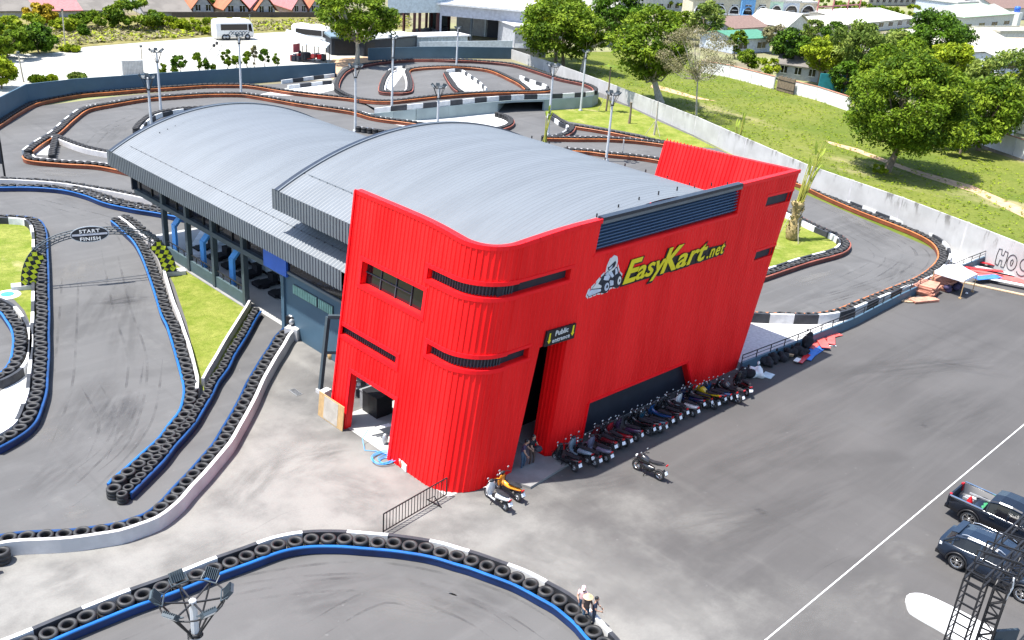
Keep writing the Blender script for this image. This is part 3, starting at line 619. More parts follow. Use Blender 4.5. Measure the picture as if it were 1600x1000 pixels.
# ================================================================== the red building
X0, YF, YB, RAD, HT = 24.45, 26.75, 36.3, 2.0, 12.0
L1 = YB-(YF+RAD); L2 = L1+RAD*PI/2
def lean(x): return .125+.135*min(1, max(0, (x-30)/(47.4-30)))
def Wp(s, z, d=0.):                     # point on the outer skin: s along left face, round corner and facade
    if s < L1: x, y, nx, ny = X0, YB-s, -1, 0
    elif s < L2:
        t = PI+(s-L1)/RAD; nx, ny = math.cos(t), math.sin(t); x, y = X0+RAD+RAD*nx, YF+RAD+RAD*ny
    else: x, y, nx, ny = X0+RAD+(s-L2), YF, 0, -1
    return Vector((x+nx*d+lean(x)*z, y+ny*d, z))
def sY(y): return YB-y
red = empty('kart_hall', (36, 31.5, 0), 'bright red steel clad hall with leaning walls and a rounded corner', 'building')
def dip(s): return HT-.3*math.exp(-((s-L1-1.6)/2.6)**2)
# openings on left face + corner as (s0, s1, z0, z1)
WIN = (sY(35.1), sY(30.45), 7.68, 8.86); DOOR = (sY(35.0), sY(31.45), 0, 3.1)
SL1 = (sY(30.4), L2, 9.45, 9.97); SL2 = (sY(29.75), L2, 6.1, 6.62); SL3 = (sY(36.3), sY(31.75), 4.72, 5.2)
OP = [WIN, DOOR, SL1, SL2, SL3]
ss = sorted(set([0, L1, L2]+[o_[0] for o_ in OP]+[o_[1] for o_ in OP]+[L1+(L2-L1)*k/10 for k in range(11)]+[k*.5 for k in range(15)]))
ss = [a for a in ss if a <= L2+1e-6]; ss = [a for i, a in enumerate(ss) if i == 0 or a-ss[i-1] > 1e-4]
zs = sorted(set([0, 2, 4, 7.2, 9, 11, HT]+[o_[2] for o_ in OP]+[o_[3] for o_ in OP]))
q = MB()
for i in range(len(ss)-1):
    for j in range(len(zs)-1):
        sm_, zm = (ss[i]+ss[i+1])/2, (zs[j]+zs[j+1])/2
        if any(a < sm_ < b and c < zm < d for a, b, c, d in OP): continue
        zt = [zs[j], zs[j+1]]
        f = lambda s, z: Wp(s, dip(s) if z == HT else z)
        q.add([f(ss[i], zt[0]), f(ss[i+1], zt[0]), f(ss[i+1], zt[1]), f(ss[i], zt[1])], [(0, 1, 2, 3)])
# jambs of the left face openings
for a, b, c, d in OP:
    n = 1 if b <= L1+1e-6 else 14
    for k in range(n):
        u, v = a+(b-a)*k/n, a+(b-a)*(k+1)/n
        for z in (c, d):
            if z > 0: q.add([Wp(u, z), Wp(v, z), Wp(v, z, -.35), Wp(u, z, -.35)], [(0, 1, 2, 3)])
    for u in (a, b):
        if u < L2-1e-3: q.add([Wp(u, c), Wp(u, d), Wp(u, d, -.35), Wp(u, c, -.35)], [(0, 1, 2, 3)])
left_ops = OP
wl = q
# facade: one outline with notches
def ex(z): return 47.4+lean(47.4)*z
def lx(z): return X0+RAD+.125*z
FP = [(lx(0), 0), (28.2, 0), (29.44, 6.4), (31.36, 6.5), (30.75, 0), (33.28, 0), (33.55, 2.12), (41.85, 1.95), (42.85, 0), (ex(0), 0), (ex(7.02), 7.02), (47.15, 7.05), (47.28, 7.56), (ex(7.54), 7.54), (ex(10.2), 10.2), (47.32, 10.28), (47.45, 10.82), (ex(10.77), 10.77), (ex(HT), HT), (44.52, 12.0), (44.47, 10.37), (32.69, 10.38), (32.92, 11.97), (31.4, 11.97), (30.4, 11.94), (29.6, 11.9), (28.8, 11.85), (lx(11.79), 11.79), (lx(9.97), 9.97), (31.12, 9.94), (31.05, 9.43), (lx(9.45), 9.45), (lx(6.62), 6.62), (28.75, 6.6), (28.7, 6.1), (lx(6.1), 6.1)]
vs = [Vector((x, z, 0)) for x, z in FP]
tris = tessellate_polygon([vs])
wl.add([(x, YF, z) for x, z in FP], tris)
for i in range(len(FP)):                # jambs of the facade notches
    a, b = FP[i], FP[(i+1) % len(FP)]
    if (a[1] == 0 and b[1] == 0) or (a[1] > 11.7 and b[1] > 11.7): continue
    if abs(a[0]-ex(a[1])) < .02 and abs(b[0]-ex(b[1])) < .02 or abs(a[0]-lx(a[1])) < .02 and abs(b[0]-lx(b[1])) < .02: continue
    d = 3.0 if i in (1, 2, 3) else .45 if i in (5, 6, 7) else .35
    if i in (2,): d = .35
    if i == 3:
        continue
    wl.add([(a[0], YF, a[1]), (b[0], YF, b[1]), (b[0], YF+d, b[1]), (a[0], YF+d, a[1])], [(0, 1, 2, 3)])
# right side wall (thick, leaning) with the inside visible above the roof
def rw(y, z, t): return Vector((ex(z)-t, y, z))
for t in (0, .35):
    wl.add([rw(YF, 0, t), rw(YB, 0, t), rw(YB, HT-.3, t), rw(YF, HT, t)], [(0, 1, 2, 3)])
wl.add([rw(YF, HT, 0), rw(YB, HT-.3, 0), rw(YB, HT-.3, .35), rw(YF, HT, .35)], [(0, 1, 2, 3)])
wl.add([rw(YB, 0, 0), rw(YB, HT-.3, 0), rw(YB, HT-.3, .35), rw(YB, 0, .35)], [(0, 1, 2, 3)])
# inner faces of left wall and facade above the roof and the parapet cap
n = 40
for k in range(n):
    u, v = L2*k/n, L2*(k+1)/n
    wl.add([Wp(u, dip(u)), Wp(v, dip(v)), Wp(v, dip(v), -.35), Wp(u, dip(u), -.35)], [(0, 1, 2, 3)])
    wl.add([Wp(u, 0, -.36), Wp(v, 0, -.36), Wp(v, .01, -.36), Wp(u, .01, -.36)], [(0, 1, 2, 3)])
    wl.add([Wp(u, 9.1, -.35), Wp(v, 9.1, -.35), Wp(v, dip(v), -.35), Wp(u, dip(u), -.35)], [(0, 1, 2, 3)])
wl.add([Wp(0, 0), Wp(0, HT), Wp(0, HT, -.35), Wp(0, 0, -.35)], [(0, 1, 2, 3)])
for xa, xb in ((lx(HT), 32.92), (44.52, ex(HT)-.35)):
    TP = [(lx(11.79), 11.79), (28.8, 11.85), (29.6, 11.9), (30.4, 11.94), (31.4, 11.97), (32.92, 11.97)] if xa < 30 else [(xa, HT), (xb, HT)]
    for (x_a, z_a), (x_b, z_b) in zip(TP[:-1], TP[1:]):
        wl.add([(x_a, YF, z_a), (x_b, YF, z_b), (x_b, YF+.35, z_b), (x_a, YF+.35, z_a)], [(0, 1, 2, 3)])
        wl.add([(x_a, YF+.35, z_a), (x_b, YF+.35, z_b), (x_b, YF+.35, 9.2), (x_a, YF+.35, 9.2)], [(0, 1, 2, 3)])
wl.add([(32.9, YF+.36, 9.3), (44.5, YF+.36, 9.3), (44.5, YF+.36, 10.6), (32.9, YF+.36, 10.6)], [(0, 1, 2, 3)])
wl.raw = True
wl.build('wall', 'red', red)
# standing seams
q = MB()
def seam(ptf, z0, z1, w=.05, d=.035):
    """ptf(z, dside, out)"""
    a = [ptf(z0, -w, 0), ptf(z0, w, 0), ptf(z0, w*.6, d), ptf(z0, -w*.6, d)]; b = [ptf(z1, -w, 0), ptf(z1, w, 0), ptf(z1, w*.6, d), ptf(z1, -w*.6, d)]
    q.loft([a, b], 0, False)
s = .16
while s < L2:
    blk = sorted((c-.16, d+.2) for a, b, c, d in OP if a-.16 < s < b+.16)
    z = 0.
    for c, d in blk+[(dip(s)-.14, 99)]:
        if c > z+.05: seam(lambda zz, t, o_, s=s: Wp(s+t, zz, o_), max(z, 0.02), c)
        z = d
    s += .27
x = X0+RAD+.12
while x < 47.2:
    run = None; N = 120
    for k in range(N+1):
        z = .02+(HT-.2)*k/N; xx = x+lean(x)*z
        ok = inside((xx, z), FP) and all(inside((xx+dx, z+dz), FP) for dx, dz in ((.2, 0), (-.2, 0), (0, .16), (0, -.16 if z > .2 else 0)))
        if ok and run is None: run = z
        if (not ok or k == N) and run is not None:
            if z-run > .3: seam(lambda zz, t, o_, x=x: Vector((x+lean(x)*zz+t, YF-o_, zz)), run, z, .05, .022)
            run = None
    x += .27
y = YF+.45
while y < YB-.1:                        # inside of the right parapet
    q.bar(rw(y, 9.2, .37), rw(y, HT-.1, .37), .05, .04); y += .27
q.build('seam', 'red', red)
# red flashings round the openings and along the top
q = MB(); tw = .2
def trim(path, w=.2, d=.07):
    for a, b in zip(path[:-1], path[1:]): q.bar(a, b, d, w) if abs((b-a).z) < abs((b-a).length)*.5 else q.bar(a, b, w, d)
for a, b, c, d in OP:
    n = 1 if b <= L1+1e-6 else 16
    for z, o_ in ((d, .1), (c, -.1)):
        if z > 0:
            st = [a-.2+(b-a+.2+(.2 if b < L2-.01 else 0))*k/n for k in range(n+1)]
            pts_ = [Wp(max(0, u), z+o_, .02) for u in st]
            for p_, r_ in zip(pts_[:-1], pts_[1:]): q.bar(p_, r_+(r_-p_).normalized()*.01, .09, .2)
    for u, sg in ((a, -.1), (b, .1)):
        if 0.05 < u < L2-.01: q.add(*[[Wp(u+sg+e*.1, z, dd) for z in (c, d) for e in (-1, 1) for dd in (-.02, .065)], [(0, 1, 3, 2), (4, 6, 7, 5), (0, 4, 5, 1), (2, 3, 7, 6), (0, 2, 6, 4), (1, 5, 7, 3)]])
for (xa, za), (xb, zb) in (((lx(10.07), 10.07), (31.3, 10.04)), ((lx(9.35), 9.35), (31.2, 9.33)), ((lx(6.72), 6.72), (28.9, 6.7)), ((lx(6.0), 6.0), (28.85, 6.0)), ((33.5, 2.22), (41.95, 2.05)), ((33.45, 2.2), (33.2, 0)), ((41.95, 2.05), (42.95, 0.02)), ((47.1, 7.66), (ex(7.6), 7.64)), ((47.3, 10.92), (ex(10.87), 10.87)), ((32.6, 10.28), (44.55, 10.27))):
    q.bar((xa, YF-.01, za), (xb, YF-.01, zb), .06, .14)
n = 40
for k in range(n):
    u, v = L2*k/n, L2*(k+1)/n; q.bar(Wp(u, dip(u)-.06, .02), Wp(v, dip(v)-.06, .02), .08, .2)
TP = [(lx(11.79), 11.79), (28.8, 11.85), (29.6, 11.9), (30.4, 11.94), (31.4, 11.97), (32.92, 11.97)]
for (x_a, z_a), (x_b, z_b) in zip(TP[:-1], TP[1:]): q.bar((x_a, YF-.02, z_a-.06), (x_b+.02, YF-.02, z_b-.06), .08, .2)
q.bar((44.55, YF-.02, HT-.06), (ex(HT), YF-.02, HT-.06), .08, .2)
q.bar(Wp(0.06, .02, .03), Wp(.06, HT, .03), .16, .1)
q.build('flashing', 'red_trim', red)
# glazing behind the slits and window
def pane(s0, s1, z0, z1, mt, name='window', n=1, d=-.3):
    q = MB()
    for k in range(n):
        u, v = s0+(s1-s0)*k/n, s0+(s1-s0)*(k+1)/n; q.add([Wp(u, z0, d), Wp(v, z0, d), Wp(v, z1, d), Wp(u, z1, d)], [(0, 1, 2, 3)])
    return q.build(name, mt, red)
wn = pane(WIN[0]-.05, WIN[1]+.05, WIN[2]-.05, WIN[3]+.05, 'glass')
q = MB()
for k in range(1, 4): s_ = WIN[0]+(WIN[1]-WIN[0])*k/4; q.bar(Wp(s_, WIN[2], -.27), Wp(s_, WIN[3], -.27), .05)
q.bar(Wp(WIN[0], 8.25, -.27), Wp(WIN[1]-1.2, 8.25, -.27), .05); o = q.build('mullion', 'slate', red)
pane(SL3[0], SL3[1]+.05, SL3[2]-.05, SL3[3]+.05, 'navy', 'louvre_slit')
for (a, b, c, d), xr in ((SL1, 31.2), (SL2, 28.85)):
    o = pane(a-.05, L2+.4, c-.05, d+.05, 'navy', 'louvre_slit', 16)
    q = MB(); q.mm((X0+RAD+.3, YF+.3, c-.1), (xr+.2, YF+.33, d+.1)); q.build('louvre_slit', 'navy', red)
for a, b, c, d in (SL1, SL2, SL3):      # fine vertical blades inside the slits
    s_ = a+.1; q = MB()
    while s_ < b-.05: q.bar(Wp(s_, c, -.22), Wp(s_, d, -.22), .06, .03); s_ += .17
    q.build('slit_blade', 'slate', red)
for z0, z1, xa in ((6.95, 7.62, 47.0), (10.15, 10.9, 47.2)):
    q = MB(); xe = ex((z0+z1)/2)+.03; q.mm((xa, YF+.12, z0+.1), (xe, YF+.7, z1-.07)); q.build('louvre_slit', 'navy', red)
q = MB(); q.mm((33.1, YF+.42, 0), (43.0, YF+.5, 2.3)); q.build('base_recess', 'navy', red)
# public entrance recess: ribbed right reveal, black sheets that paint in the shade of the depth
q = MB()
q.add([(30.75, YF, 0), (31.36, YF, 6.5), (31.2, YF+1.0, 6.5), (30.6, YF+1.0, 0)], [(0, 1, 2, 3)])
for k in range(1, 5):
    t = k/5; q.bar((30.73-.15*t, YF+1.0*t, .02), (31.33-.16*t, YF+1.0*t, 6.45), .06, .06)
q.build('entrance_reveal', 'red', red)
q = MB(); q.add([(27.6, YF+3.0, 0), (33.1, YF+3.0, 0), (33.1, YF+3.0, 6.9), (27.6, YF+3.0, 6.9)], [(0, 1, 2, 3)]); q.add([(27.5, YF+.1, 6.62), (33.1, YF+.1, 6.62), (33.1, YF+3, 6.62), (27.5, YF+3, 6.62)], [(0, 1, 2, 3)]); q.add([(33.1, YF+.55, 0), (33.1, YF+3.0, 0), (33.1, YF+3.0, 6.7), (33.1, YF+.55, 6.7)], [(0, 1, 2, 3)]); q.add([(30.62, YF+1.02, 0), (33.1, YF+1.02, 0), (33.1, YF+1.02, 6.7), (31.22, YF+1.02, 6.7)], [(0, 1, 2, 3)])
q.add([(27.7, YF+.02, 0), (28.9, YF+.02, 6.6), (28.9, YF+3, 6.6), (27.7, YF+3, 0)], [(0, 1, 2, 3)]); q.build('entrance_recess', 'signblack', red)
# louvre band at the top of the facade
q = MB(); n = 8
for k in range(n):
    z = 10.42+k*.165; q.box((38.6, YF+.17, z+.08), (11.75, .2, .035), 0, 0, Matrix.Rotation(R(-42), 3, 'X'))
q.mm((32.75, YF+.3, 10.38), (44.5, YF+.34, 11.75)); q.build('louvre', 'louvre', red)
q = MB(); q.bar((32.95, YF+.1, 11.82), (44.55, YF+.1, 11.82), .26, .16); q.build('gutter', 'fascia', red)
q = MB(); q.bar((32.98, YF+.12, 11.99), (44.52, YF+.12, 11.99), .36, .16); q.build('gutter', 'dark_trim', red)
# ------------------------------------------------------------------ ribbed vaults
def arc_pts(xc, half, z0, rise, n=36):
    Rr = (half*half+rise*rise)/(2*rise); a = math.asin(half/Rr)
    return [(xc+Rr*math.sin(t), z0+rise-Rr+Rr*math.cos(t), math.sin(t), math.cos(t)) for t in (-a+2*a*k/n for k in range(n+1))]
def vault(arc, y0, y1, pitch=.3, d=.014):
    q = MB(); ys = []; y = y0
    while y < y1-.01:
        ys += [(y, 0), (y+pitch*.55, 0), (y+pitch*.67, d), (y+pitch*.88, d)]; y += pitch
    ys.append((y1, 0)); P = len(ys); vs = []
    for x, z, nx, nz in arc: vs += [(x+nx*o_, y, z+nz*o_) for y, o_ in ys]
    q.add(vs, [(i*P+k, i*P+k+1, (i+1)*P+k+1, (i+1)*P+k) for i in range(len(arc)-1) for k in range(P-1)]); q.raw = True
    return q
def gable(q, arc, y, t=.45, w=.3, m=0, lift=.06):
    for a, b in zip(arc[:-1], arc[1:]):
        p = [Vector((a[0]+a[2]*lift, y, a[1]+a[3]*lift)), Vector((b[0]+b[2]*lift, y, b[1]+b[3]*lift))]
        dn = [Vector((v[0]-v[2]*t, y, v[1]-v[3]*t)) for v in (a, b)]
        vs = [p[0], p[1], dn[1], dn[0]]; vs2 = [v+Vector((0, w, 0)) for v in vs]
        q.add(vs+vs2, [(0, 1, 2, 3), (4, 7, 6, 5), (0, 4, 5, 1), (3, 2, 6, 7)], m)
UA = arc_pts(37.8, 10.6, 9.42, 2.7); rv = vault(UA, YF+.3, 45.4).build('roof', 'roof', red)
q = MB(); gable(q, UA, 45.4, .5, .35); q.build('roof_edge', 'dark_trim', red)
q = MB(); gable(q, UA, 45.28, .1, .1, 0, .1); q.build('roof_edge', 'fascia', red)
def ribbed_fascia(x, y0, y1, z0, z1, parent, name='fascia', pitch=.28, d=.05, m='fascia'):
    q = MB(); ys = []; y = y0
    while y < y1-.01: ys += [(y, 0), (y+pitch*.5, 0), (y+pitch*.6, d), (y+pitch*.9, d)]; y += pitch
    ys.append((y1, 0)); P = len(ys)
    vs = [(x-o_, y, z0) for y, o_ in ys]+[(x-o_, y, z1) for y, o_ in ys]
    q.add(vs, [(k, k+1, P+k+1, P+k) for k in range(P-1)]); q.add([(x, y0, z0), (x, y1, z0), (x+.9, y1, z0+.1), (x+.9, y0, z0+.1)], [(0, 1, 2, 3)]); q.raw = True
    return q.build(name, m, parent)
ribbed_fascia(27.2, YB-.1, 45.75, 8.3, 9.46, red)
ribbed_fascia(48.4, YB-.1, 45.75, 8.3, 9.46, red)
q = MB(); q.mm((27.3, YB, 8.35), (48.3, 45.5, 8.5)); q.mm((28.4, YB, 0), (28.6, 38, 8.4)); q.mm((28.6, 45.0, 6.4), (48, 45.2, 9.3)); q.build('soffit', 'dark_trim', red)
q = MB(); q.mm((25.9, YF+2.2, 9.32), (27.25, YB, 9.4)); q.mm((48.35, YF+.4, 9.32), (49.75, YB, 9.4)); q.build('box_gutter', 'roof', red)
q = MB()                                 # skylight strip and fixings on the roof
for k in range(9): 
    a = UA[30]; q.box((a[0], 30.5+k*1.6, a[1]+.1), (.06, .06, .2))
for k in range(12):
    a = UA[3]; q.box((a[0], 37+k*.75, a[1]+.04), (.03, .03, .06))
for k in range(8): q.box((33.6+k*1.55, YF+.9, UA[11+2*k][1]+.1 if 11+2*k < 37 else 11.4), (.05, .05, .22))
q.build('roof_fixing', 'black', red)
q = MB()
q.tube([(UA[3][0], 36.4+.5*k, UA[3][1]+.07) for k in range(18)], .012, 4); q.build('roof_cable', 'slate', red)
# interior of the red hall
q = MB(); q.mm((24.6, YF+.4, .005), (47, YB-.1, .012)); q.build('hall_floor', 'floor', red)
q = MB(); q.mm((33, YF+3.4, 0), (33.2, YB, 8)); q.mm((28.6, YB-.25, 0), (33, YB-.1, 8)); q.mm((26.2, YF+3.2, 0), (33, YF+3.4, 6)); q.build('inner_wall', 'concrete', red)
# step in front of the entrance
q = MB(); a = [Vector((27.2, 26.7)), Vector((31.2, 26.7)), Vector((31.0, 25.2)), Vector((29.6, 24.9)), Vector((27.6, 25.6))]
q.prism([(28.0, 29.6), (30.5, 29.6), (30.55, 26.75), (31.0, 26.5), (31.25, 25.6), (28.1, 25.3), (27.6, 26.5), (27.9, 26.75)], 0, .13); tag(q.build('doorstep', 'concrete', red))

# ------------------------------------------------------------------ signs on the facade
def wob(sh):
    return lambda x, y, z: None
lg = empty('logo_sign', (38, YF, 8.6), 'kart track logo on the red facade, yellow slanted letters with a kart driver', 'sign')
def put(body, xl, xr, z0, size, dy, off, m, q, shear=.34, sp=.93):
    t = MB(); lo, hi = text_mb(t, body, size, lambda x, y, z: (x, y, z), shear, off, 0, 1, sp, .012)
    k = (xr-xl)/(hi-lo)
    q.add([(xl+(x-lo)*k, YF-dy-z, z0+y) for x, y, z in t.v], t.f, m)
yq, kq = MB(), MB()
for body, xl, xr, z0, size in (('E', 34.95, 36.35, 8.36, 1.62), ('asy', 35.95, 38.35, 8.36, 1.42), ('K', 37.95, 39.72, 8.27, 1.78), ('art', 39.25, 41.98, 8.27, 1.5), ('.net', 42.0, 43.66, 8.27, .98)):
    put(body, xl, xr, z0, size, .085, {'.net': .012, 'art': .026, 'asy': .026}.get(body, .045), 0, yq, .34 if body != 'K' else .38, 1.12 if body == '.net' else 1.02)
    put(body, xl-.13, xr+.16, z0-.06, size*1.02, .05, .09 if body != '.net' else .06, 0, kq, .34, 1.0)
kq.add([(34.9, YF-.04, 8.2), (41.9, YF-.04, 8.13), (42.0, YF-.04, 8.6), (41.6, YF-.04, 8.9), (39.6, YF-.04, 8.95), (36.2, YF-.04, 8.95), (35.2, YF-.04, 8.9)], [(0, 1, 2, 3, 4, 5, 6)])
kq.add([(41.8, YF-.041, 8.16), (43.6, YF-.041, 8.18), (43.75, YF-.041, 8.75), (42, YF-.041, 8.85)], [(0, 1, 2, 3)])
kq.raw = True; yq.raw = True
kq.build('lettering_outline', 'signblack', lg); yq.build('lettering', 'yellow', lg)
def flat(q, pts, d, m, ox=32.4, oz=8.15):
    n = len(pts); vs = [(ox+x, YF-d, oz+z) for x, z in pts]+[(ox+x, YF-.01, oz+z) for x, z in pts]
    q.add(vs, [tuple(range(n))]+[(i, (i+1) % n, n+(i+1) % n, n+i) for i in range(n)], m)
def disc(cx, cz, rx, rz, n=20): return [(cx+rx*math.cos(2*PI*k/n), cz+rz*math.sin(2*PI*k/n)) for k in range(n)]
q = MB()    # kart and driver emblem: 0 white, 1 navy, 2 pale blue
ell = lambda cx, cz, rx, rz, rot=0, n=22: [(cx+rx*math.cos(t)*math.cos(rot)-rz*math.sin(t)*math.sin(rot), cz+rx*math.cos(t)*math.sin(rot)+rz*math.sin(t)*math.cos(rot)) for t in (2*PI*k/n for k in range(n))]
flat(q, [(-.08, .14), (.08, -.02), (.75, .03), (1.1, -.03), (1.5, -.02), (1.72, .12), (2.3, .03), (2.56, .3), (2.55, .7), (2.36, .86), (2.2, 1.1), (2.06, 1.4), (1.98, 1.72), (1.72, 1.86), (1.42, 1.74), (1.24, 1.42), (1.2, 1.16), (.86, .98), (.45, .66), (.05, .44)], .02, 0)
flat(q, [(.0, .2), (.14, .05), (.8, .1), (1.1, .05), (1.7, .2), (2.3, .12), (2.46, .4), (2.4, .72), (2.2, .9), (2.05, 1.2), (1.6, 1.2), (1.28, 1.08), (.9, .9), (.48, .6)], .03, 1)
flat(q, [(.02, .22), (.14, .09), (.98, .17), (1.02, .28), (.3, .40), (.1, .36)], .04, 2)
flat(q, [(.3, .44), (1.0, .34), (.98, .46), (.72, .60), (.9, .84), (.82, .86), (.48, .58)], .04, 0)
flat(q, [(1.5, .3), (1.9, .28), (1.86, .52), (1.6, .6)], .04, 2)
flat(q, ell(1.3, .3, .33, .31), .05, 1); flat(q, ell(1.38, .31, .17, .21), .055, 2); flat(q, ell(1.4, .32, .07, .09), .06, 1)
flat(q, ell(2.2, .42, .32, .36), .05, 1); flat(q, ell(2.3, .43, .13, .22), .055, 0); flat(q, ell(2.32, .43, .05, .08), .06, 1)
flat(q, [(1.1, .72), (1.46, .62), (1.58, .8), (1.4, .95), (1.14, .9)], .045, 2); flat(q, [(1.18, .96), (1.5, .92), (1.72, .7), (1.86, .76), (1.62, 1.06), (1.3, 1.08)], .045, 2)
flat(q, [(1.95, .8), (2.12, .86), (2.0, 1.15), (1.9, 1.12)], .045, 2)
flat(q, ell(1.68, 1.46, .31, .38, -.25), .05, 0); flat(q, [(1.32, 1.30), (1.8, 1.56), (1.88, 1.46), (1.8, 1.26), (1.42, 1.12)], .056, 1)
flat(q, [(1.38, 1.26), (1.62, 1.38), (1.6, 1.24), (1.44, 1.17)], .062, 2); flat(q, [(1.36, 1.12), (1.62, 1.2), (1.66, 1.08), (1.44, 1.02)], .056, 0)
q.build('kart_emblem', ['white', 'navy', mat('pale emblem grey', (.50, .54, .62), .5)], lg)
es = empty('entrance_sign', (30.7, YF, 6.75), 'small black sign with two yellow arrows above the public entrance', 'sign')
q = MB(); B = [(29.62, 6.42), (31.66, 6.33), (31.74, 7.08), (29.76, 7.17)]
vs = [(x, YF-.12, z) for x, z in B]+[(x, YF-.005, z) for x, z in B]; q.add(vs, [(0, 1, 2, 3)]+[(i, (i+1) % 4, 4+(i+1) % 4, 4+i) for i in range(4)]); q.build('board', 'signblack', es)
q = MB()
text_mb(q, 'Public', .36, lambda x, y, z: (30.72+x, YF-.14-z, 6.82+y), .12, .006, 0, 1, 1.05, .01, 'CENTER')
text_mb(q, 'entrance', .31, lambda x, y, z: (30.70+x, YF-.14-z, 6.50+y-.01*x), .12, .003, 0, 1, 1.1, .01, 'CENTER'); q.raw = True; q.build('lettering', 'white', es)
for x in (29.9, 31.5):
    q = MB(); A = [(x+.0, 6.5), (x+.13, 6.68), (x+.07, 6.68), (x+.1, 7.04), (x-.0, 7.04), (x-.06, 6.68), (x-.12, 6.68)]
    q.add([(a, YF-.135, b) for a, b in A], [tuple(range(7))]); q.build('arrow', 'yellow', es)

# ================================================================== pit building with the lower vault
pit = empty('pit_building', (37, 52, 0), 'long pit building with a pale ribbed barrel vault roof and an open gallery', 'building')
LA = arc_pts(36.5, 9.3, 6.6, 2.65)
vault(LA, YB+.1, 68.0).build('roof', 'roof', pit)
q = MB(); gable(q, LA, 68.0, .5, .4); q.build('roof_edge', 'dark_trim', pit)
q = MB(); gable(q, LA, 67.85, .08, .12, 0, .1); q.build('roof_edge', 'fascia', pit)
ribbed_fascia(27.2, 39.3, 68.45, 5.5, 6.64, pit); ribbed_fascia(45.8, 37, 68.45, 5.5, 6.64, pit)
q = MB(); q.tube([(LA[2][0], 40+.5*k, LA[2][1]+.05) for k in range(55)], .008, 4)
for k in range(36): q.box((LA[2][0], 40+k*.76, LA[2][1]+.04), (.03, .03, .06))
for k in range(8): q.box((LA[6][0]+k*.6, 66.2-.02*k, LA[6+k][1]+.04), (.05, .05, .08))
q.build('roof_fixing', 'black', pit)
q = MB(); q.mm((27.3, YB+.2, 5.5), (45.7, 68.3, 5.62)); q.mm((28.4, 67.7, 3.7), (45.6, 67.9, 6.4)); q.build('soffit', 'dark_trim', pit)
colY = [onX(261, 388, 28.4).y, onX(298, 417, 28.4).y, onX(338, 443, 28.4).y, onX(385, 469, 28.4).y]
for i, y in enumerate(colY+[46.95]):
    q = MB(); q.mm((28.22, y-.16, 0), (28.55, y+.16, 5.5)); q.build('column', 'slate' if i < 4 else 'bluewall', pit)
q = MB(); q.mm((28.2, 46.9, 3.65), (28.6, 67, 3.98)); q.build('beam', 'slate', pit)
q = MB(); q.mm((28.5, 46.9, 3.98), (28.6, 67, 5.5)); q.build('clerestory', 'glass', pit)
y = 47.5
while y < 67: q = MB(); q.mm((28.42, y-.04, 3.98), (28.5, y+.04, 5.5)); q.build('mullion', 'black', pit); y += 1.9
for a, b in zip(colY[1:], colY[:-1]):
    q = MB(); q.mm((28.3, a+.16, 0), (28.46, b-.16, .85)); q.build('low_wall', 'slategreen', pit)
    q = MB(); q.bar((28.4, a+.16, 1.25), (28.4, b-.16, 1.25), .06)
    for k in range(1, 4): q.bar((28.4, a+(b-a)*k/4, .85), (28.4, a+(b-a)*k/4, 1.25), .05)
    q.build('handrail', 'black', pit)
q = MB(); q.mm((28.1, colY[3]-.4, -.01), (28.9, colY[0]+1.4, .06)); q.build('plinth', 'concrete', pit)
q = MB(); q.mm((28.6, 37, .005), (45, 67.5, .014)); q.build('pit_floor', 'floor', pit)
q = MB(); q.mm((37.96, 50, .2), (37.99, 62, 4.2)); q.build('white_panel', 'white', pit)  # white panel added to lighten the view behind the blue frames
q = MB(); q.mm((38, 37, 0), (38.2, 62, 5.5)); q.mm((45.4, 37, 0), (45.6, 67, 5.5)); q.mm((28.6, 46.6, 0), (38, 46.8, 5.5)); q.build('inner_wall', 'slate', pit)
# blue wall section right of the open bay
q = MB(); q.mm((28.35, YB+.2, 0), (28.55, 46.8, 5.5)); q.build('wall', 'bluewall', pit)
q = MB(); q.mm((28.2, YB+.2, 4.0), (28.5, 46.8, 4.15)); q.build('beam', 'fascia', pit)
q = MB(); q.mm((28.3, YB+.2, 4.15), (28.38, 46.8, 5.5)); q.build('clerestory', 'glass', pit)
q = MB(); q.mm((28.15, 46.35, 3.75), (28.3, 48.9, 5.5)); q.build('blue_panel', 'bluepanel', pit)
TEAL = mat('pale green slats', (.20, .36, .31), .5)
for y0, y1 in ((43.3, 45.8), (41.7, 43.1)):
    w_ = MB(); w_.mm((28.30, y0, 2.85), (28.36, y1, 3.5)); w_ = w_.build('window', 'slate', pit)
    q = MB(); y = y0+.06
    while y < y1-.05: q.mm((28.26, y, 2.9), (28.30, y+.12, 3.45)); y += .18
    q.build('slat', TEAL, w_)
dr = MB(); dr.mm((28.28, 38.6, 0), (28.36, 40.6, 3.1)); dr = dr.build('door', 'navy', pit)
q = MB(); q.mm((28.2, 40.6, 0), (28.36, 40.75, 3.2)); q.mm((28.2, 38.5, 3.1), (28.36, 40.75, 3.22)); q.build('door_frame', 'slate', dr)
q = MB(); q.mm((28.25, 39.2, 2.0), (28.285, 40.0, 2.6)); q.build('door_light', 'steel', dr)
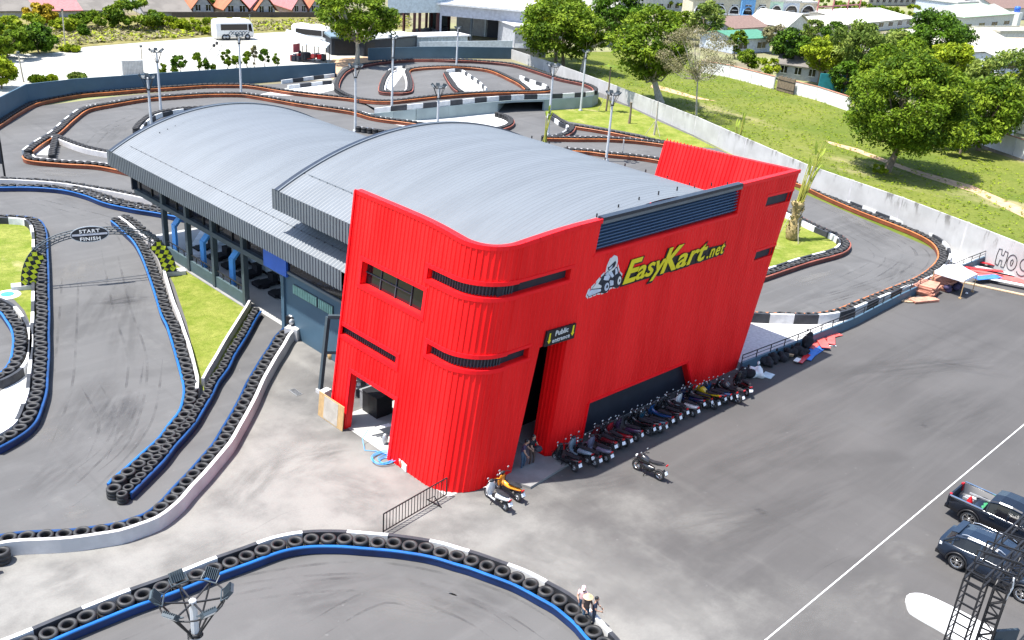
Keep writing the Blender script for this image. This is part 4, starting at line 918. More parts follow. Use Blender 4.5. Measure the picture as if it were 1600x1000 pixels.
# inside the gallery: bent blue frames, a pale curved counter, karts in the dark
for px, py in ((278, 406), (322, 433), (367, 458)):
    p = onX(px, py, 29.6); y = p.y
    q = MB(); q.bar((29.5, y, 0), (29.5, y, 1.95), .18, .55); q.bar((29.5, y, 1.86), (31.0, y+.1, 3.45), .55, .18); q.build('bent_frame', 'bluebar', pit)
q = MB(); path = curve([Vector(p) for p in ((32.6, 63, 0), (32.4, 55, 0), (31.8, 51.5, 0), (31.3, 49.3, 0), (32.0, 48.3, 0), (33.5, 48.0, 0))], .4)
q.sweep(path, [(-.12, 0), (.12, 0), (.12, 1.0), (-.12, 1.0)]); q.build('counter', mat('pale counter panel', (.50, .56, .60), .5), pit)
q = MB(); q.sweep(path, [(-.16, 0), (.16, 0), (.16, .18), (-.16, .18)]); q.build('counter_base', 'black', pit)
q = MB(); q.mm((34.5, 49, 1.9), (37.9, 64, 2.0)); q.mm((34.4, 48.9, .9), (34.6, 64, 1.9)); q.build('counter', 'slate', pit)
for k in range(5): q2 = MB(); q2.mm((34.0, 50+k*1.2, 2.02), (34.7, 50.4+k*1.2, 2.1)); q2.build('shelf_light', 'steel', pit)
q = MB(); q.prism([(29.4, 62), (33, 66.5), (40, 66.5), (40, 64), (34, 58)], .02, .2); q.build('ramp', mat('pale grey ramp', (.66, .68, .70), .6), pit)
q = MB(); q.add([(33.2, 50, .9), (33.2, 66, .9), (37.6, 66, 2.3), (37.6, 50, 2.3)], [(0, 1, 2, 3)]); q.add([(33.2, 50, 0), (33.2, 66, 0), (33.2, 66, .9), (33.2, 50, .9)], [(0, 1, 2, 3)]); q.build('bright_plane', 'white', pit)  # slanted white plane added to brighten the inside of the gallery
for k in range(6):
    q = MB(); y = 51.5+k*2.1; q.mm((30.4, y, .1), (31.9, y+.9, .32)); q.mm((31.6, y+.1, .3), (32.0, y+.8, .8)); q.mm((30.7, y-.15, .02), (31.1, y+1.05, .3)); o = q.build('parked_kart', 'blackmat', pit)
# ================================================================== two wheelers
def wheel_parts(root, x, r, w, y=0., rim='steel', spokes=5):
    t = MB(); n = 10
    t.lathe([(r-.075+.075*math.cos(a), w/2*math.sin(a)) for a in (2*PI*k/n for k in range(n))], (x, y, r), 22, 0, True, 'Y', True)
    wh = t.build('wheel', 'tyredark', root)
    q = MB(); q.lathe([(r-.14, -.025), (r-.1, -.03), (r-.1, .03), (r-.14, .025)], (x, y, r), 20, 0, True, 'Y', True); q.lathe([(.001, -.05), (.05, -.05), (.05, .05), (.001, .05)], (x, y, r), 10, 0, True, 'Y')
    for k in range(spokes): a = 2*PI*k/spokes; q.bar((x, y, r), (x+(r-.12)*math.cos(a), y, r+(r-.12)*math.sin(a)), .035, .03)
    q.build('rim', rim, wh)
def ering(x, z, ry, rz, n=12, p=1.): return [(x, ry*math.cos(t), z+rz*math.sin(t)) for t in (2*PI*k/n for k in range(n))]
def make_bike(kind, loc, rz, label):
    root = empty('motorbike', loc, label, 'motorbike', 'motorbikes parked outside the red building', rz)
    paint = 'white'
    L = dict(parent=root, local=True)
    sport = kind == 'sport'; moped = kind == 'moped'
    r = .29 if sport else .26 if moped else .24
    for x in ((.66, -.62)):
        wheel_parts_local(root, x, r, .13 if sport else .10, 'chrome' if sport else 'steel', 5 if sport else 7)
    q = MB()
    if sport:
        q.loft([ering(.75, .72, .03, .05), ering(.62, .80, .14, .16), ering(.45, .80, .19, .22), ering(.2, .78, .19, .20), ering(0, .74, .14, .14)])          # fairing + tank
        q.loft([ering(.5, .5, .1, .12), ering(.25, .45, .16, .2), ering(-.1, .44, .16, .16), ering(-.3, .48, .08, .1)])
        q.loft([ering(-.1, .78, .1, .07), ering(-.45, .84, .12, .09), ering(-.78, .93, .09, .06), ering(-.95, .98, .03, .03)])
    elif moped:
        q.loft([ering(.38, .58, .09, .16), ering(.2, .52, .1, .12), ering(-.1, .52, .11, .1), ering(-.5, .62, .11, .09), ering(-.82, .70, .06, .05)])
        q.loft([[(.56, -.1, .3), (.56, .1, .3), (.5, .1, .3), (.5, -.1, .3)], [(.5, -.21, .6), (.5, .21, .6), (.44, .2, .6), (.44, -.2, .6)], [(.42, -.14, .92), (.42, .14, .92), (.36, .12, .92), (.36, -.12, .92)]])
    else:
        q.loft([ering(-.02, .48, .13, .16), ering(-.2, .56, .16, .17), ering(-.5, .62, .17, .14), ering(-.75, .68, .13, .10), ering(-.92, .72, .05, .04)])
        q.loft([[(.50, -.13, .26), (.50, .13, .26), (.42, .13, .26), (.42, -.13, .26)], [(.55, -.2, .5), (.55, .2, .5), (.40, .2, .5), (.40, -.2, .5)], [(.52, -.21, .75), (.52, .21, .75), (.38, .2, .75), (.38, -.2, .75)], [(.44, -.13, 1.0), (.44, .13, 1.0), (.34, .12, 1.0), (.34, -.12, 1.0)]])
        q.box((.2, 0, .3), (.5, .3, .07))
    pr = [(r+.03, a) for a in (0,)]
    fs = []
    for k in range(7):                      # front mudguard
        a = R(30+k*22); fs.append([(.66+(r+.04)*math.cos(a), s*.065, r+(r+.04)*math.sin(a)) for s in (-1, 1)]+[(.66+(r+.06)*math.cos(a), s*.06, r+(r+.06)*math.sin(a)) for s in (1, -1)])
    q.loft(fs, 0, True)
    q.build('body', 'white', root, True)
    q = MB()
    q.bar((.40, 0, .95), (.66, -.075, r), .04); q.bar((.40, 0, .95), (.66, .075, r), .04); q.bar((-.05, .09, .42), (-.62, .1, r), .05); q.bar((-.05, -.09, .42), (-.62, -.1, r), .05); q.box((0, 0, .38), (.45, .22, .2)); q.bar((.05, .12, .3), (.1, .26, 0.02), .03)
    q.bar((-.82, 0, .66), (-1.0, 0, .38), .14, .02)
    q.build('frame', 'black', root, True)
    q = MB()
    if sport: q.loft([ering(.05, .87, .08, .03), ering(-.2, .84, .13, .05), ering(-.5, .92, .12, .05), ering(-.75, 1.0, .07, .03)])
    else: q.loft([ering(.02, .76, .09, .04), ering(-.15, .77, .14, .05), ering(-.45, .80, .14, .05), ering(-.75, .84, .10, .04), ering(-.82, .84, .05, .02)])
    q.build('seat', 'blackmat', root, True)
    q = MB(); hz = .98 if sport else 1.04
    q.tube([(.30, -.35, hz), (.36, -.2, hz+.03), (.40, 0, hz+.02), (.36, .2, hz+.03), (.30, .35, hz)], .018, 8)
    for s in (-1, 1): q.tube([(.285, s*.36, hz-.003), (.34, s*.23, hz+.02)], .026, 8); q.tube([(.37, s*.2, hz+.03), (.36, s*.27, hz+.2)], .008, 6)
    q.ell((.42, 0, hz), (.09, .13, .08)); hb = q.build('handlebar', 'black', root, True)
    for s in (-1, 1):
        q = MB(); q.ell((.36, s*.28, hz+.23), (.02, .065, .045)); q.build('mirror', 'steel', root, True)
    q = MB(); q.ell((.53 if not sport else .74, 0, .93 if not sport else .8), (.05, .1, .07)); q.build('headlight', 'lens', root, True)
    q = MB(); q.box((-.93 if not sport else -.96, 0, .72 if not sport else .96), (.05, .16, .07)); q.build('tail_light', 'lens_red', root, True)
    q = MB(); q.box((-.98, 0, .53), (.015, .22, .17), 0, 0, Matrix.Rotation(R(25), 3, 'Y')); q.build('number_plate', 'plate', root, True)
    q = MB(); q.tube([(0, -.13, .3), (-.3, -.17, .3), (-.45, -.18, .34), (-.85, -.2, .46)], [.025, .03, .055, .06], 10); q.build('exhaust', 'steel', root, True)
    return root
def wheel_parts_local(root, x, r, w, rim, spokes):
    t = MB(); n = 10
    t.lathe([(r-.065+.065*math.cos(a), w/2*math.sin(a)) for a in (2*PI*k/n for k in range(n))], (x, 0, r), 22, 0, True, 'Y', True)
    wh = t.build('wheel', 'tyredark', root, True)
    q = MB(); q.lathe([(r-.13, -.025), (r-.09, -.03), (r-.09, .03), (r-.13, .025)], (x, 0, r), 20, 0, True, 'Y', True); q.lathe([(.001, -.05), (.05, -.05), (.05, .05), (.001, .05)], (x, 0, r), 10, 0, True, 'Y')
    for k in range(spokes): a = 2*PI*k/spokes; q.bar((x, 0, r), (x+(r-.11)*math.cos(a), 0, r+(r-.11)*math.sin(a)), .03, .03)
    q.build('rim', rim, wh, True)
def setpaint(root, mt):
    for o in COL.objects:
        if o.parent == root and o.name.startswith('body'):
            o.material_slots[0].link = 'OBJECT'; o.material_slots[0].material = mt
def pt(n, c, rough=.25): return mat(n, c, rough, var=.04, spec=.5, coat=.5)
PAINT = dict(black=pt('black bike paint', (.012, .012, .015)), silver=pt('pale blue silver bike paint', (.22, .29, .35)), lav=pt('lavender grey bike paint', (.16, .155, .22)), dred=pt('dark maroon bike paint', (.09, .01, .014)), redb=pt('red bike paint', (.26, .01, .016)), purple=pt('dark plum bike paint', (.05, .025, .06)), teal=pt('teal bike paint', (.008, .05, .085)), blue=pt('blue bike paint', (.01, .06, .17)), white=pt('white bike paint', (.6, .6, .6)), navy=pt('navy bike paint', (.006, .012, .05)), yellow=pt('yellow bike paint', (.40, .30, .008)), orange=pt('orange bike paint', (.85, .30, .02)), grey=pt('dark grey bike paint', (.03, .03, .035)))
BK = [  # rear (plate) pixel, front pixel, kind, paint, label
 ((906, 728), (880, 694), 'scooter', 'black', 'black scooter first in the row by the entrance doorstep'),
 ((926, 716), (893, 682), 'scooter', 'silver', 'pale silver blue scooter second from the entrance doorstep'),
 ((956, 713), (920, 678), 'scooter', 'lav', 'lavender grey scooter between the silver and the maroon ones'),
 ((962, 698), (932, 672), 'scooter', 'dred', 'dark maroon scooter left of the bright red one'),
 ((986, 689), (952, 664), 'scooter', 'redb', 'bright red scooter in the row along the red wall'),
 ((1003, 680), (974, 652), 'scooter', 'purple', 'dark plum scooter right of the bright red one'),
 ((1022, 671), (993, 648), 'moped', 'black', 'black moped between the plum scooter and the teal one'),
 ((1041, 667), (1008, 640), 'scooter', 'teal', 'teal scooter in front of the dark base panel'),
 ((1051, 658), (1018, 632), 'moped', 'blue', 'mid blue moped in the middle of the parked row'),
 ((1074, 645), (1044, 622), 'moped', 'grey', 'dark grey moped right of the mid blue one'),
 ((1091, 643), (1058, 616), 'scooter', 'white', 'white scooter near the right end of the dark base panel'),
 ((1100, 632), (1072, 610), 'scooter', 'navy', 'navy blue scooter beside the white one'),
 ((1124, 626), (1092, 604), 'sport', 'yellow', 'yellow and black motorbike toward the far end of the row'),
 ((1142, 622), (1112, 598), 'scooter', 'blue', 'blue scooter third from the far end of the row'),
 ((1152, 619), (1126, 594), 'moped', 'black', 'black moped second from the far end of the row'),
 ((1162, 617), (1140, 590), 'sport', 'grey', 'dark grey motorbike near the end of the row, nearest the bags but one'),
 ((1173, 611), (1150, 588), 'scooter', 'black', 'black scooter last in the row beside the bags'),
 ((938, 720), (905, 688), 'moped', 'black', 'black moped squeezed between the pale silver and lavender scooters'),
 ((974, 693), (944, 666), 'moped', 'grey', 'dark grey moped squeezed between the maroon and bright red scooters'),
 ((1031, 669), (1001, 644), 'scooter', 'black', 'black scooter directly left of the teal one'),
 ((1063, 653), (1030, 628), 'scooter', 'black', 'black scooter directly right of the mid blue moped'),
 ((1112, 629), (1082, 607), 'moped', 'black', 'black moped between the navy scooter and the yellow motorbike'),
 ((1133, 624), (1102, 600), 'scooter', 'purple', 'dark plum scooter right of the yellow motorbike'),
 ((1041, 735), (984, 707), 'sport', 'black', 'black sport motorbike standing in the sun in front of the row'),
 ((797, 789), (756, 750), 'scooter', 'white', 'white scooter in the sun at the rounded red corner'),
 ((817, 774), (783, 745), 'moped', 'orange', 'small orange motorbike beside the white scooter at the corner')]
proto = {}
for (rx, ry), (fx, fy), kind, col, lab in BK:
    a = G(rx, ry, .5 if kind != 'sport' else .7); b = G(fx, fy, .75); a.z = b.z = 0; d = (b-a); ang = math.atan2(d.y, d.x)
    if ry < 735 and rx < 1165: ang = .5*ang+.5*R(107)
    ang += R(random.Random(int(rx*7)).uniform(-10, 10)) if rx > 860 and ry < 735 else 0; c = a+Vector((math.cos(ang), math.sin(ang), 0))*.95
    if kind not in proto: b_ = proto[kind] = make_bike(kind, c, ang, lab)
    else: b_ = dup(proto[kind], c, ang, lab)
    setpaint(b_, PAINT[col])

# ================================================================== cars
def make_car(kind, loc, rz, label, name, cat, paint):
    root = empty(name, loc, label, cat, None, rz); suv = kind == 'suv'
    Lh, W = (2.28, .93) if suv else (2.68, .94); wb = 1.37 if suv else 1.62; wr = .37 if suv else .40
    axf, axr = (wb+.02, -wb+.02) if suv else (1.72, -1.52)
    sill = .30 if suv else .42
    bx = -1.02                                   # front of the pickup bed
    def half(x): return W*(1-.16*(abs(x)/Lh)**7)
    def belt(x):
        if suv: return 1.06+.04*math.cos(x*.8) if x < 1.0 else 1.06+.0-(x-1.0)**1.6*.12
        return 1.16 if x < 1.25 else 1.16-(x-1.25)**1.7*.07
    def low(x):
        z = sill
        for ax in (axf, axr):
            dx = abs(x-ax)
            if dx < wr+.07: z = max(z, wr+math.sqrt((wr+.07)**2-dx*dx))
        if abs(x) > Lh-.25: z = max(z, sill+.12*(abs(x)-Lh+.25)/.25)
        return z
    xs = sorted(set([-Lh+2*Lh*k/64 for k in range(65)]+([bx, bx+.001] if not suv else [])))
    def ring(x, bed=False):
        w_, b, z0 = half(x), belt(x), low(x)
        sd = [(.90, z0), (.985, z0+(b-z0)*.12), (1.0, z0+(b-z0)*.55), (.985, z0+(b-z0)*.86), (.95, b)]
        if bed: inn = [(.90, b), (.90, .68), (.0, .67)]
        else: inn = [(.90, b+.012), (.6, b+.03), (0., b+.05)]
        h = sd+inn
        pts = [(x, -w_*a, z) for a, z in h]+[(x, w_*a, z) for a, z in h[::-1][1:]]+[(x, 0, z0+.03)]
        return pts
    q = MB()
    if suv: q.loft([ring(x) for x in xs])
    else:
        q.loft([ring(x, True) for x in xs if x <= bx]); q.loft([ring(x) for x in xs if x > bx])
        q.mm((-Lh+.02, -.84, .6), (-Lh+.10, .84, 1.14)); q.mm((bx-.06, -.86, .66), (bx, .86, 1.2))
    q.build('body', paint, root, True)
    # greenhouse
    if suv: gs = [(-2.12, 1.10, .80), (-1.72, 1.50, .70), (-1.25, 1.64, .68), (-.6, 1.68, .68), (.0, 1.66, .67), (.38, 1.58, .66), (1.22, 1.09, .76)]
    else: gs = [(-1.06, 1.18, .80), (-.92, 1.70, .72), (-.55, 1.80, .70), (.0, 1.82, .70), (.45, 1.78, .69), (.62, 1.70, .69), (1.38, 1.19, .78)]
    def gring(x, zt, wt):
        b = belt(x)+.005; w_ = min(half(x)*.94, .88); h = [(w_, b), (wt+.02, max(b, zt-.09)), (wt-.07, max(b, zt-.02)), (0, max(b, zt+.03))]
        return [Vector((x, -a, z)) for a, z in h]+[Vector((x, a, z)) for a, z in h[::-1][1:]]
    rg = [gring(*g) for g in gs]; n = len(rg)
    top = MB(); side = {1: MB(), -1: MB()}; fr, rr = MB(), MB(); pil = MB()
    for i in range(n-1):
        for k in range(6):
            quad = [rg[i][k], rg[i][k+1], rg[i+1][k+1], rg[i+1][k]]
            tgt = (side[-1] if k == 0 else side[1]) if k in (0, 5) else rr if i == 0 else fr if i == n-2 else top
            tgt.add(quad, [(0, 1, 2, 3)], 0, True)
    top.build('roof', paint, root, True)
    for s in (-1, 1): side[s].build('side_window', 'glass', root, True)
    fr.build('windscreen', 'glass', root, True); rr.build('rear_window', 'glass', root, True)
    for s in (0, 6):
        pil = MB(); kk = 1 if s == 0 else 5
        for i in ([0, 1, 3, n-2, n-1] if suv else [0, 1, 3, n-2, n-1]):
            a, b = rg[i][s], rg[i][kk]
            if (a-b).length > .1: pil.bar(a*1.0, b*1.0, .07, .05)
        for i in range(n-1): pil.bar(rg[i][kk], rg[i+1][kk], .06, .05)
        if suv: pil.bar(rg[0][s], rg[1][kk], .16, .04); pil.bar(rg[0][s]+Vector((.15, 0, 0)), rg[1][kk]+Vector((.2, 0, 0)), .14, .04)
        pil.bar(rg[n-2][kk], rg[n-1][s], .06); pil.build('pillar', paint, root, True)
    for s in (-1, 1):                            # trim, doors, lamps, mirrors
        q = MB()
        for ax in (axf, axr):
            pts = [(ax+(wr+.07)*math.cos(a), s*(half(ax)*.975), wr+(wr+.07)*math.sin(a)) for a in (R(-5+190*k/14) for k in range(15))]; q.tube(pts, .045, 6)
        q.bar((axr+wr+.1, s*W*.95, sill+.03), (axf-wr-.1, s*W*.95, sill+.03), .1, .12); q.build('cladding', 'black', root, True)
        q = MB(); x0, x1 = (-.2, .9) if suv else (.15, 1.15)
        for xx in ((-1.0, -.05, .95) if suv else (-.98, .1, 1.1)): q.bar((xx, s*half(xx)*.999, sill+.15), (xx, s*half(xx)*.975, belt(xx)-.02), .012)
        q.build('door_gap', 'signblack', root, True)
        for xx in ((-.35, .55) if suv else (-.25, .8)):
            q = MB(); q.box((xx-.35, s*W*.995, belt(xx)-.16), (.2, .04, .035)); q.build('door_handle', 'chrome' if not suv else paint, root, True)
        q = MB(); xm = .78 if suv else .95; q.ell((xm, s*(W+.12), belt(xm)+.08), (.08, .12, .09)); q.bar((xm, s*W*.93, belt(xm)), (xm, s*(W+.08), belt(xm)+.05), .05); q.build('mirror', paint, root, True)
        q = MB(); q.box((-Lh+.07, s*.70, belt(-Lh)-.16), (.10, .30 if suv else .14, .12 if suv else .4), -s*.25); q.build('tail_light', 'lens' if suv else 'lens_red', root, True)
        q = MB(); q.box((Lh-.12, s*.64, belt(Lh)-.1), (.18, .34, .13), s*.35); q.build('headlight', 'lens', root, True)
        for ax in (axf, axr):
            t = MB(); nn = 10; cy_ = s*(W-.13)
            t.lathe([(wr-.075+.075*math.cos(a), .115*math.sin(a)) for a in (2*PI*k/nn for k in range(nn))], (ax, cy_, wr), 28, 0, True, 'Y', True)
            wh = t.build('wheel', 'tyredark', root, True)
            q = MB(); q.lathe([(.001, s*.06), (.07, s*.075), (.08, s*.05)], (ax, cy_, wr), 16, 0, True, 'Y'); q.lathe([(wr-.15, s*.06), (wr-.105, s*.10), (wr-.12, s*.02)], (ax, cy_, wr), 26, 0, True, 'Y')
            for k in range(10): a = 2*PI*k/10+(.12 if k % 2 else -.12); q.bar((ax+.05*math.cos(a), cy_+s*.06, wr+.05*math.sin(a)), (ax+(wr-.11)*math.cos(a), cy_+s*.085, wr+(wr-.11)*math.sin(a)), .03, .035)
            q.build('rim', 'chrome', wh, True)
            q = MB(); q.lathe([(.001, s*.0), (wr-.1, s*.0)], (ax, cy_, wr), 20, 0, False, 'Y'); q.build('brake_disc', 'black', wh, True)
            q = MB(); q.lathe([(.001, -s*.16), (wr+.05, -s*.16), (wr+.05, -s*.12)], (ax, cy_, wr), 20, 0, False, 'Y'); q.build('arch_liner', 'signblack', root, True)
    q = MB(); q.mm((-Lh-.05, -.78, sill+.02), (-Lh+.25, .78, sill+.2)); q.build('bumper', 'black', root, True)
    q = MB(); q.mm((Lh-.3, -.7, sill+.02), (Lh+.02, .7, sill+.3)); q.build('bumper', 'black', root, True)
    if suv:
        q = MB(); q.box((-1.80, 0, 1.56), (.30, 1.22, .04), 0, 0, Matrix.Rotation(R(-12), 3, 'Y')); q.build('spoiler', paint, root, True)
        for s in (-1, 1):
            q = MB(); q.tube([(-1.5, s*.66, 1.63), (-1.3, s*.66, 1.70), (.1, s*.66, 1.72), (.3, s*.66, 1.64)], .018, 6); q.build('roof_rail', 'chrome', root, True)
    else:
        q = MB()
        for s in (-1, 1): q.bar((-Lh+.1, s*.89, 1.19), (bx-.05, s*.89, 1.19), .1, .035)
        q.build('bed_rail', 'chrome', root, True)
    return root
CP = mat('dark blue black car paint', (.006, .009, .016), .2, metal=.0, var=.03, spec=.35, coat=.3)
CP2 = mat('deep slate car paint', (.010, .018, .034), .2, metal=.0, var=.03, spec=.35, coat=.3)
pk = make_car('pickup', (42.92, 11.65-2.68, 0), -PI/2, 'dark pickup truck with an open bed of tools, beyond the white painted line', 'pickup_truck', 'pickup truck', CP)
make_car('suv', (39.22, 8.18, 0), -PI/2, 'dark blue SUV with sloping rear parked next to the pickup', 'suv', 'SUV', CP2)
q = MB(); q.lathe([(.02, .0), (.12, .0), (.14, .2), (.12, .26), (.06, .42), (.03, .5), (.02, .5)], (42.75, 10.85, .69), 14); tag(q.build('red_bucket', 'lens_red'), 'small red container standing in the pickup bed', 'container')
q = MB(); q.bar((43.3, 11.25, .74), (43.4, 10.25, .74), .12); q.bar((43.5, 11.15, .9), (43.5, 10.15, .92), .07); q.bar((43.2, 11.3, .72), (43.1, 10.3, .72), .1); tag(q.build('pipe_bundle', 'steel'), 'bundle of grey pipes lying in the pickup bed', 'pipes')
q = MB(); GREEN = mat('green fabric', (.03, .22, .09), .7)
for k in range(5): q.ell((42.9+.1*k, 10.3-.08*(k % 3), .78), (.2, .18, .1), 10, 6)
tag(q.build('green_bag', GREEN), 'crumpled green bag in the pickup bed by the cab', 'bag')

# ================================================================== people
def person(loc, rz, label, joints, cols, hat=None, hair=True, lean=0.):
    root = empty('person', loc, label, 'person', None, rz)
    J = dict(pelvis=(0, 0, .95), waist=(0, 0, 1.1), chest=(.01, 0, 1.3), neck=(.0, 0, 1.45), head0=(.02, 0, 1.53),
             shL=(0, .17, 1.40), elL=(.0, .24, 1.13), wrL=(.06, .25, .88), shR=(0, -.17, 1.40), elR=(.0, -.24, 1.13), wrR=(.06, -.25, .88),
             hipL=(0, .09, .90), knL=(.03, .10, .50), anL=(0, .11, .09), toL=(.17, .13, .03), hipR=(0, -.09, .90), knR=(.03, -.10, .50), anR=(0, -.11, .09), toR=(.17, -.13, .03))
    J.update(joints); Rd = dict(pelvis=.135, waist=.125, chest=.15, neck=.06, head0=.06, shL=.075, shR=.075, elL=.047, elR=.047, wrL=.03, wrR=.03, hipL=.095, hipR=.095, knL=.065, knR=.065, anL=.045, anR=.045, toL=.04, toR=.04)
    names = list(J); E = [('pelvis', 'waist'), ('waist', 'chest'), ('chest', 'neck'), ('neck', 'head0')]
    for s in 'LR': E += [('chest', 'sh'+s), ('sh'+s, 'el'+s), ('el'+s, 'wr'+s), ('pelvis', 'hip'+s), ('hip'+s, 'kn'+s), ('kn'+s, 'an'+s), ('an'+s, 'to'+s)]
    me = bpy.data.meshes.new('tmp'); me.from_pydata([J[n] for n in names], [(names.index(a), names.index(b)) for a, b in E], [])
    ob = bpy.data.objects.new('tmp', me); COL.objects.link(ob); md = ob.modifiers.new('skin', 'SKIN'); md.use_smooth_shade = True
    for i, n in enumerate(names):
        sv = me.skin_vertices[0].data[i]; sv.radius = (Rd[n], Rd[n]*(.75 if n in ('chest', 'waist', 'pelvis') else 1)); sv.use_root = n == 'pelvis'
    ob.modifiers.new('sub', 'SUBSURF').levels = 1
    bpy.context.view_layer.update()
    ev = bpy.data.meshes.new_from_object(ob.evaluated_get(bpy.context.evaluated_depsgraph_get())); bpy.data.objects.remove(ob)
    q = MB(); reg = []
    for p in ev.polygons:
        c = Vector(p.center); best = min(E, key=lambda e: segdist(c, Vector(J[e[0]]), Vector(J[e[1]]))); a, b = best
        if b.startswith('to'): mi = 3
        elif b[:2] in ('kn', 'an', 'hi'): mi = 2
        elif b.startswith('wr') or b in ('neck', 'head0') and c.z > J['neck'][2]-.02: mi = 0
        elif b.startswith('el') and (c-Vector(J[b])).length < .13: mi = 0
        else: mi = 1
        reg.append(mi)
    vs = [v.co[:] for v in ev.vertices]
    for p, mi in zip(ev.polygons, reg): q.f.append(tuple(p.vertices)); q.m.append(mi); q.s.append(True)
    q.v = list(vs)
    hd = Vector(J['head0'])+Vector((.015, 0, .09)); q.ell(hd, (.098, .078, .125), 16, 12, 0); q.ell(hd+Vector((.1, 0, -.01)), (.02, .013, .022), 8, 6, 0)
    for s in (-1, 1): q.ell(hd+Vector((0, s*.08, -.005)), (.02, .012, .03), 8, 6, 0); q.ell(hd+Vector((.085, s*.032, .015)), (.012, .014, .009), 8, 6, 3)
    q.box(hd+Vector((.088, 0, -.055)), (.01, .045, .01), 0, 3)
    for s in 'LR':                        # hand: palm, four unequal fingers, thumb
        w_, e_ = Vector(J['wr'+s]), Vector(J['el'+s]); d = (w_-e_).normalized(); sd = d.cross(Vector((0, 1, 0))).normalized(); fl = d.cross(sd)
        pc = w_+d*.05; q.ell(pc, (.042, .03, .045), 8, 6, 0)
        for k, L_ in enumerate((.07, .08, .075, .058)):
            b0 = pc+d*.03+sd*(.03-.02*k); q.tube([b0, b0+d*L_*.55+fl*.008, b0+d*L_*.85+fl*.03], [.009, .008, .006], 6, 0)
        b0 = pc-d*.01+sd*.035; q.tube([b0, b0+sd*.03+d*.025, b0+sd*.035+d*.055+fl*.015], [.011, .010, .007], 6, 0)
    q.raw = True
    q.build('body', ['skin', cols[0], cols[1], cols[2]], root, True)
    if hair and hat is None: h = MB(); h.ell(hd+Vector((-.02, 0, .03)), (.105, .088, .115), 14, 10); h.build('hair', 'signblack', root, True)
    if hat:
        h = MB(); c = hd+Vector((0, 0, .07))
        if hat[0] == 'cap': h.ell(c, (.115, .10, .09), 14, 8); h.box(c+Vector((.14, 0, -.01)), (.14, .15, .02))
        else: h.lathe([(.001, .12), (.08, .115), (.105, .0), (.24, -.03), (.25, -.04), (.1, -.015), (.001, .0)], c, 20)
        h.build('hat', hat[1], root, True)
    return root
def segdist(p, a, b):
    d = b-a; t = max(0, min(1, (p-a).dot(d)/max(d.length_squared, 1e-9))); return (p-(a+d*t)).length
SH_P = mat('dark purple shirt cloth', (.05, .035, .075), .85); JEANS = mat('blue jeans cloth', (.05, .09, .14), .85); SH_PK = mat('pale pink cloth', (.62, .40, .40), .85); NAVYC = mat('navy cloth', (.015, .022, .045), .85); STRAW = mat('straw hat weave', (.52, .36, .20), .8); PINKH = mat('pink hat cloth', (.72, .45, .46), .85); BROWNT = mat('brown trousers cloth', (.09, .06, .05), .85)
pa = G(815, 733); pb = G(829, 727)
person(pa, R(-60), 'person in a dark purple shirt and blue jeans standing in the public entrance', dict(chest=(.07, 0, 1.28), neck=(.11, 0, 1.42), head0=(.15, 0, 1.49), shL=(.07, .17, 1.37), shR=(.07, -.17, 1.37), elR=(.14, -.24, 1.12), wrR=(.27, -.2, .92), elL=(.2, .22, 1.14), wrL=(.40, .12, 1.1), knL=(.1, .12, .5), anL=(.03, .15, .09), toL=(.2, .17, .03)), (SH_P, JEANS, 'black'))
person(pb, R(-75), 'person in dark clothes with white soled shoes standing on the entrance step', dict(elR=(.12, -.25, 1.14), wrR=(.3, -.16, 1.08), elL=(.12, .25, 1.14), wrL=(.3, .14, 1.08), knL=(.1, .11, .52), anL=(.06, .12, .09), toL=(.24, .13, .03)), ('blackmat', BROWNT, 'white'))
q = MB(); c = pb+Vector((.02, -.38, 1.12)); q.ell(c, (.2, .2, .16), 16, 10); q.lathe([(.2, -.03), (.215, 0), (.2, .03)], c, 18); tag(q.build('round_bag', 'navy'), 'dark round bag held by the person on the entrance step', 'bag')
for px, rz, lab, cols, hat in (((913, 921), -150, 'person in a pink hat and pale pink top behind the foreground tyre barrier', (SH_PK, JEANS, 'black'), ('cap', PINKH)), ((919, 935), -120, 'person in a wide straw hat standing behind the foreground tyre barrier', (BROWNT, JEANS, 'black'), ('straw', STRAW)), ((932, 938), -60, 'dark haired person in navy clothes beside the straw hat', (NAVYC, NAVYC, 'black'), None)):
    p = G(*px, 1.36); p.z = 0; p += Vector((.10, .10, 0)); pe = person(p, R(rz), lab, dict(elR=(.1, -.24, 1.14), wrR=(.28, -.14, 1.06), elL=(.1, .24, 1.14), wrL=(.28, .16, 1.04), head0=(.04, 0, 1.52)), cols, hat); pe.scale = (.82, .82, .82)
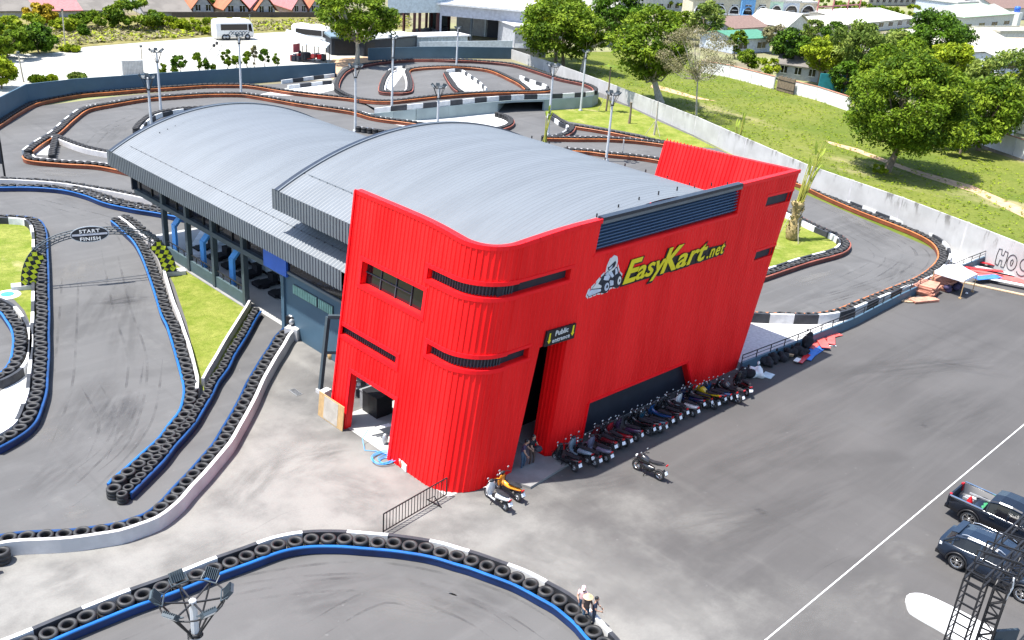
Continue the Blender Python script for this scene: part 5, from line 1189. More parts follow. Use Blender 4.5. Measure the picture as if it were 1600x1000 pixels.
# ================================================================== lamp posts
lampmesh = None
def lamp_post(label, top, h, collar=1.05, rr=.62, base_z=0., heads=6, rz=0.):
    """top: world xy of the post"""
    global lampmesh
    root = empty('lamp_post', (top[0], top[1], base_z), label, 'lamp post', 'floodlight posts around the track')
    q = MB(); r0, r1 = .15, .105; n = 8
    q.loft([[(r*math.cos(2*PI*k/n+.2), r*math.sin(2*PI*k/n+.2), z) for k in range(n)] for r, z in ((r0, 0), (r1, h), (r1*.3, h+.06))], 0, False)
    q.box((0, 0, .1), (.4, .4, .2)); q.build('post', 'pole', root, True)
    zc = h-collar
    q = MB(); q.lathe([(.14, zc-.08), (.19, zc-.08), (.19, zc+.02), (.14, zc+.02)], n=14, closed=True); ring = [(rr*math.cos(2*PI*k/26), rr*math.sin(2*PI*k/26), h) for k in range(26)]
    q.tube(ring, .025, 6, closed=True)
    for k in range(heads):
        a = 2*PI*k/heads+rz; q.bar((.17*math.cos(a), .17*math.sin(a), zc), (rr*math.cos(a), rr*math.sin(a), h), .04)
        if k % 2 == 0: q.bar((0, 0, h-.08), (rr*math.cos(a), rr*math.sin(a), h), .04); q.bar((0, 0, h-.08), (rr*math.cos(a+PI), rr*math.sin(a+PI), h), .04)
    q.tube([(.2*math.cos(t), .2*math.sin(t), zc-.02*t) for t in (k*.5 for k in range(20))], .02, 5)
    q.build('lamp_ring', 'black', root, True)
    for k in range(heads):
        a = 2*PI*k/heads+rz
        if lampmesh is None:
            q = MB(); q.box((0, 0, 0), (.08, .37, .30)); 
            for j in range(7): q.box((-.07, -.18+.06*j, 0), (.06, .015, .3))
            q.bar((-.02, -.24, 0), (-.1, -.24, -.22), .025); q.bar((-.02, .24, 0), (-.1, .24, -.22), .025); q.bar((-.1, -.25, -.22), (-.1, .25, -.22), .03)
            q.box((.048, 0, 0), (.004, .32, .25), 0, 1)
            o = q.build('floodlight', ['slate', 'lens']); lampmesh = o.data; bpy.data.objects.remove(o)
        o = bpy.data.objects.new('floodlight', lampmesh); COL.objects.link(o); o.parent = root
        o.location = ((rr+.12)*math.cos(a), (rr+.12)*math.sin(a), h+.2); o.rotation_euler = (0, R(38), a)
    return root
def lp_top(label, px, h, **k): p = G(px[0], px[1], h); return lamp_post(label, p, h, **k)
def lp_base(label, px, pt_, **k):
    p = G(*px); return lamp_post(label, p, hgt(*px, *pt_), **k)
lp_base('tall white floodlight post, right one of the pair behind the left grey roof', (252, 179.5), (247, 81), heads=5)
lp_top('white floodlight post, left and lower one of the pair behind the left grey roof', (230.5, 122), 7.0, heads=5)
lp_base('slim white floodlight post standing on the checkered kerb before the blue wall', (377, 148), (373, 58), collar=.7, rr=.35, heads=4)
lp_top('white floodlight post rising where the two vault roofs meet', (555.5, 105), 7.2, heads=6)
lp_base('tall white floodlight post with a collar on the white pebble bed', (612, 182), (612.6, 60), collar=2.2, rr=.42, heads=4)
lp_base('slim white floodlight post on the wedge shaped pebble island', (712.3, 120), (713.5, 45), collar=.7, rr=.35, heads=3)
lp_top('white floodlight post seen above the crest of the nearer vault roof', (686, 137), 7.2, heads=6)
lp_base('white floodlight post beside the underpass and the fan palm', (856, 211), (865.5, 104), heads=6)
lp_base('white floodlight post on the far lawn by the raised track', (907, 173), (916.5, 82), collar=.7, rr=.33, heads=3)
lp_top('white floodlight post close behind the roof in front of the far lawn', (958.5, 148), 7.2, heads=6)
lp_top('large foreground floodlight post with a round black lamp ring', (301, 938), 7.0, rr=.85, collar=1.1, heads=6, rz=.5)

# ================================================================== start arch
A, B = G(45, 450), G(266, 429); mid = (A+B)/2; ax = (B-A).normalized(); span = (B-A).length; AH = hgt(153, 439, 141, 357)
arch = empty('start_arch', mid, 'arched truss over the start line with an oval black sign', 'arch')
def ap(t, k=0.): # t 0..1 around the arch, k radial offset
    a = PI*(1-t); e = .62
    x = math.cos(a); z = math.sin(a)
    x = math.copysign(abs(x)**.8, x); z = z**.85
    return mid+ax*x*(span/2+k)+Vector((0, 0, z*(AH-.35+k)))
q = MB(); n = 40; nrm = Vector((-ax.y, ax.x, 0))*.22
for s in (-1, 1):
    for k in (0, .34): q.tube([ap(i/n, k)+nrm*s for i in range(n+1)], .035, 6)
for i in range(n):
    q.bar(ap(i/n, 0)-nrm, ap((i+1)/n, .34)-nrm, .03); q.bar(ap(i/n, .34)+nrm, ap((i+1)/n, 0)+nrm, .03)
    if i % 2 == 0: q.bar(ap(i/n, .34)-nrm, ap(i/n, .34)+nrm, .018)
q.build('truss', 'slate', arch)
for P, d in ((A, -1), (B, 1)):
    q = MB(); q.bar(P+ax*d*-.5+Vector((0, 0, .15)), P+ax*d*1.0+Vector((0, 0, .15)), .7, .3); q.build('base_block', 'white_wall', arch)
fw = Vector((ax.y, -ax.x, 0))
if fw.dot(Vector((0, 0, 0))-mid) < 0: fw = -fw
sc = ap(.5)-ax*.42+Vector((0, 0, .12))+fw*.3; up = (Vector((0, 0, 1))*.93+(-fw)*.25).normalized()
SW, SH = 1.12, .47
def el(rx, rz, off, n=40): return [sc+ax*rx*math.cos(2*PI*k/n)+up*rz*math.sin(2*PI*k/n)+fw*off for k in range(n)]
q = MB(); q.loft([el(SW, SH, 0), el(SW, SH, .1)], 0, False); ob = q.build('oval_sign', 'signblack', arch)
q = MB(); q.loft([el(SW+.04, SH+.04, .02), el(SW+.04, SH+.04, .08)], 0, False); q.build('sign_rim', 'steel', arch)
q = MB(); q.add([sc+ax*x+up*z+fw*.115 for x, z in ((-1.06, -.06), (-.55, -.07), (.55, -.07), (1.06, -.06), (1.06, .07), (.55, .06), (-.55, .06), (-1.06, .07))], [(0, 1, 2, 3, 4, 5, 6, 7)])
q.build('sign_band', mat('grey sign band', (.33, .34, .38), .4), arch)
q = MB()
for body, z in (('START', .11), ('FINISH', -.385)):
    text_mb(q, body, .34, lambda x, y, zz, z=z: sc+ax*x+up*(z+y*.9)+fw*(.125+zz), 0, .006, 0, 1.15, 1.12, .005, 'CENTER')
q.raw = True; q.build('lettering', 'white', arch)
def checker(name):
    m, nt, b = _new(name); tc = node(nt, 'ShaderNodeUVMap').outputs[0]
    c = node(nt, 'ShaderNodeTexChecker'); c.inputs['Scale'].default_value = 1; nt.links.new(tc, c.inputs['Vector']); c.inputs['Color1'].default_value = (.62, .66, .02, 1); c.inputs['Color2'].default_value = (.012, .012, .014, 1)
    nt.links.new(c.outputs[0], b.inputs['Base Color']); b.inputs['Roughness'].default_value = .7; return m
M['checker'] = checker('lime and black checkered cloth')
def flag(t0, t1, sgn):
    n = 22; mcols = 5; q = MB(); uv = []
    P = [[None]*(mcols+1) for _ in range(n+1)]
    for i in range(n+1):
        t = t0+(t1-t0)*i/n; w0 = 1.0-.2*i/n
        for j in range(mcols+1):
            P[i][j] = ap(t, .42-w0*j/mcols)+fw*(.26+.05*math.sin(i*.9+j))
    for i in range(n):
        for j in range(mcols): q.add([P[i][j], P[i+1][j], P[i+1][j+1], P[i][j+1]], [(0, 1, 2, 3)], 0, True); uv += [(i*.3+a*.3-j*.4-b*.4, i*.3+a*.3+j*.4+b*.4) for a, b in ((0, 0), (1, 0), (1, 1), (0, 1))]
    q.raw = True; o = q.build('checkered_flag', 'checker', arch); l = o.data.uv_layers.new(name='UVMap')
    for k, c in enumerate(uv): l.data[k].uv = c
flag(.0, .235, -1); flag(1., .765, 1)
# ================================================================== barrier panel, boards and clutter by the red corner
fa, fb = G(598.8, 834), G(697, 776); fh = 1.02; fr = empty('crowd_barrier', (fa+fb)/2, 'black steel crowd barrier panel between the tyres and the red corner', 'crowd barrier')
fd = (fb-fa).normalized(); fn = Vector((-fd.y, fd.x, 0)); q = MB(); u = Vector((0, 0, 1))
q.bar(fa+u*.12, fb+u*.12, .04); q.bar(fa+u*fh, fb+u*fh, .045); q.bar(fa, fa+u*fh, .045); q.bar(fb+u*.1, fb+u*fh, .045)
n = 21
for k in range(1, n): p = fa.lerp(fb, k/n); q.bar(p+u*.12, p+u*fh, .025)
q.build('frame', 'black', fr); q = MB(); p = fa.lerp(fb, .8)
q.bar(p-fn*.45+u*.02, p+fn*.45+u*.02, .04); q.bar(p-fn*.4+u*.02, p+u*.4, .035); q.bar(p+fn*.4+u*.02, p+u*.4, .035); q.build('foot', 'black', fr)
bl, br = G(503, 646)+Vector((-.25, 0, 0)), G(541, 672)+Vector((-.25, 0, 0)); bh = 1.35; d = (br-bl).normalized(); nn = Vector((-d.y, d.x, 0))
if nn.x < 0: nn = -nn
brd = empty('plywood_board', (bl+br)/2, 'plywood sheet with a pale middle panel leaning at the doorway of the red hall', 'board'); ln = nn*.12
q = MB(); q.loft([[bl, br, br+nn*.04, bl+nn*.04], [bl+u*bh+ln, br+u*bh+ln, br+u*bh+ln+nn*.04, bl+u*bh+ln+nn*.04]], 0, False); q.build('sheet', 'ply', brd)
q = MB(); a, b = bl.lerp(br, .22), bl.lerp(br, .78); q.loft([[a+u*.06-nn*.012+ln*.04, b+u*.06-nn*.012+ln*.04, b+u*.06+ln*.04, a+u*.06+ln*.04], [a+u*(bh-.06)-nn*.012+ln*.96, b+u*(bh-.06)-nn*.012+ln*.96, b+u*(bh-.06)+ln*.96, a+u*(bh-.06)+ln*.96]], 0, False); q.build('pale_panel', mat('pale board face', (.36, .325, .28), .7), brd)
p = G(506, 642); q = MB(); q.box(p+Vector((.45, .5, .45)), (.5, .35, .9), .2); tag(q.build('white_box', 'white'), 'white upright box behind the leaning plywood sheet', 'box')
# steel frame against the pit wall
b0 = G(500.2, 613); t0 = b0+Vector((.55, 0, 4.35)); ff = empty('steel_frame', b0, 'tall dark steel frame leaning out from the pit building beside the red hall', 'frame')
q = MB(); q.bar(b0, t0, .2); q.build('post', 'slate', ff); q = MB(); q.bar(t0, t0+Vector((2.1, -1.6, -.0)), .2); q.build('top_rail', 'slate', ff); q = MB(); q.bar(b0+Vector((.29, 0, 2.3)), b0+Vector((2.2, -1.3, 2.3)), .12); q.build('cross_rail', 'slate', ff)
q = MB(); q.box(b0+Vector((0, 0, .1)), (.35, .35, .2)); q.build('foot', 'white_wall', ff)
# blue hose coil, planks, loose plate
c = G(600, 720); q = MB(); pr = random.Random(3)
for k in range(7):
    r_ = .22+.07*k*pr.uniform(.7, 1.1); o_ = Vector((pr.uniform(-.15, .15), pr.uniform(-.15, .15), .03+.02*k)); q.tube([c+o_+Vector((r_*math.cos(t)*1.1, r_*math.sin(t), .02*math.sin(3*t))) for t in (2*PI*j/24 for j in range(24))], .017, 6, closed=True)
q.tube([c+Vector((.4, .2, .04)), c+Vector((.2, .9, .03)), c+Vector((-.2, 1.3, .03)), c+Vector((.1, 1.9, .3)), c+Vector((.5, 2.0, .6))], .017, 6)
tag(q.build('hose_coil', mat('blue hose', (.06, .30, .70), .4)), 'tangled light blue hose coil on the ground by the red doorway', 'hose')
c = G(604, 678)+Vector((-.3, 0, 0)); q = MB()
for k in range(3): q.bar(c+Vector((-.5+.1*k, .35-.18*k, .35+.08*k)), c+Vector((.55, .1-.15*k, .45+.05*k)), .14, .03)
tag(q.build('white_plank', 'white'), 'white planks sticking out of the red doorway', 'planks')
c = G(606, 692)+Vector((-.3, 0, 0)); q = MB(); q.ell(c+Vector((.12, 0, .3)), (.16, .14, .3), 10, 8); q.lathe([(.12, 0), (.15, .5), (.13, .52), (.10, .06)], c+Vector((.1, -.6, 0)), 14); tag(q.build('sack', 'steel'), 'grey sack and bucket by the edge of the red doorway', 'sack')
a = G(622, 718)+Vector((-.2, 0, 0)); b = G(640, 736)+Vector((-.2, 0, 0)); dd = (b-a).normalized(); q = MB(); q.bar(a+u*.2, b+u*.2, .05, .38); q.box((a+b)/2+u*.2+Vector((-.03, 0, 0)), (.01, .4, .2), math.atan2(dd.y, dd.x)-PI/2, 1); q.add([a+Vector((-.06, .1, .1)), a+Vector((-.06, -.35, .1)), a+Vector((-.06, .05, .6))], [(0, 1, 2)]); tag(q.build('loose_panel', ['white', 'wood']), 'white loose panel leaning on the foot of the red wall', 'panel')
# things inside the doorway
p = G(589, 652)
q = MB(); q.box(p+Vector((.35, .45, .6)), (1.0, 1.25, 1.15)); q.box(p+Vector((.35, .45, 1.2)), (1.06, 1.3, .06)); tag(q.build('black_cabinet', 'black'), 'black cabinet just inside the red doorway', 'cabinet')
p = G(573, 641); q = MB(); q.box(p+Vector((.3, .3, .5)), (.7, .5, 1.0)); q.box(p+Vector((.3, .3, 1.02)), (.76, .56, .05)); tag(q.build('grey_cabinet', 'steel'), 'grey cabinet behind the black one in the doorway', 'cabinet')
p = G(574, 622)+Vector((.2, .9, 0)); sh = empty('goods_rack', p, 'open rack of red and white goods inside the red doorway', 'rack'); q = MB()
for x in (-.7, .9):
    for y in (-.5, .5): q.bar(p+Vector((x, y, 0)), p+Vector((x, y, 1.9)), .05)
for z in (.5, 1.0, 1.5): q.box(p+Vector((.1, 0, z)), (1.65, 1.0, .04))
q.build('frame', 'steel', sh); q = MB(); pr = random.Random(5)
for k in range(30): q.box(p+Vector((pr.uniform(-.6, .8), pr.uniform(-.45, .45), pr.choice((.64, 1.14, 1.64)))), (.2, .2, .22), pr.uniform(0, 1), pr.choice((0, 1, 1, 2)))
q.build('goods', ['lens_red', 'white', 'slate'], sh)
p = G(597, 628); q = MB(); q.mm((p.x, p.y, .02), (p.x+.9, p.y+.9, 1.0)); q.mm((p.x-.03, p.y-.03, 1.0), (p.x+.93, p.y+.93, 1.06)); tag(q.build('work_bench', 'slate'), 'grey work bench beside the black cabinet in the doorway', 'bench')
q = MB(); q.ell(p+Vector((.4, .4, 1.3)), (.28, .24, .25)); q.lathe([(.1, 0), (.13, .1), (.1, .3)], p+Vector((.4, .4, 1.45)), 12); tag(q.build('orange_helmet', 'orange'), 'orange helmet on the clutter inside the red doorway', 'helmet')
# box on the pit exit wall, and the white wall stub
p = G(456, 524); q = MB(); q.box(p+Vector((.1, .1, 1.0)), (.55, .5, .5), .3); q.lathe([(.01, 0), (.2, 0), (.2, .04), (.01, .06)], p+Vector((.1, .1, 1.25)), 14, 1); q.ell(p+Vector((-.1, -.2, 1.0)), (.2, .12, .2), 10, 8, 1); q.box(p+Vector((.1, .1, .75)), (.3, .3, .06)); tag(q.build('timing_box', ['black', 'steel']), 'black machine box sitting on the end of the white pit exit wall', 'machine')
a, b = G(448, 527), G(468, 531); q = MB(); q.bar(a+u*.37, b+u*.37, .55, .74); tag(q.build('wall_stub', 'white_wall'), 'short thick white wall stub joining the pit exit wall to the blue wall', 'wall')
p = G(517, 560); q = MB(); q.lathe([(.16, 0), (.2, .1), (.2, .35), (.14, .42), (.05, .44)], p, 14); tag(q.build('pot', 'ply'), 'small tan pot at the foot of the blue pit wall', 'pot')
# ================================================================== car park railing wall and its clutter
RB = [Vector(p) for p in ((47.2, 26.35, 0), (53, 25.95, 0), (59.85, 25.6, 0), (67.3, 25.75, 0), (78.5, 25.7, 0), (84.5, 25.4, 0))]
rl = empty('railing_wall', RB[0], 'low slate blue wall topped by a black railing between car park and track', 'railing'); q = MB()
q.sweep(RB, [(-.08, 0), (.08, 0), (.08, .62), (-.08, .62)]); q.build('low_wall', 'bluewall', rl); q = MB()
for a, b in zip(RB[:-1], RB[1:]):
    q.bar(a+u*1.12, b+u*1.12, .05); q.bar(a+u*.88, b+u*.88, .03); L_ = (b-a).length; k = round(L_/1.5)
    for j in range(k): p = a.lerp(b, j/k); q.bar(p+u*.6, p+u*1.12, .045)
q.build('handrail', 'black', rl)
def bag(px, r, mt, lab, sq=.8, z=0):
    p = G(*px, z); q = MB(); pr = random.Random(int(px[0])); [q.ell(p+Vector((r*pr.uniform(-.45, .45), r*pr.uniform(-.4, .4), r*sq*pr.uniform(.35, .95))), (r*pr.uniform(.5, .75), r*pr.uniform(.45, .7), r*sq*pr.uniform(.45, .75)), 12, 8) for k in range(5)]
    q.v = [tuple(Vector(v)+(Vector(v)-p).normalized()*r*.2*math.sin(9*v[0]+5*v[2]+pr.random()*.9)*math.cos(7*v[1]+3*v[2])) for v in q.v]; q.ell(p+Vector((.05, 0, r*sq*1.75)), (r*.14, r*.14, r*.2), 8, 6)
    return tag(q.build('bag', mt), lab, 'bag', 'bags heaped along the railing wall')
for px, r, lab in (((1166, 590), .55, 'black cloth bundle at the far end of the motorbike row'), ((1198, 570), .5, 'black bag right of the white sack'), ((1210, 564), .55, 'large black bag leaning on the railing beyond the white sack'), ((1222, 561), .5, 'black bag in the middle of the heap by the railing'), ((1234, 556), .5, 'black bag in the shade next to the pale lid'), ((1246, 552), .48, 'black bag near the blue sheets'), ((1254, 553), .45, 'small black bag beside the blue sheets')): bag(px, r, 'blackmat', lab)
bag((1256, 543), .5, 'blackmat', 'black bag standing tall at the right end of the heap', 1.4)
bag((1181, 587), .6, mat('white sack cloth', (.62, .65, .66), .7), 'large white sack between the motorbikes and the black bags')
def slab(px, size, rz, mt, lab, name, cat, z=.03, tilt=0, group=None):
    p = G(*px); q = MB(); q.box(p+u*z, size, 0, 0, Matrix.Rotation(rz, 3, 'Z')@Matrix.Rotation(tilt, 3, 'Y')); return tag(q.build(name, mt), lab, cat, group)
RS = mat('salmon red plastic sheet', (.62, .10, .09), .5); BS = mat('blue plastic sheet', (.04, .16, .50), .5)
slab((1200, 587), (.75, .6, .04), .2, mat('pale blue board', (.45, .55, .58), .6), 'pale blue board lying in the shade by the white sack', 'board', 'board')
slab((1229, 561), (.3, .75, .05), .6, 'wood', 'tan lid leaning between the black bags', 'board', 'board', .3, .9)
for k, (px, s, rz) in enumerate((((1276, 533), (3.2, .9, .03), .15), ((1290, 527), (2.6, .7, .03), -.2), ((1298, 533), (1.8, .5, .03), .5), ((1284, 538), (2.0, .6, .03), .75))):
    slab(px, s, rz, RS, ('long salmon red sheet nearest the low wall', 'salmon red sheet pointing into the car park', 'small salmon red sheet at the right of the red pile', 'salmon red sheet lying skewed over the others')[k], 'plastic_sheet', 'sheet', .05+.045*k, .03, 'red plastic sheets by the railing')
slab((1296, 541), (.9, .12, .04), -.7, 'white', 'narrow white strip beside the salmon red sheets', 'strip', 'strip', .04)
for k, (px, s, rz, mt) in enumerate((((1273, 549), (2.6, .7, .03), .1, BS), ((1270, 555), (2.2, .35, .04), .25, BS), ((1256, 563), (1.6, .3, .04), .2, 'lens_red'), ((1245, 566), (.6, .3, .04), .2, 'white'))):
    slab(px, s, rz, mt, ('blue plastic sheet beside the black bags', 'narrow blue strip in front of the blue sheet', 'narrow red strip at the edge of the shadow', 'short white strip ending the red strip')[k], 'plastic_sheet', 'sheet', .05+.04*k)
# canopy tent and the stacks beside it
cp_ = G(1494, 462); tent = empty('canopy_tent', cp_, 'small white canopy tent at the corner of the car park', 'tent'); W_, H_ = 2.35, 1.5
c0 = cp_+Vector((.85, .75, 0)); q = MB(); cor = [c0+Vector((sx*W_/2, sy*W_/2, H_)) for sx, sy in ((-1, -1), (1, -1), (1, 1), (-1, 1))]; apex = c0+Vector((0, 0, H_+.75))
for k in range(4): a, b = cor[k], cor[(k+1) % 4]; q.add([a, b, b.lerp(apex, .5)-u*.06, apex, a.lerp(apex, .5)-u*.06], [(0, 1, 2, 4), (4, 2, 3)]); q.add([a, b, b-u*.22, a-u*.22], [(0, 1, 2, 3)])
q.build('canopy', mat('white canopy cloth', (.66, .67, .72), .7), tent)
for k in range(4):
    q = MB(); q.bar(cor[k]-u*.05, cor[k]-u*H_, .05); q.box(cor[k]-u*(H_-.03), (.2, .2, .06)); q.build('leg', 'ply', tent)
q = MB(); pr = random.Random(9)
for k in range(9): q.ell(c0+Vector((pr.uniform(-.9, .9), pr.uniform(-.3, 1.1), pr.uniform(.15, .5))), (.35, .3, .25), 10, 6)
tag(q.build('dark_bundle', mat('dark violet bundle', (.04, .03, .07), .8)), 'dark violet bundles heaped in the shade under the canopy tent', 'bundle')
def stack(px, n, size, lab, rz=0.):
    p = G(*px); root = empty('board_stack', p, lab, 'board stack', 'stacks of reddish boards by the canopy'); pr = random.Random(int(px[0]))
    for k in range(n):
        q = MB(); q.box(p+Vector((pr.uniform(-.1, .1), pr.uniform(-.1, .1), .05+.1*k)), (size[0]*pr.uniform(.9, 1.05), size[1]*pr.uniform(.9, 1.05), .075), rz+pr.uniform(-.12, .12)); q.build('board', 'brick', root)
stack((1446, 458), 8, (1.9, 1.5), 'stack of reddish boards left of the canopy tent', .1)
stack((1472, 448), 8, (2.0, 1.6), 'taller stack of reddish boards partly under the canopy tent', -.1)
stack((1444, 471), 2, (2.2, .8), 'low reddish boards lying in front of the stacks', -.5)
p = G(1414, 469)
for k in range(6): 
    q = MB(); q.bar(p+Vector((-.9+.1*k, .4-.15*k, .05+.02*(k % 2))), p+Vector((1.0-.05*k, .3-.3*k, .12)), .09, .04)
    tag(q.build('timber', 'wood'), 'pale loose timber offcut beside the reddish board stacks', 'timber', 'timber offcuts by the board stacks')
for k, (px, s, rz, mt) in enumerate((((1560, 432), (6.5, .7, .04), -1.2, RS), ((1548, 424), (7.5, .5, .04), -1.3, 'white'), ((1575, 440), (5.5, .8, .04), -1.15, RS), ((1585, 425), (6, .4, .04), -1.25, 'lens_red'), ((1590, 450), (6.0, .5, .04), -1.2, 'white'), ((1540, 440), (2.5, .8, .04), -.4, BS), ((1572, 456), (9, .35, .08), -1.25, 'wood'), ((1535, 430), (3.0, .5, .05), -.9, 'lens_red'))):
    slab(px, s, rz, mt, ('salmon sheet in the middle of the pile by the graffiti wall', 'long white sheet at the back of the pile by the graffiti wall', 'broad salmon sheet at the front of the pile by the graffiti wall', 'deep red strip against the graffiti wall', 'white strip at the front of the pile by the graffiti wall', 'blue sheet end poking out beside the canopy', 'long timber beam bordering the pile of sheets', 'deep red sheet nearest the canopy')[k], 'plastic_sheet' if k != 6 else 'timber_beam', 'sheet' if k != 6 else 'beam', .08+.06*k if k != 6 else .05)
for k, (px, r_, lab) in enumerate((((1532, 437), .25, 'pale lump at the corner of the canopy shade'), ((1510, 459), .14, 'small white scrap on the asphalt by the canopy leg'))):
    p = G(*px); q = MB(); q.ell(p+u*r_*.4, (r_, r_*.8, r_*.5), 10, 6); tag(q.build('scrap', 'white'), lab, 'scrap')
# graffiti lettering on the concrete wall: outlined bubble strokes
gw0, gw1 = G(1500, 396), G(1620, 448); gd = (gw1-gw0).normalized(); gn = Vector((gd.y, -gd.x, 0))
if gn.dot(-gw0) < 0: gn = -gn
gr = empty('graffiti', gw0+gd*6+gn*.12, 'black outlined bubble graffiti on the concrete boundary wall', 'graffiti'); q = MB()
def gpt(x, z): return gw0+gd*x+gn*.095+u*z
s0 = 3.7
def stroke(pts, r=.032): q.tube([gpt(s0+x, .35+z) for x, z in pts], r, 5)
def loop(cx, cz, rx, rz, a0=0, a1=2*PI, n=14): stroke([(cx+rx*math.cos(a0+(a1-a0)*k/n), cz+rz*math.sin(a0+(a1-a0)*k/n)) for k in range(n+1)])
stroke([(0, .1), (-.05, .8), (.02, 1.4), (.3, 1.45), (.36, 1.0), (.58, 1.0), (.62, 1.42), (.92, 1.38), (.95, .7), (.9, .08), (.6, .05), (.58, .55), (.36, .55), (.32, .05), (0, .1)])
loop(1.5, .72, .46, .66); stroke([(1.4, .55), (1.38, .85), (1.5, 1.0), (1.6, .85), (1.58, .55), (1.5, .45), (1.4, .55)])
loop(2.7, .95, .45, .5, .3, 2*PI); loop(2.55, .45, .5, .48, -2.6, 1.3)
stroke([(3.4, .1), (3.3, 1.3), (3.8, 1.35), (4.3, 1.3), (4.25, 1.0), (3.75, .95), (3.8, .75), (4.1, .7), (4.05, .45), (3.75, .42), (3.7, .05), (3.4, .1)])
stroke([(4.6, .1), (4.55, .9), (4.35, .92), (4.4, 1.25), (5.4, 1.3), (5.4, .95), (5.0, .9), (5.05, .1), (4.6, .1)])
loop(6.0, .7, .5, .65)
q.build('outline', 'signblack', gr)
# dark panel sign at the left edge
p = G(8, 279); sg = empty('panel_sign', p, 'dark tall panel sign on a post at the left edge of the track', 'sign'); q = MB(); q.bar(p, p+u*3.2, .14); q.build('post', 'black', sg); q = MB(); q.box(p+Vector((-.45, .4, 2.6)), (1.3, .12, 2.6), R(-40)); q.build('panel', 'navy', sg)
p = G(972, 245); mk = empty('track_marker', p, 'small grey marker board on a stand beside the orange railed barrier', 'marker'); q = MB(); q.bar(p, p+u*1.3, .08); q.build('post', 'black', mk); q = MB(); q.prism([(p.x-.35, p.y-.35), (p.x+.4, p.y+.35), (p.x+.35, p.y+.4), (p.x-.4, p.y-.3)], .7, 1.9); q.build('board', 'steel', mk)
p = G(2, 461); q = MB(); q.lathe([(.001, .06), (.75, .06), (.8, .02)], p+Vector((.3, -.2, 0)), 24, 0, False); q.lathe([(.001, .075), (.4, .075)], p+Vector((.3, -.2, 0)), 20, 1, False); tag(q.build('round_plate', ['white', mat('teal emblem', (.05, .35, .42), .5)]), 'round white plate with a teal centre lying on the start lawn', 'plate')
# ================================================================== gate truss at the lower right, kerb island
def lattice(q, base, ex_, ey_, axis, L, step, w=.055, thin=.032, zig=True):
    c = [base, base+ex_, base+ex_+ey_, base+ey_]
    for p in c: q.bar(p, p+axis*L, w)
    n = int(L/step)
    for i in range(n+1):
        o_ = axis*min(L, i*step)
        for k in range(4): q.bar(c[k]+o_, c[(k+1) % 4]+o_, thin)
        if zig and i < n:
            for k in range(4): a, b = (c[k], c[(k+1) % 4]) if i % 2 else (c[(k+1) % 4], c[k]); q.bar(a+o_, b+axis*min(L, (i+1)*step), thin)
ZT = 5.2
gA, gB = G(1506, 904, ZT), G(1534, 919, ZT); gC, gD = G(1553, 917, ZT), G(1574, 926, ZT)
gt = empty('gate_truss', (gA.x, gA.y, 0), 'black lattice gate frame standing on the white kerb island', 'gate')
e1 = gB-gA; back = Vector((.55, .35, 0)).normalized()
for P, e_, zig, bk, nm in ((gA, e1, False, .55, 'ladder_leg'), (gC, gD-gC, True, .45, 'lattice_leg')):
    q = MB(); pr = Vector((-e_.y, e_.x, 0)).normalized()
    if pr.x < 0: pr = -pr
    lattice(q, Vector((P.x, P.y, .1)), e_, pr*bk, u, ZT-.1, .42 if not zig else .34, zig=zig); q.build(nm, 'black', gt)
q = MB(); pr = Vector((-e1.y, e1.x, 0)).normalized(); pr = pr if pr.x > 0 else -pr
d1 = G(1572, 841, ZT)-gA; d1.z = 0; d1 = d1.normalized(); lattice(q, gA-u*.02, e1, u*.4, d1, 7.5, .8, .06, .035, False); q.build('top_beam', 'black', gt)
q = MB(); lattice(q, gC, gD-gC, u*.35, d1, 7.0, .5, .05, .03, True); q.build('top_beam', 'black', gt)
q = MB()
for t in (.6, 1.4, 2.3): a = gA+d1*t; b = gC+d1*t+(gD-gC); q.bar(a+u*.4, b+u*.4, .05); q.bar(a+u*.9, b+u*.9, .04); q.bar(a+u*.4, a+u*.9, .04); q.bar(b+u*.4, b+u*.9, .04)
q.build('cross_frame', 'black', gt)
q = MB(); p = gD+d1*.2; q.tube([p+Vector((0, 0, .5)), p+Vector((.05, -.05, .1)), p+Vector((-.1, 0, -.3)), p+Vector((.02, .05, -.5)), p+Vector((-.15, .0, -.55))], .03, 6); q.build('cable_wrap', 'white', gt)
q = MB(); p = Vector((gD.x, gD.y, 2.7)); q.box(p+Vector((.9, -.2, .2)), (.9, .12, .7), -.6, 0); q.bar(p, p+Vector((.9, -.2, .2)), .05); q.build('floodlight', 'slate', gt)
q = MB(); p = Vector((gD.x+.1, gD.y-.1, 1.6)); pr = random.Random(4)
for k in range(14): q.bar(p, p+Vector((pr.uniform(-.5, .5), pr.uniform(-.5, .5), pr.uniform(-.4, .4))), .12, .01)
tag(q.build('red_ribbon', 'lens_red'), 'bunch of red ribbon tied on the black gate frame', 'ribbon')
q = MB(); p = Vector((gD.x+.6, gD.y-.7, 0)); q.box(p+Vector((.5, -.2, 1.2)), (1.6, .08, .9), -.6)
for k in range(6): q.bar(p+Vector((.1, .3, .9+.16*k)), p+Vector((1.5, -.6, .9+.16*k)), .03)
q.build('control_panel', 'steel', gt)
kp = [G(*p) for p in ((1414, 940), (1418, 932), (1432, 930), (1450, 934), (1500, 958), (1540, 980), (1580, 1003), (1660, 1055), (1640, 1080), (1560, 1040), (1500, 1006), (1470, 988), (1425, 962), (1417, 952))]
kc = curve(kp, .25, True)[:-1]; cen = sum(kc, Vector())/len(kc)
q = MB(); nK = len(kc); rings = [[(p.x, p.y, 0) for p in kc], [(p.x, p.y, .12) for p in kc], [(p.x+(cen.x-p.x)*.03, p.y+(cen.y-p.y)*.03, .15) for p in kc]]
q.loft(rings, 0, False); tag(q.build('kerb_island', 'white'), kind='structure')
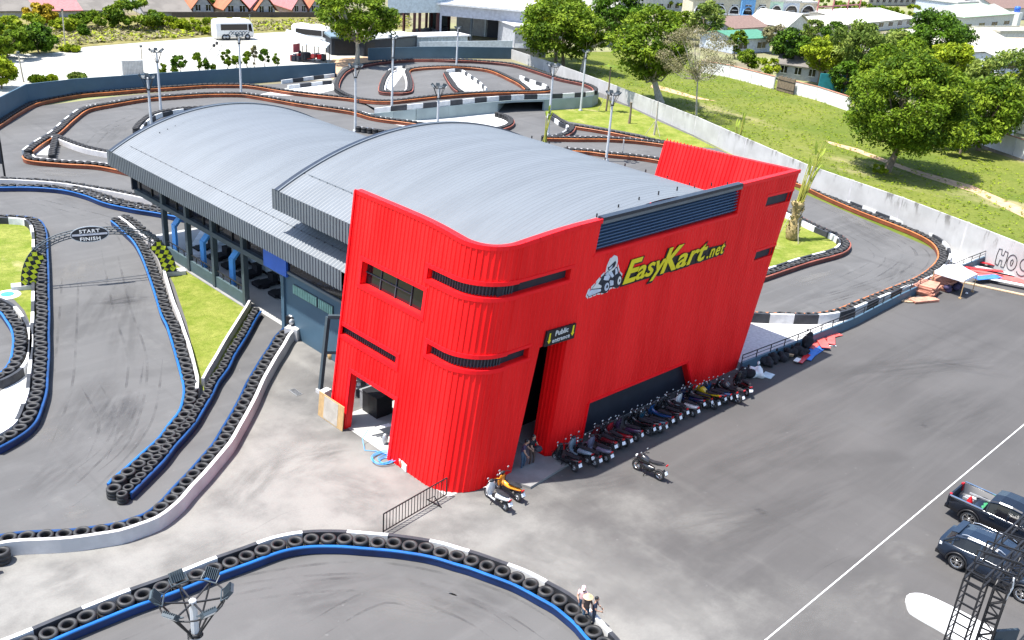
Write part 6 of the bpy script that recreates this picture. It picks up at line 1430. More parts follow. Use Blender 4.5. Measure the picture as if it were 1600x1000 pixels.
# ================================================================== trees
LEAF = dict(
 green=[leafmat('leaf green', (0.105, 0.169, 0.009)), leafmat('leaf mid green', (0.165, 0.230, 0.015)), leafmat('leaf deep green', (0.050, 0.095, 0.006))],
 lime=[leafmat('leaf lime', (0.220, 0.281, 0.012)), leafmat('leaf yellow green', (0.298, 0.349, 0.020)), leafmat('leaf deep lime', (0.132, 0.192, 0.010))],  # third tone is a deeper lime, mixed in at random
 dark=[leafmat('leaf dark', (0.055, 0.113, 0.008)), leafmat('leaf dark mid', (0.088, 0.169, 0.010)), leafmat('leaf blackish', (0.024, 0.056, 0.006))],
 grey=[leafmat('leaf grey green', (0.132, 0.192, 0.030)), leafmat('leaf grey pale', (0.209, 0.259, 0.050)), leafmat('leaf grey dark', (0.077, 0.118, 0.019))],
 bare=[leafmat('leaf dry olive', (.20, .19, .085)), leafmat('leaf dry brown', (.27, .235, .14)), leafmat('leaf dry dark', (.13, .12, .06))],
 autumn=[leafmat('leaf ochre', (0.308, 0.213, 0.013)), leafmat('leaf ochre light', (0.374, 0.281, 0.020)), leafmat('leaf ochre dark', (0.176, 0.135, 0.013))])
def leaves(name, clumps, n, size, mats, parent, loc, squash=.75, up=.35):
    """clumps: list of (centre, radius). small bent leaf quads through each clump's shell"""
    C_ = np.array([c for c, r in clumps]); Rr = np.array([r for c, r in clumps]); wgt = Rr**2; wgt = wgt/wgt.sum()
    idx = rng.choice(len(clumps), n, p=wgt); d = rng.normal(size=(n, 3)); d /= np.linalg.norm(d, axis=1)[:, None]; d[:, 2] = np.where(rng.random(n) < .6, np.abs(d[:, 2]), d[:, 2])
    rad = Rr[idx]*(rng.random(n)**.45); c = C_[idx]+d*rad[:, None]*np.array([1, 1, squash])
    nn = d*.6+rng.normal(size=(n, 3))*.55; nn[:, 2] += up; nn /= np.linalg.norm(nn, axis=1)[:, None]
    t = np.cross(nn, rng.normal(size=(n, 3))); t /= np.linalg.norm(t, axis=1)[:, None]; b = np.cross(nn, t)
    s = size*(.55+.9*rng.random(n))[:, None]
    v = np.empty((n*4, 3)); v[0::4] = c-t*s; v[1::4] = c-b*s*.45-nn*s*.12; v[2::4] = c+t*s; v[3::4] = c+b*s*.45-nn*s*.12
    v -= np.array(loc)
    f = np.arange(n*4).reshape(n, 4)
    me = bpy.data.meshes.new(name); me.vertices.add(n*4); me.vertices.foreach_set('co', v.ravel()); me.loops.add(n*4); me.loops.foreach_set('vertex_index', f.ravel()); me.polygons.add(n)
    me.polygons.foreach_set('loop_start', np.arange(n)*4); me.polygons.foreach_set('loop_total', np.full(n, 4))
    for q in mats: me.materials.append(q)
    cm = rng.choice(3, len(clumps), p=[.45, .3, .25]); mi = np.where(rng.random(n) < .7, cm[idx], rng.integers(0, 3, n)); me.polygons.foreach_set('material_index', mi.astype(np.int32)); me.update(calc_edges=True)
    o = bpy.data.objects.new(name, me); COL.objects.link(o); o.parent = parent; return o
def tree(name, label, base, height, width, kind='green', n=5000, leaf=.28, trunk_h=.25, crown_sq=1., trunk_r=None, nclump=38, bark='bark', group=None, gap=1., off=Vector(), depth=None, cat='tree'):
    base = Vector(base); root = empty(name, base, label, cat, group); pr = random.Random(int(base.x*31+base.y*7)); tr = trunk_r or height*.022
    cz = height*(trunk_h+1)/2; rz = height*(1-trunk_h)/2; rx = width/2; ry = (depth or width)/2
    cl = []
    for k in range(nclump):
        while True:
            p = Vector((pr.uniform(-1, 1), pr.uniform(-1, 1), pr.uniform(-1, 1)))
            if .12 < p.length < 1: break
        p = p.normalized()*p.length**.45
        wz = 1 if p.z > 0 else .85
        taper = 1-.25*max(0, p.z)**2
        r_ = (.20+.16*pr.random())*min(rx, rz*1.2)*gap
        off.z = 0; cl.append((base+off+Vector((p.x*(rx-r_*.6)*taper, p.y*(ry-r_*.6)*taper, cz+p.z*(rz-r_*.5)*wz)), r_))
    leaves('crown', cl, n, leaf, LEAF[kind], root, base)
    q = MB(); top = base+off*.6+Vector((pr.uniform(-.3, .3), pr.uniform(-.3, .3), height*max(.3, trunk_h+.12)))
    q.tube([base, base.lerp(top, .5)+Vector((pr.uniform(-.15, .15), pr.uniform(-.15, .15), 0)), top], [tr*1.5, tr, tr*.8], 9)
    for k in range(0, len(cl), 1 if kind == 'bare' and cat == 'tree' else 3):
        c, r_ = cl[k]; m_ = top.lerp(c, .5)+Vector((0, 0, -.1*height*pr.random())); q.tube([top-Vector((0, 0, pr.random()*height*.08)), m_, c], [tr*.5, tr*.3, tr*.1], 6)
    q.build('trunk', bark, root); return root
def tr_px(label, bpx, tpx, wpx, dx=0, **k):
    b = G(*bpx); h = hgt(*bpx, *tpx); dist = float((np.array(b)-_C)@_F); return tree(k.pop('name', 'broadleaf_tree'), label, b, h, wpx*dist/f_px, off=Vector(_R*dx*dist/f_px), **k)
tr_px('largest tree, broad dense green crown shading the grass field', (1385, 268), (1395, 78), 205, n=42000, leaf=.2, trunk_h=.08, nclump=130, trunk_r=.34, gap=.8, dx=14)
tr_px('green tree with a pale broken trunk beside the concrete wall', (1032, 162), (1022, 8), 135, dx=-28, n=13000, leaf=.28, trunk_h=.14, nclump=66, bark='palebark', trunk_r=.45, gap=.9)
tr_px('sparse brownish tree with bare pale stems on the grass field', (1088, 182), (1086, 34), 128, dx=-14, kind='bare', n=9000, leaf=.11, trunk_h=.34, bark='palebark', trunk_r=.11, nclump=60, gap=.75)
tr_px('bushy light green tree nearest the corner of the concrete wall', (880, 108), (888, -8), 135, dx=-8, kind='green', n=14000, leaf=.3, trunk_h=.02, nclump=75, gap=.95)
tr_px('pale olive tree top behind the bushy tree at the wall corner', (868, 96), (905, -15), 105, kind='lime', n=6500, leaf=.3, trunk_h=.3, nclump=50)
tr_px('dark tree with a hanging crown left of the white houses', (960, 72), (955, -22), 92, kind='dark', n=9000, leaf=.32, trunk_h=.1, nclump=60)
tr_px('rounded olive tree on two thin stems behind the concrete wall', (908, 114), (940, 28), 86, dx=10, kind='green', n=6500, leaf=.25, trunk_h=.35, nclump=40, bark='palebark')
tr_px('spreading tree on a pale trunk beside the dark sheds', (558, 99), (556, -24), 132, kind='green', n=14000, leaf=.25, trunk_h=.22, bark='palebark', nclump=84, trunk_r=.3, gap=.8)
tr_px('mid green tree in front of the pastel terrace houses', (1098, 72), (1100, 0), 62, kind='grey', n=3500, leaf=.3, trunk_h=.2)
tr_px('round bush tree left of the green roofed house', (1148, 92), (1146, 44), 34, kind='green', n=1800, leaf=.28, trunk_h=.15, nclump=22)
tr_px('dry brown tree in front of the pastel terrace', (1206, 84), (1205, 34), 42, kind='bare', n=2200, leaf=.26, trunk_h=.2)
tr_px('deep green tree left of the yellow green one', (1230, 118), (1232, 40), 68, kind='dark', n=7000, leaf=.28, trunk_h=.22, nclump=40)
tr_px('yellow green tree standing behind the white wall', (1278, 132), (1277, 52), 70, kind='lime', n=7500, leaf=.26, trunk_h=.2, nclump=42)
tr_px('grey green tree between the yellow green tree and the largest tree', (1330, 140), (1325, 30), 104, kind='grey', n=9500, leaf=.28, trunk_h=.22, nclump=46)
tr_px('dark green tree crown rising behind the largest tree', (1445, 130), (1450, 10), 122, kind='dark', n=12000, leaf=.3, trunk_h=.2, nclump=55)
tr_px('light olive tree crown right behind the largest tree', (1470, 165), (1470, 58), 84, kind='lime', n=6500, leaf=.28, trunk_h=.25, nclump=40)
tr_px('feathery green tree at the right beside the cream roof', (1548, 205), (1540, 70), 120, kind='grey', n=10000, leaf=.26, trunk_h=.1, nclump=55)
tr_px('bushy green tree below the feathery one at the right edge', (1575, 190), (1580, 118), 80, kind='green', n=4500, leaf=.26, trunk_h=.08, nclump=40)
tr_px('small round tree between the terrace and the largest trees', (1264, 76), (1262, 22), 40, kind='grey', n=2400, leaf=.3, trunk_h=.15, nclump=24)
tr_px('dark bush tree before the cream roof behind the yellow green tree', (1300, 84), (1300, 32), 50, kind='dark', n=2600, leaf=.3, trunk_h=.15, nclump=26)
tr_px('ochre bush among the roofs at the right', (1521, 58), (1521, 42), 28, kind='autumn', n=1100, leaf=.3, trunk_h=.1, nclump=16, name='bush', cat='bush')
tr_px('leafy bush behind the white wall left of the deep green tree', (1168, 112), (1168, 76), 46, kind='green', n=2600, leaf=.24, trunk_h=.1, nclump=26, name='bush', cat='bush')
tr_px('pale green bush behind the white wall near the brown gate', (1200, 122), (1198, 88), 34, kind='lime', n=1500, leaf=.24, trunk_h=.1, nclump=20, name='bush', cat='bush')
tr_px('bush beneath the largest tree at its right side', (1500, 240), (1498, 175), 105, kind='green', n=8000, leaf=.24, trunk_h=.02, nclump=36, name='bush', cat='bush')
tr_px('small bush at the foot of the largest tree', (1372, 272), (1370, 255), 26, kind='lime', n=700, leaf=.2, trunk_h=.02, nclump=12, name='bush', cat='bush')
tr_px('dense green tree filling the gap left of the largest tree', (1372, 165), (1366, 66), 84, kind='green', n=11000, leaf=.26, trunk_h=.1, nclump=60)
tr_px('pale grey green tree before the wide white roof', (1392, 120), (1392, 44), 80, kind='grey', n=7000, leaf=.28, trunk_h=.15, nclump=46)
tr_px('tall green tree left behind the largest crown', (1412, 150), (1408, 52), 92, kind='green', n=9000, leaf=.26, trunk_h=.15, nclump=56)
tr_px('soft green tree merging with the right side of the largest crown', (1528, 235), (1524, 112), 118, kind='green', n=13000, leaf=.25, trunk_h=.05, nclump=70)
tr_px('dark green tree over the teal screen', (1318, 150), (1318, 92), 60, kind='dark', n=5000, leaf=.27, trunk_h=.05, nclump=34)
tr_px('bushy tree hugging the white wall left of the largest tree', (1345, 172), (1345, 115), 52, kind='green', n=4500, leaf=.25, trunk_h=.02, nclump=30)
tr_px('pale green tree by the cream roof at the far right', (1596, 165), (1592, 95), 70, kind='lime', n=5000, leaf=.27, trunk_h=.05, nclump=36)
tr_px('round green tree below the pergola between the roofs', (1252, 104), (1252, 58), 50, kind='green', n=4500, leaf=.28, trunk_h=.1, nclump=34)
tr_px('green tree in front of the cream flat roof', (1342, 104), (1340, 46), 66, kind='green', n=6000, leaf=.28, trunk_h=.1, nclump=44)
tr_px('broad green tree before the wide white roof', (1428, 84), (1424, 34), 66, kind='green', n=5000, leaf=.3, trunk_h=.1, nclump=40)
tr_px('low green trees at the foot of the pastel terrace', (1120, 66), (1120, 36), 56, kind='green', n=3500, leaf=.3, trunk_h=.05, nclump=30)
tr_px('dark green tree left of the pastel terrace', (1062, 60), (1062, 14), 60, kind='green', n=4500, leaf=.3, trunk_h=.1, nclump=36)
tr_px('green tree between the cream roof and the feathery tree', (1500, 130), (1498, 78), 60, kind='green', n=5000, leaf=.27, trunk_h=.05, nclump=36)
tr_px('bushy green tree closing the right edge above the wall', (1610, 205), (1606, 128), 84, kind='green', n=6000, leaf=.26, trunk_h=.02, nclump=44)
# top left scrub
for k, (bp, tp, wd, kd, lab) in enumerate((((62, 84), (45, 36), 56, 'dark', 'dark rounded bush at the edge of the pale yard'), ((12, 90), (8, 34), 90, 'green', 'wide green bush at the upper left edge'), ((2, 138), (2, 85), 50, 'lime', 'yellow green bush at the left edge beside the blue wall'), ((215, 45), (215, -4), 95, 'green', 'tall green bush in the middle of the scrub strip'), ((150, 44), (148, 16), 80, 'green', 'broad bush left of the tall one in the scrub strip'), ((66, 38), (64, 4), 52, 'autumn', 'reddish brown bush in front of the pale roofs'), ((30, 60), (28, 16), 90, 'lime', 'olive bush behind the dark rounded bush'), ((105, 50), (104, 28), 50, 'lime', 'green bush beside the leaning pole in the scrub'), ((262, 46), (262, 26), 70, 'lime', 'olive bush right of the tall bush in the scrub strip'), ((132, 56), (132, 38), 18, 'dark', 'small dark bush on the dry grass strip'), ((312, 50), (312, 28), 70, 'lime', 'low olive bush left of the white coach'), ((60, 128), (60, 119), 24, 'green', 'low bush against the blue wall at the left'), ((82, 127), (82, 118), 14, 'lime', 'small weed bush behind the blue wall'), ((120, 124), (120, 115), 26, 'grey', 'thin weed bush behind the blue wall near the container'), ((110, 80), (110, 72), 30, 'lime', 'low weeds on the rubble at the yard edge'))):
    tr_px(lab, bp, tp, wd, kind=kd, n=int(900+wd*60), leaf=.34, trunk_h=.0, nclump=34, name='bush', cat='bush')
for k, (bp, tp, wd, lab) in enumerate((((282, 114), (284, 83), 20, 'fullest dark green shrub behind the blue wall'), ((273, 115), (273, 101), 8, 'small bright shrub left of the fullest one behind the wall'), ((254, 117), (254, 99), 9, 'small sparse shrub by the container'), ((311, 111), (312, 81), 15, 'tall leafy shrub left of the cable'), ((323, 111), (321, 92), 9, 'dark thin shrub under the cable'), ((334, 110), (334, 101), 6, 'tiny shrub between the taller ones'), ((355, 108), (354, 76), 13, 'upright shrub with a big head left of the slim lamp post'), ((370, 107), (368, 86), 14, 'two headed shrub just left of the slim lamp post'), ((387, 106), (386, 80), 11, 'shrub just right of the slim lamp post'), ((414, 105), (409, 76), 13, 'dark leaning shrub right of the slim lamp post'), ((432, 104), (430, 82), 9, 'last shrub of the row toward the truck'), ((398, 106), (397, 70), 8, 'nearly leafless pale sapling in the shrub row'))):
    tr_px(lab, bp, tp, wd*1.3, kind='bare' if 'leafless' in lab else 'dark' if 'dark' in lab else 'green', n=1100 if wd > 10 else 480, leaf=.25, trunk_h=.1, nclump=14, name='shrub', group='shrubs planted behind the blue wall', cat='shrub', trunk_r=.05)
# scrub texture on the strip and field: tufts
def tufts(name, label, poly_px, n, size, mats, seed):
    P = gp(*poly_px); xs = [p.x for p in P]; ys = [p.y for p in P]; pr = np.random.default_rng(seed); pts = []
    while len(pts) < n:
        p = (pr.uniform(min(xs), max(xs)), pr.uniform(min(ys), max(ys)))
        if inside(p, P): pts.append(p)
    cl = [(np.array((x, y, .02)), size*(1+pr.random())) for x, y in pts]
    o = leaves(name, cl, n*5, size*.8, mats, None, (0, 0, 0), .5, 1.1); tag(o, label, 'grass', None, 'stuff'); o.data.transform(Matrix.Translation((0, 0, .1))); return o
tufts('dry_grass', 'tall dry grass and weeds along the far scrub strip', ((-40, 80), (-40, 40), (150, 44), (340, 36), (640, 26), (640, 42), (500, 44), (400, 49), (300, 57), (140, 68), (70, 78)), 2200, .5, [LEAF['bare'][1], LEAF['lime'][1], LEAF['bare'][0]], 3)
tufts('grass_tuft', 'rough grass tufts scattered over the field', ((850, 108), (1000, 90), (1108, 102), (1205, 126), (1322, 176), (1480, 225), (1600, 275), (1600, 430), (1255, 290), (1085, 206), (935, 138)), 5200, .12, [LEAF['lime'][2], LEAF['lime'][0], LEAF['lime'][0]], 4)
# palms and staked saplings on the lawns
def frond(q, p, d, L_, w_, droop=.3, m=0, n=6):
    d = Vector(d).normalized(); sd = d.cross(Vector((0, 0, 1))); sd = sd.normalized() if sd.length > .05 else Vector((1, 0, 0)); vs = []
    for k in range(n+1):
        t = k/n; c = p+d*L_*t+Vector((0, 0, -droop*L_*t*t)); ww = w_*math.sin(PI*min(1, .12+t*.88))**.7*(1 if k < n else .1); vs += [c-sd*ww-Vector((0, 0, ww*.3)), c, c+sd*ww-Vector((0, 0, ww*.3))]
    q.add(vs, [(3*k+j, 3*k+j+1, 3*k+j+4, 3*k+j+3) for k in range(n) for j in (0, 1)], m, True)
YG = leafmat('leaf stalk yellow green', (.27, .34, .05), .15, .2); STK = mat('palm stalk', (.30, .30, .05), .6); FIB = mat('palm fibre bark', (.30, .23, .10), .9, var=.35, scale=6, bmp=.8, bscale=20)
b = G(1236, 374); pl = empty('bundled_palm', b, 'bundled palm with a thick shaggy trunk on the hairpin lawn by the red wall', 'palm'); H_ = hgt(1236, 374, 1240, 315); T_ = hgt(1236, 374, 1268, 202); q = MB(); pr = random.Random(2)
prof = []
for k in range(15): prof.append((.42+.12*math.sin(k*.5)+.05*(k % 2), H_*k/14))
q.lathe([(.001, 0)]+prof+[(.2, H_+.1), (.001, H_+.1)], b, 14)
for k in range(70): a = pr.uniform(0, 2*PI); z = pr.uniform(.2, H_); q.bar(b+Vector((.45*math.cos(a), .45*math.sin(a), z)), b+Vector((.62*math.cos(a), .62*math.sin(a), z+.35)), .12, .04)
q.build('trunk', FIB, pl); q = MB(); top = b+Vector((1.3, -.6, T_))
for k in range(20):
    a = 2*PI*k/20; s_ = b+Vector((.25*math.cos(a), .25*math.sin(a), H_*.75)); e_ = s_.lerp(top, pr.uniform(.35, .9))+Vector((pr.uniform(-.5, .5), pr.uniform(-.5, .5), 0)); q.tube([s_, s_.lerp(e_, .5), e_], [.05, .045, .025], 6)
q.build('stalk', STK, pl); q = MB()
for k in range(6): a = 2.1*k; frond(q, b.lerp(top, .5+.06*k)+Vector((.2*math.cos(a), .2*math.sin(a), .3)), (.22+.3*math.cos(a), .3*math.sin(a)-.1, 1), 2.2-.15*k, .15, .22)
q.build('frond', YG, pl); q = MB()
for a in (0, 2.1, 4.2): q.bar(b+Vector((1.2*math.cos(a), 1.2*math.sin(a), 0)), b+Vector((.3*math.cos(a), .3*math.sin(a), 2.4)), .05)
q.build('stake', 'palebark', pl)
def stalks(label, bpx, tpx, n, spread, fan=False):
    b = G(*bpx); h = hgt(*bpx, *tpx); r = empty('fan_palm', b, label, 'palm'); pr = random.Random(int(bpx[0])); q = MB(); ends = []
    for k in range(n):
        e = b+Vector((pr.uniform(-1, 1)*spread, pr.uniform(-1, 1)*spread, h*pr.uniform(.6, .92))); q.tube([b+Vector((pr.uniform(-.2, .2), pr.uniform(-.2, .2), 0)), b.lerp(e, .5)+Vector((0, 0, .2)), e], [.07, .06, .03], 6); ends.append(e)
    q.build('stalk', STK, r); q = MB()
    for k, e in enumerate(ends):
        for j in range(3 if fan else 1): frond(q, e, (pr.uniform(-.35, .35), pr.uniform(-.35, .35), 1), h*.2, .11, .15)
    q.build('frond', YG, r); return r
stalks('fan palm with a tied pale tuft beside the underpass', (851, 222), (850, 168), 6, .35, True)
stalks('bundle of tall bare palm stalks behind the red parapet', (1150, 240), (1166, 177), 7, .7)
for bpx, tpx, lab, nm in (((947, 174), (951, 92), 'thin young palm with a small feathery top on the far lawn', 'palm'), ((1022, 211), (1025, 158), 'staked leafless sapling on the far lawn', 'sapling'), ((983, 193), (985, 160), 'short bare palm stump on the far lawn', 'stump')):
    b = G(*bpx); h = hgt(*bpx, *tpx); r = empty('young_tree', b, lab, 'young tree'); q = MB(); q.tube([b, b+Vector((.05, 0, h*.5)), b+Vector((0, .05, h if nm != 'palm' else h*.86))], [.2 if nm == 'stump' else .13, .12, .08 if nm != 'stump' else .16], 8); q.build('trunk', 'bark' if nm != 'sapling' else 'palebark', r)
    q = MB()
    if nm != 'stump':
        for a in (.3, 2.4, 4.5): q.bar(b+Vector((1.1*math.cos(a), 1.1*math.sin(a), 0)), b+Vector((0, 0, h*.45)), .05)
        q.build('stake', 'palebark', r)
    if nm == 'palm':
        q = MB()
        for k in range(9): a = 2*PI*k/9; frond(q, b+Vector((0, 0, h*.84)), (math.cos(a), math.sin(a), .8), 1.3, .2, .5)
        q.build('frond', LEAF['grey'][0], r)
# ================================================================== poles and far vehicles
def util_pole(label, bpx, tpx, r=.09, mt='palebark', arm=False):
    b = G(*bpx); d = G(tpx[0], tpx[1], hgt(*bpx, *tpx)); rt = empty('utility_pole', b, label, 'pole'); q = MB(); q.tube([b, d], [r*1.2, r], 8); q.build('post', mt, rt)
    q = MB(); q.bar(d+Vector((-.7, .5, -.4)), d+Vector((.7, -.5, -.4)), .1) if arm else q.box(d, (.3, .3, .25)); q.build('cross_arm' if arm else 'fitting', 'slate', rt)
for a in (('leaning thin pole in the scrub strip', (102, 72), (97, 15)), ('leaning pole at the left edge of the yard behind the blue wall', (37, 128), (28, 82)), ('camera pole behind the pale container', (222, 96), (220, 72)), ('dark pole right of the white coach', (391, 44), (390, 24)), ('pole beside the sloping tent roof', (517, 70), (517, 40)), ('white street pole at the right edge by the wall', (1581, 212), (1600, 142), .14, 'pole'), ('pale concrete utility pole behind the yellow green tree', (1300, 126), (1306, 72), .14, 'pole', True)): util_pole(*a)
a, b = G(345, 66, .3), G(318, 100, 1.0); q = MB(); q.tube([a.lerp(b, t)+u*(.8-3*(t-.5)**2) for t in (k/12 for k in range(13))], .04, 5)
for t in (.25, .42, .9): q.ell(a.lerp(b, t)+u*(.8-3*(t-.5)**2), (.25, .25, .3), 8, 6)
tag(q.build('cable', 'black'), 'dark sagging cable with weights by the shrubs', 'cable')
def coach(label, apx, bpx, h, name, col, windows, cat, stripe=None):
    a, b = G(*apx), G(*bpx); d = (b-a); L_ = d.length; ang = math.atan2(d.y, d.x); r = empty(name, a, label, cat, None, ang); W_ = 2.5
    q = MB(); prof = [(.35, 0), (.35, 0)]
    def sec(x, k=0., hh=h): return [(x, 0+k, .4), (x, 0, .9), (x, .0, hh*.78), (x, .12, hh-.12), (x, .4, hh), (x, W_-.4, hh), (x, W_-.12, hh-.12), (x, W_, hh*.78), (x, W_, .9), (x, W_, .4)]
    q.loft([sec(.08, .1, h-.15), sec(.3), sec(L_*.5), sec(L_-.7), sec(L_-.15, .1, h-.5), sec(L_, .2, h-1.3)]); q.build('body', col, r, True)
    q = MB(); q.mm((.9, -.03, h*.50), (L_-1.1, .05, h*.80)); q.build('side_window', 'glass', r, True)
    q = MB(); q.add([(L_-.95, -.03, h*.47), (L_-.2, -.03, h*.4), (L_-.45, .0, h*.80), (L_-.95, -.02, h*.80)], [(0, 1, 2, 3)]); q.add([(L_-.12, .25, h-.7), (L_+.02, .25, 1.4), (L_+.02, W_-.25, 1.4), (L_-.12, W_-.25, h-.7)], [(0, 1, 2, 3)]); q.build('windscreen', 'glass', r, True)
    for x in (L_*.22, L_*.30, L_*.83):
        q = MB(); q.lathe([(.2, -.02), (.5, -.02), (.5, .3), (.2, .3)], (x, 0, .5), 20, 0, True, 'Y', True); w_ = q.build('wheel', 'tyredark', r, True); q = MB(); q.lathe([(.001, -.04), (.25, -.04), (.25, .02)], (x, 0, .5), 14, 0, True, 'Y'); q.build('rim', 'steel', w_, True)
    q = MB(); q.mm((1, .5, h), (2.6, 2, h+.15)); q.mm((L_*.55, .5, h), (L_*.75, 2, h+.18)); q.build('roof_unit', col, r, True)
    if stripe:
        q = MB(); pr = random.Random(6)
        for k in range(9): x = L_*.38+k*.38; q.tube([(x+.3*math.cos(t), -.03, 1.15+.28*math.sin(t*1.3+k)) for t in (j*.5 for j in range(7))], .06, 5)
        q.build('side_lettering', 'slate', r, True)
    return r
coach('white coach with dark windows parked on the pale yard', (338, 63), (397, 62), 3.3, 'coach', 'white', 12, 'coach', True)
coach('white and blue bus behind the sloping tent roof', (455, 66), (512, 72), 3.1, 'bus', 'white', 10, 'bus')
# containers, sheds, tent
PKW = mat('pink red cloth', (.42, .09, .12), .7)
def shed(name, label, lpx, rpx, h, depth, wall, roof, slope=.0, cat='shed', over=.3, rt=.14, openfront=None, panels=0):
    a, b = G(*lpx), G(*rpx); d = (b-a).normalized(); n_ = Vector((-d.y, d.x, 0)); L_ = (b-a).length
    if n_.dot(a) < 0: n_ = -n_
    r = empty(name, a, label, cat); q = MB()
    P = [a, b, b+n_*depth, a+n_*depth]; h2 = h+slope
    vs = [(p.x, p.y, 0) for p in P]+[(p.x, p.y, h if k < 2 else h2) for k, p in enumerate(P)]
    q.add(vs, [(0, 1, 5, 4), (1, 2, 6, 5), (2, 3, 7, 6), (3, 0, 4, 7)])
    for k in range(panels): p = a.lerp(b, (k+.5)/panels)-n_*.03; q.bar((p.x, p.y, 0), (p.x, p.y, h-.05), .09, .06)
    q.build('wall', wall, r); q = MB(); o_ = over
    Rf = [a-d*o_-n_*o_, b+d*o_-n_*o_, b+d*o_+n_*(depth+o_), a-d*o_+n_*(depth+o_)]
    zz = [h, h, h2, h2]; vs = [(p.x, p.y, z+.01) for p, z in zip(Rf, zz)]+[(p.x, p.y, z+rt) for p, z in zip(Rf, zz)]
    q.add(vs, [(3, 2, 1, 0), (4, 5, 6, 7)]+[(k, (k+1) % 4, 4+(k+1) % 4, 4+k) for k in range(4)]); q.build('roof', roof, r)
    if openfront:
        for (t0, t1, z0, z1, nm, mt) in openfront:
            p0, p1 = a.lerp(b, t0)-n_*.04, a.lerp(b, t1)-n_*.04; q = MB(); q.loft([[p0+u*z0, p1+u*z0, p1+u*z1, p0+u*z1], [p0+u*z0+n_*.06, p1+u*z0+n_*.06, p1+u*z1+n_*.06, p0+u*z1+n_*.06]], 0, False); q.build(nm, mt, r)
    return r
CONT = mat('pale corrugated container', (.46, .455, .44), .6); GREYW = mat('grey rendered wall', (.30, .31, .33), .7); LAV = mat('lavender grey cladding', (.34, .36, .42), .6); PALEB = mat('pale blue grey cladding', (.42, .47, .49), .6); WROOF = mat('white metal roof', (.56, .56, .56), .5); DKS = mat('dark navy shed cladding', (.012, .018, .028), .6); CREAM = mat('cream wall', (.5, .45, .34), .8)
shed('container', 'pale grey container box behind the blue wall', (192, 118), (225, 116.5), 1.9, 2.4, CONT, CONT, 0, 'container', .02, .05, None, 14)
shed('shed', 'dark navy shed left of the pale trunk', (518, 86), (557, 86), 2.7, 3.5, DKS, mat('blue grey shed roof', (.12, .17, .20), .5), .2, 'shed', .2, .3, ((.12, .92, .1, 2.3, 'shutter', 'black'),))
shed('shed', 'long dark navy shed with a white roof right of the pale trunk', (568, 88), (651, 79), 2.6, 4, DKS, WROOF, .0, 'shed', .35, .2, ((.04, .2, .1, 2.1, 'shutter', 'black'), (.55, .97, .9, 2.3, 'shutter', 'slate')))
shed('shed', 'low pale metal shed with a flat white roof before the warehouse', (628, 79), (730, 75), hgt(680, 77, 680, 58), 4, PALEB, WROOF, .0, 'shed', .4, .25, None, 20)
shed('annexe', 'small grey annexe with a white roof edge beside the warehouse', (803, 76), (846, 76), 4.0, 7, GREYW, WROOF, .2, 'annexe', .3, .2, ((.45, .65, 2.6, 3.0, 'window', 'glass'), (.02, .35, .05, 1.0, 'air_unit', 'white')))
q0 = G(655, 80); q1 = G(800, 76); wallrun('metal_wall', 'pale blue metal wall in front of the warehouse yard', [(655, 80), (800, 77)], 1.6, PALEB)
# tent-roofed stall with dark goods
a, b = G(450, 94), G(512, 98); d = (b-a).normalized(); n_ = Vector((-d.y, d.x, 0)); st = empty('market_stall', a, 'stall with a sloping pale blue canopy over red and dark goods', 'stall')
q = MB(); q.loft([[a+u*4.2-d*.6+n_*3, a+u*3.1-d*.6-n_*1, b+u*2.4-n_*1.2, b+u*2.5+n_*3], [a+u*4.3-d*.6+n_*3, a+u*3.2-d*.6-n_*1, b+u*2.5-n_*1.2, b+u*2.6+n_*3]], 0, False); q.build('canopy', mat('pale blue canopy', (.50, .56, .63), .6), st)
q = MB()
for t in (.4, .7, .98):
    for k in (-1, 2.8): p = a.lerp(b, t)+n_*k; q.bar(p, p+u*2.5, .1)
q.build('post', 'black', st); q = MB(); q.box(a+d*1.2+n_*1+u*1.8, (1.5, .12, 1.3), .3); q.build('red_cloth', PKW, st); q = MB(); pr = random.Random(8)
for k in range(26): q.box(a.lerp(b, pr.uniform(.08, .9))+n_*pr.uniform(-.6, 2)+u*pr.uniform(.3, 1.1), (pr.uniform(.4, 1.1), pr.uniform(.4, .9), pr.uniform(.4, .9)), pr.uniform(0, 1.5), pr.choice((0, 0, 0, 0, 0, 0, 1)))
q.build('goods', ['navy', 'lens_red'], st)
# ================================================================== warehouse
a = G(608, 66); c0 = G(686, 58); wh = empty('warehouse', c0, 'big grey warehouse with a white roof and a wide dark loading bay', 'warehouse')
def slabpx(q, pts, m=0): q.add(pts, [tuple(range(len(pts)))], m)
A0, A1 = G(605, 62), G(686, 60); B1 = G(835, 74); dn = Vector((.66, .75, 0)); hW = hgt(686, 60, 686, 7); zB = hgt(686, 60, 686, 24); zP = hgt(645, 61, 645, 20)
q = MB(); ax1 = (B1-A1).normalized(); back = Vector((-ax1.y, ax1.x, 0)); back = back if back.dot(A1) > 0 else -back
def quadwall(q, p, r_, z0, z1, m=0): q.add([p+u*z0, r_+u*z0, r_+u*z1, p+u*z1], [(0, 1, 2, 3)], m)
W0, W1 = A1, B1
for t0, t1, z0, z1 in ((0, 1, zB, hW), (.70, 1, 0, zB), (.0, .02, 0, zB)): quadwall(q, W0.lerp(W1, t0), W0.lerp(W1, t1), z0, z1)
quadwall(q, W1, W1+back*25, 0, hW); quadwall(q, W0+back*16, W1+back*16, 0, hW)
L0 = A1-Vector((1, 0, 0))*0; L1_ = A0
q.build('wall', LAV, wh); q = MB(); quadwall(q, W0+back*9+ax1*2, W0+back*9+(W1-W0)*.97, 0, zB+.1); q.build('inner_wall', GREYW, wh)
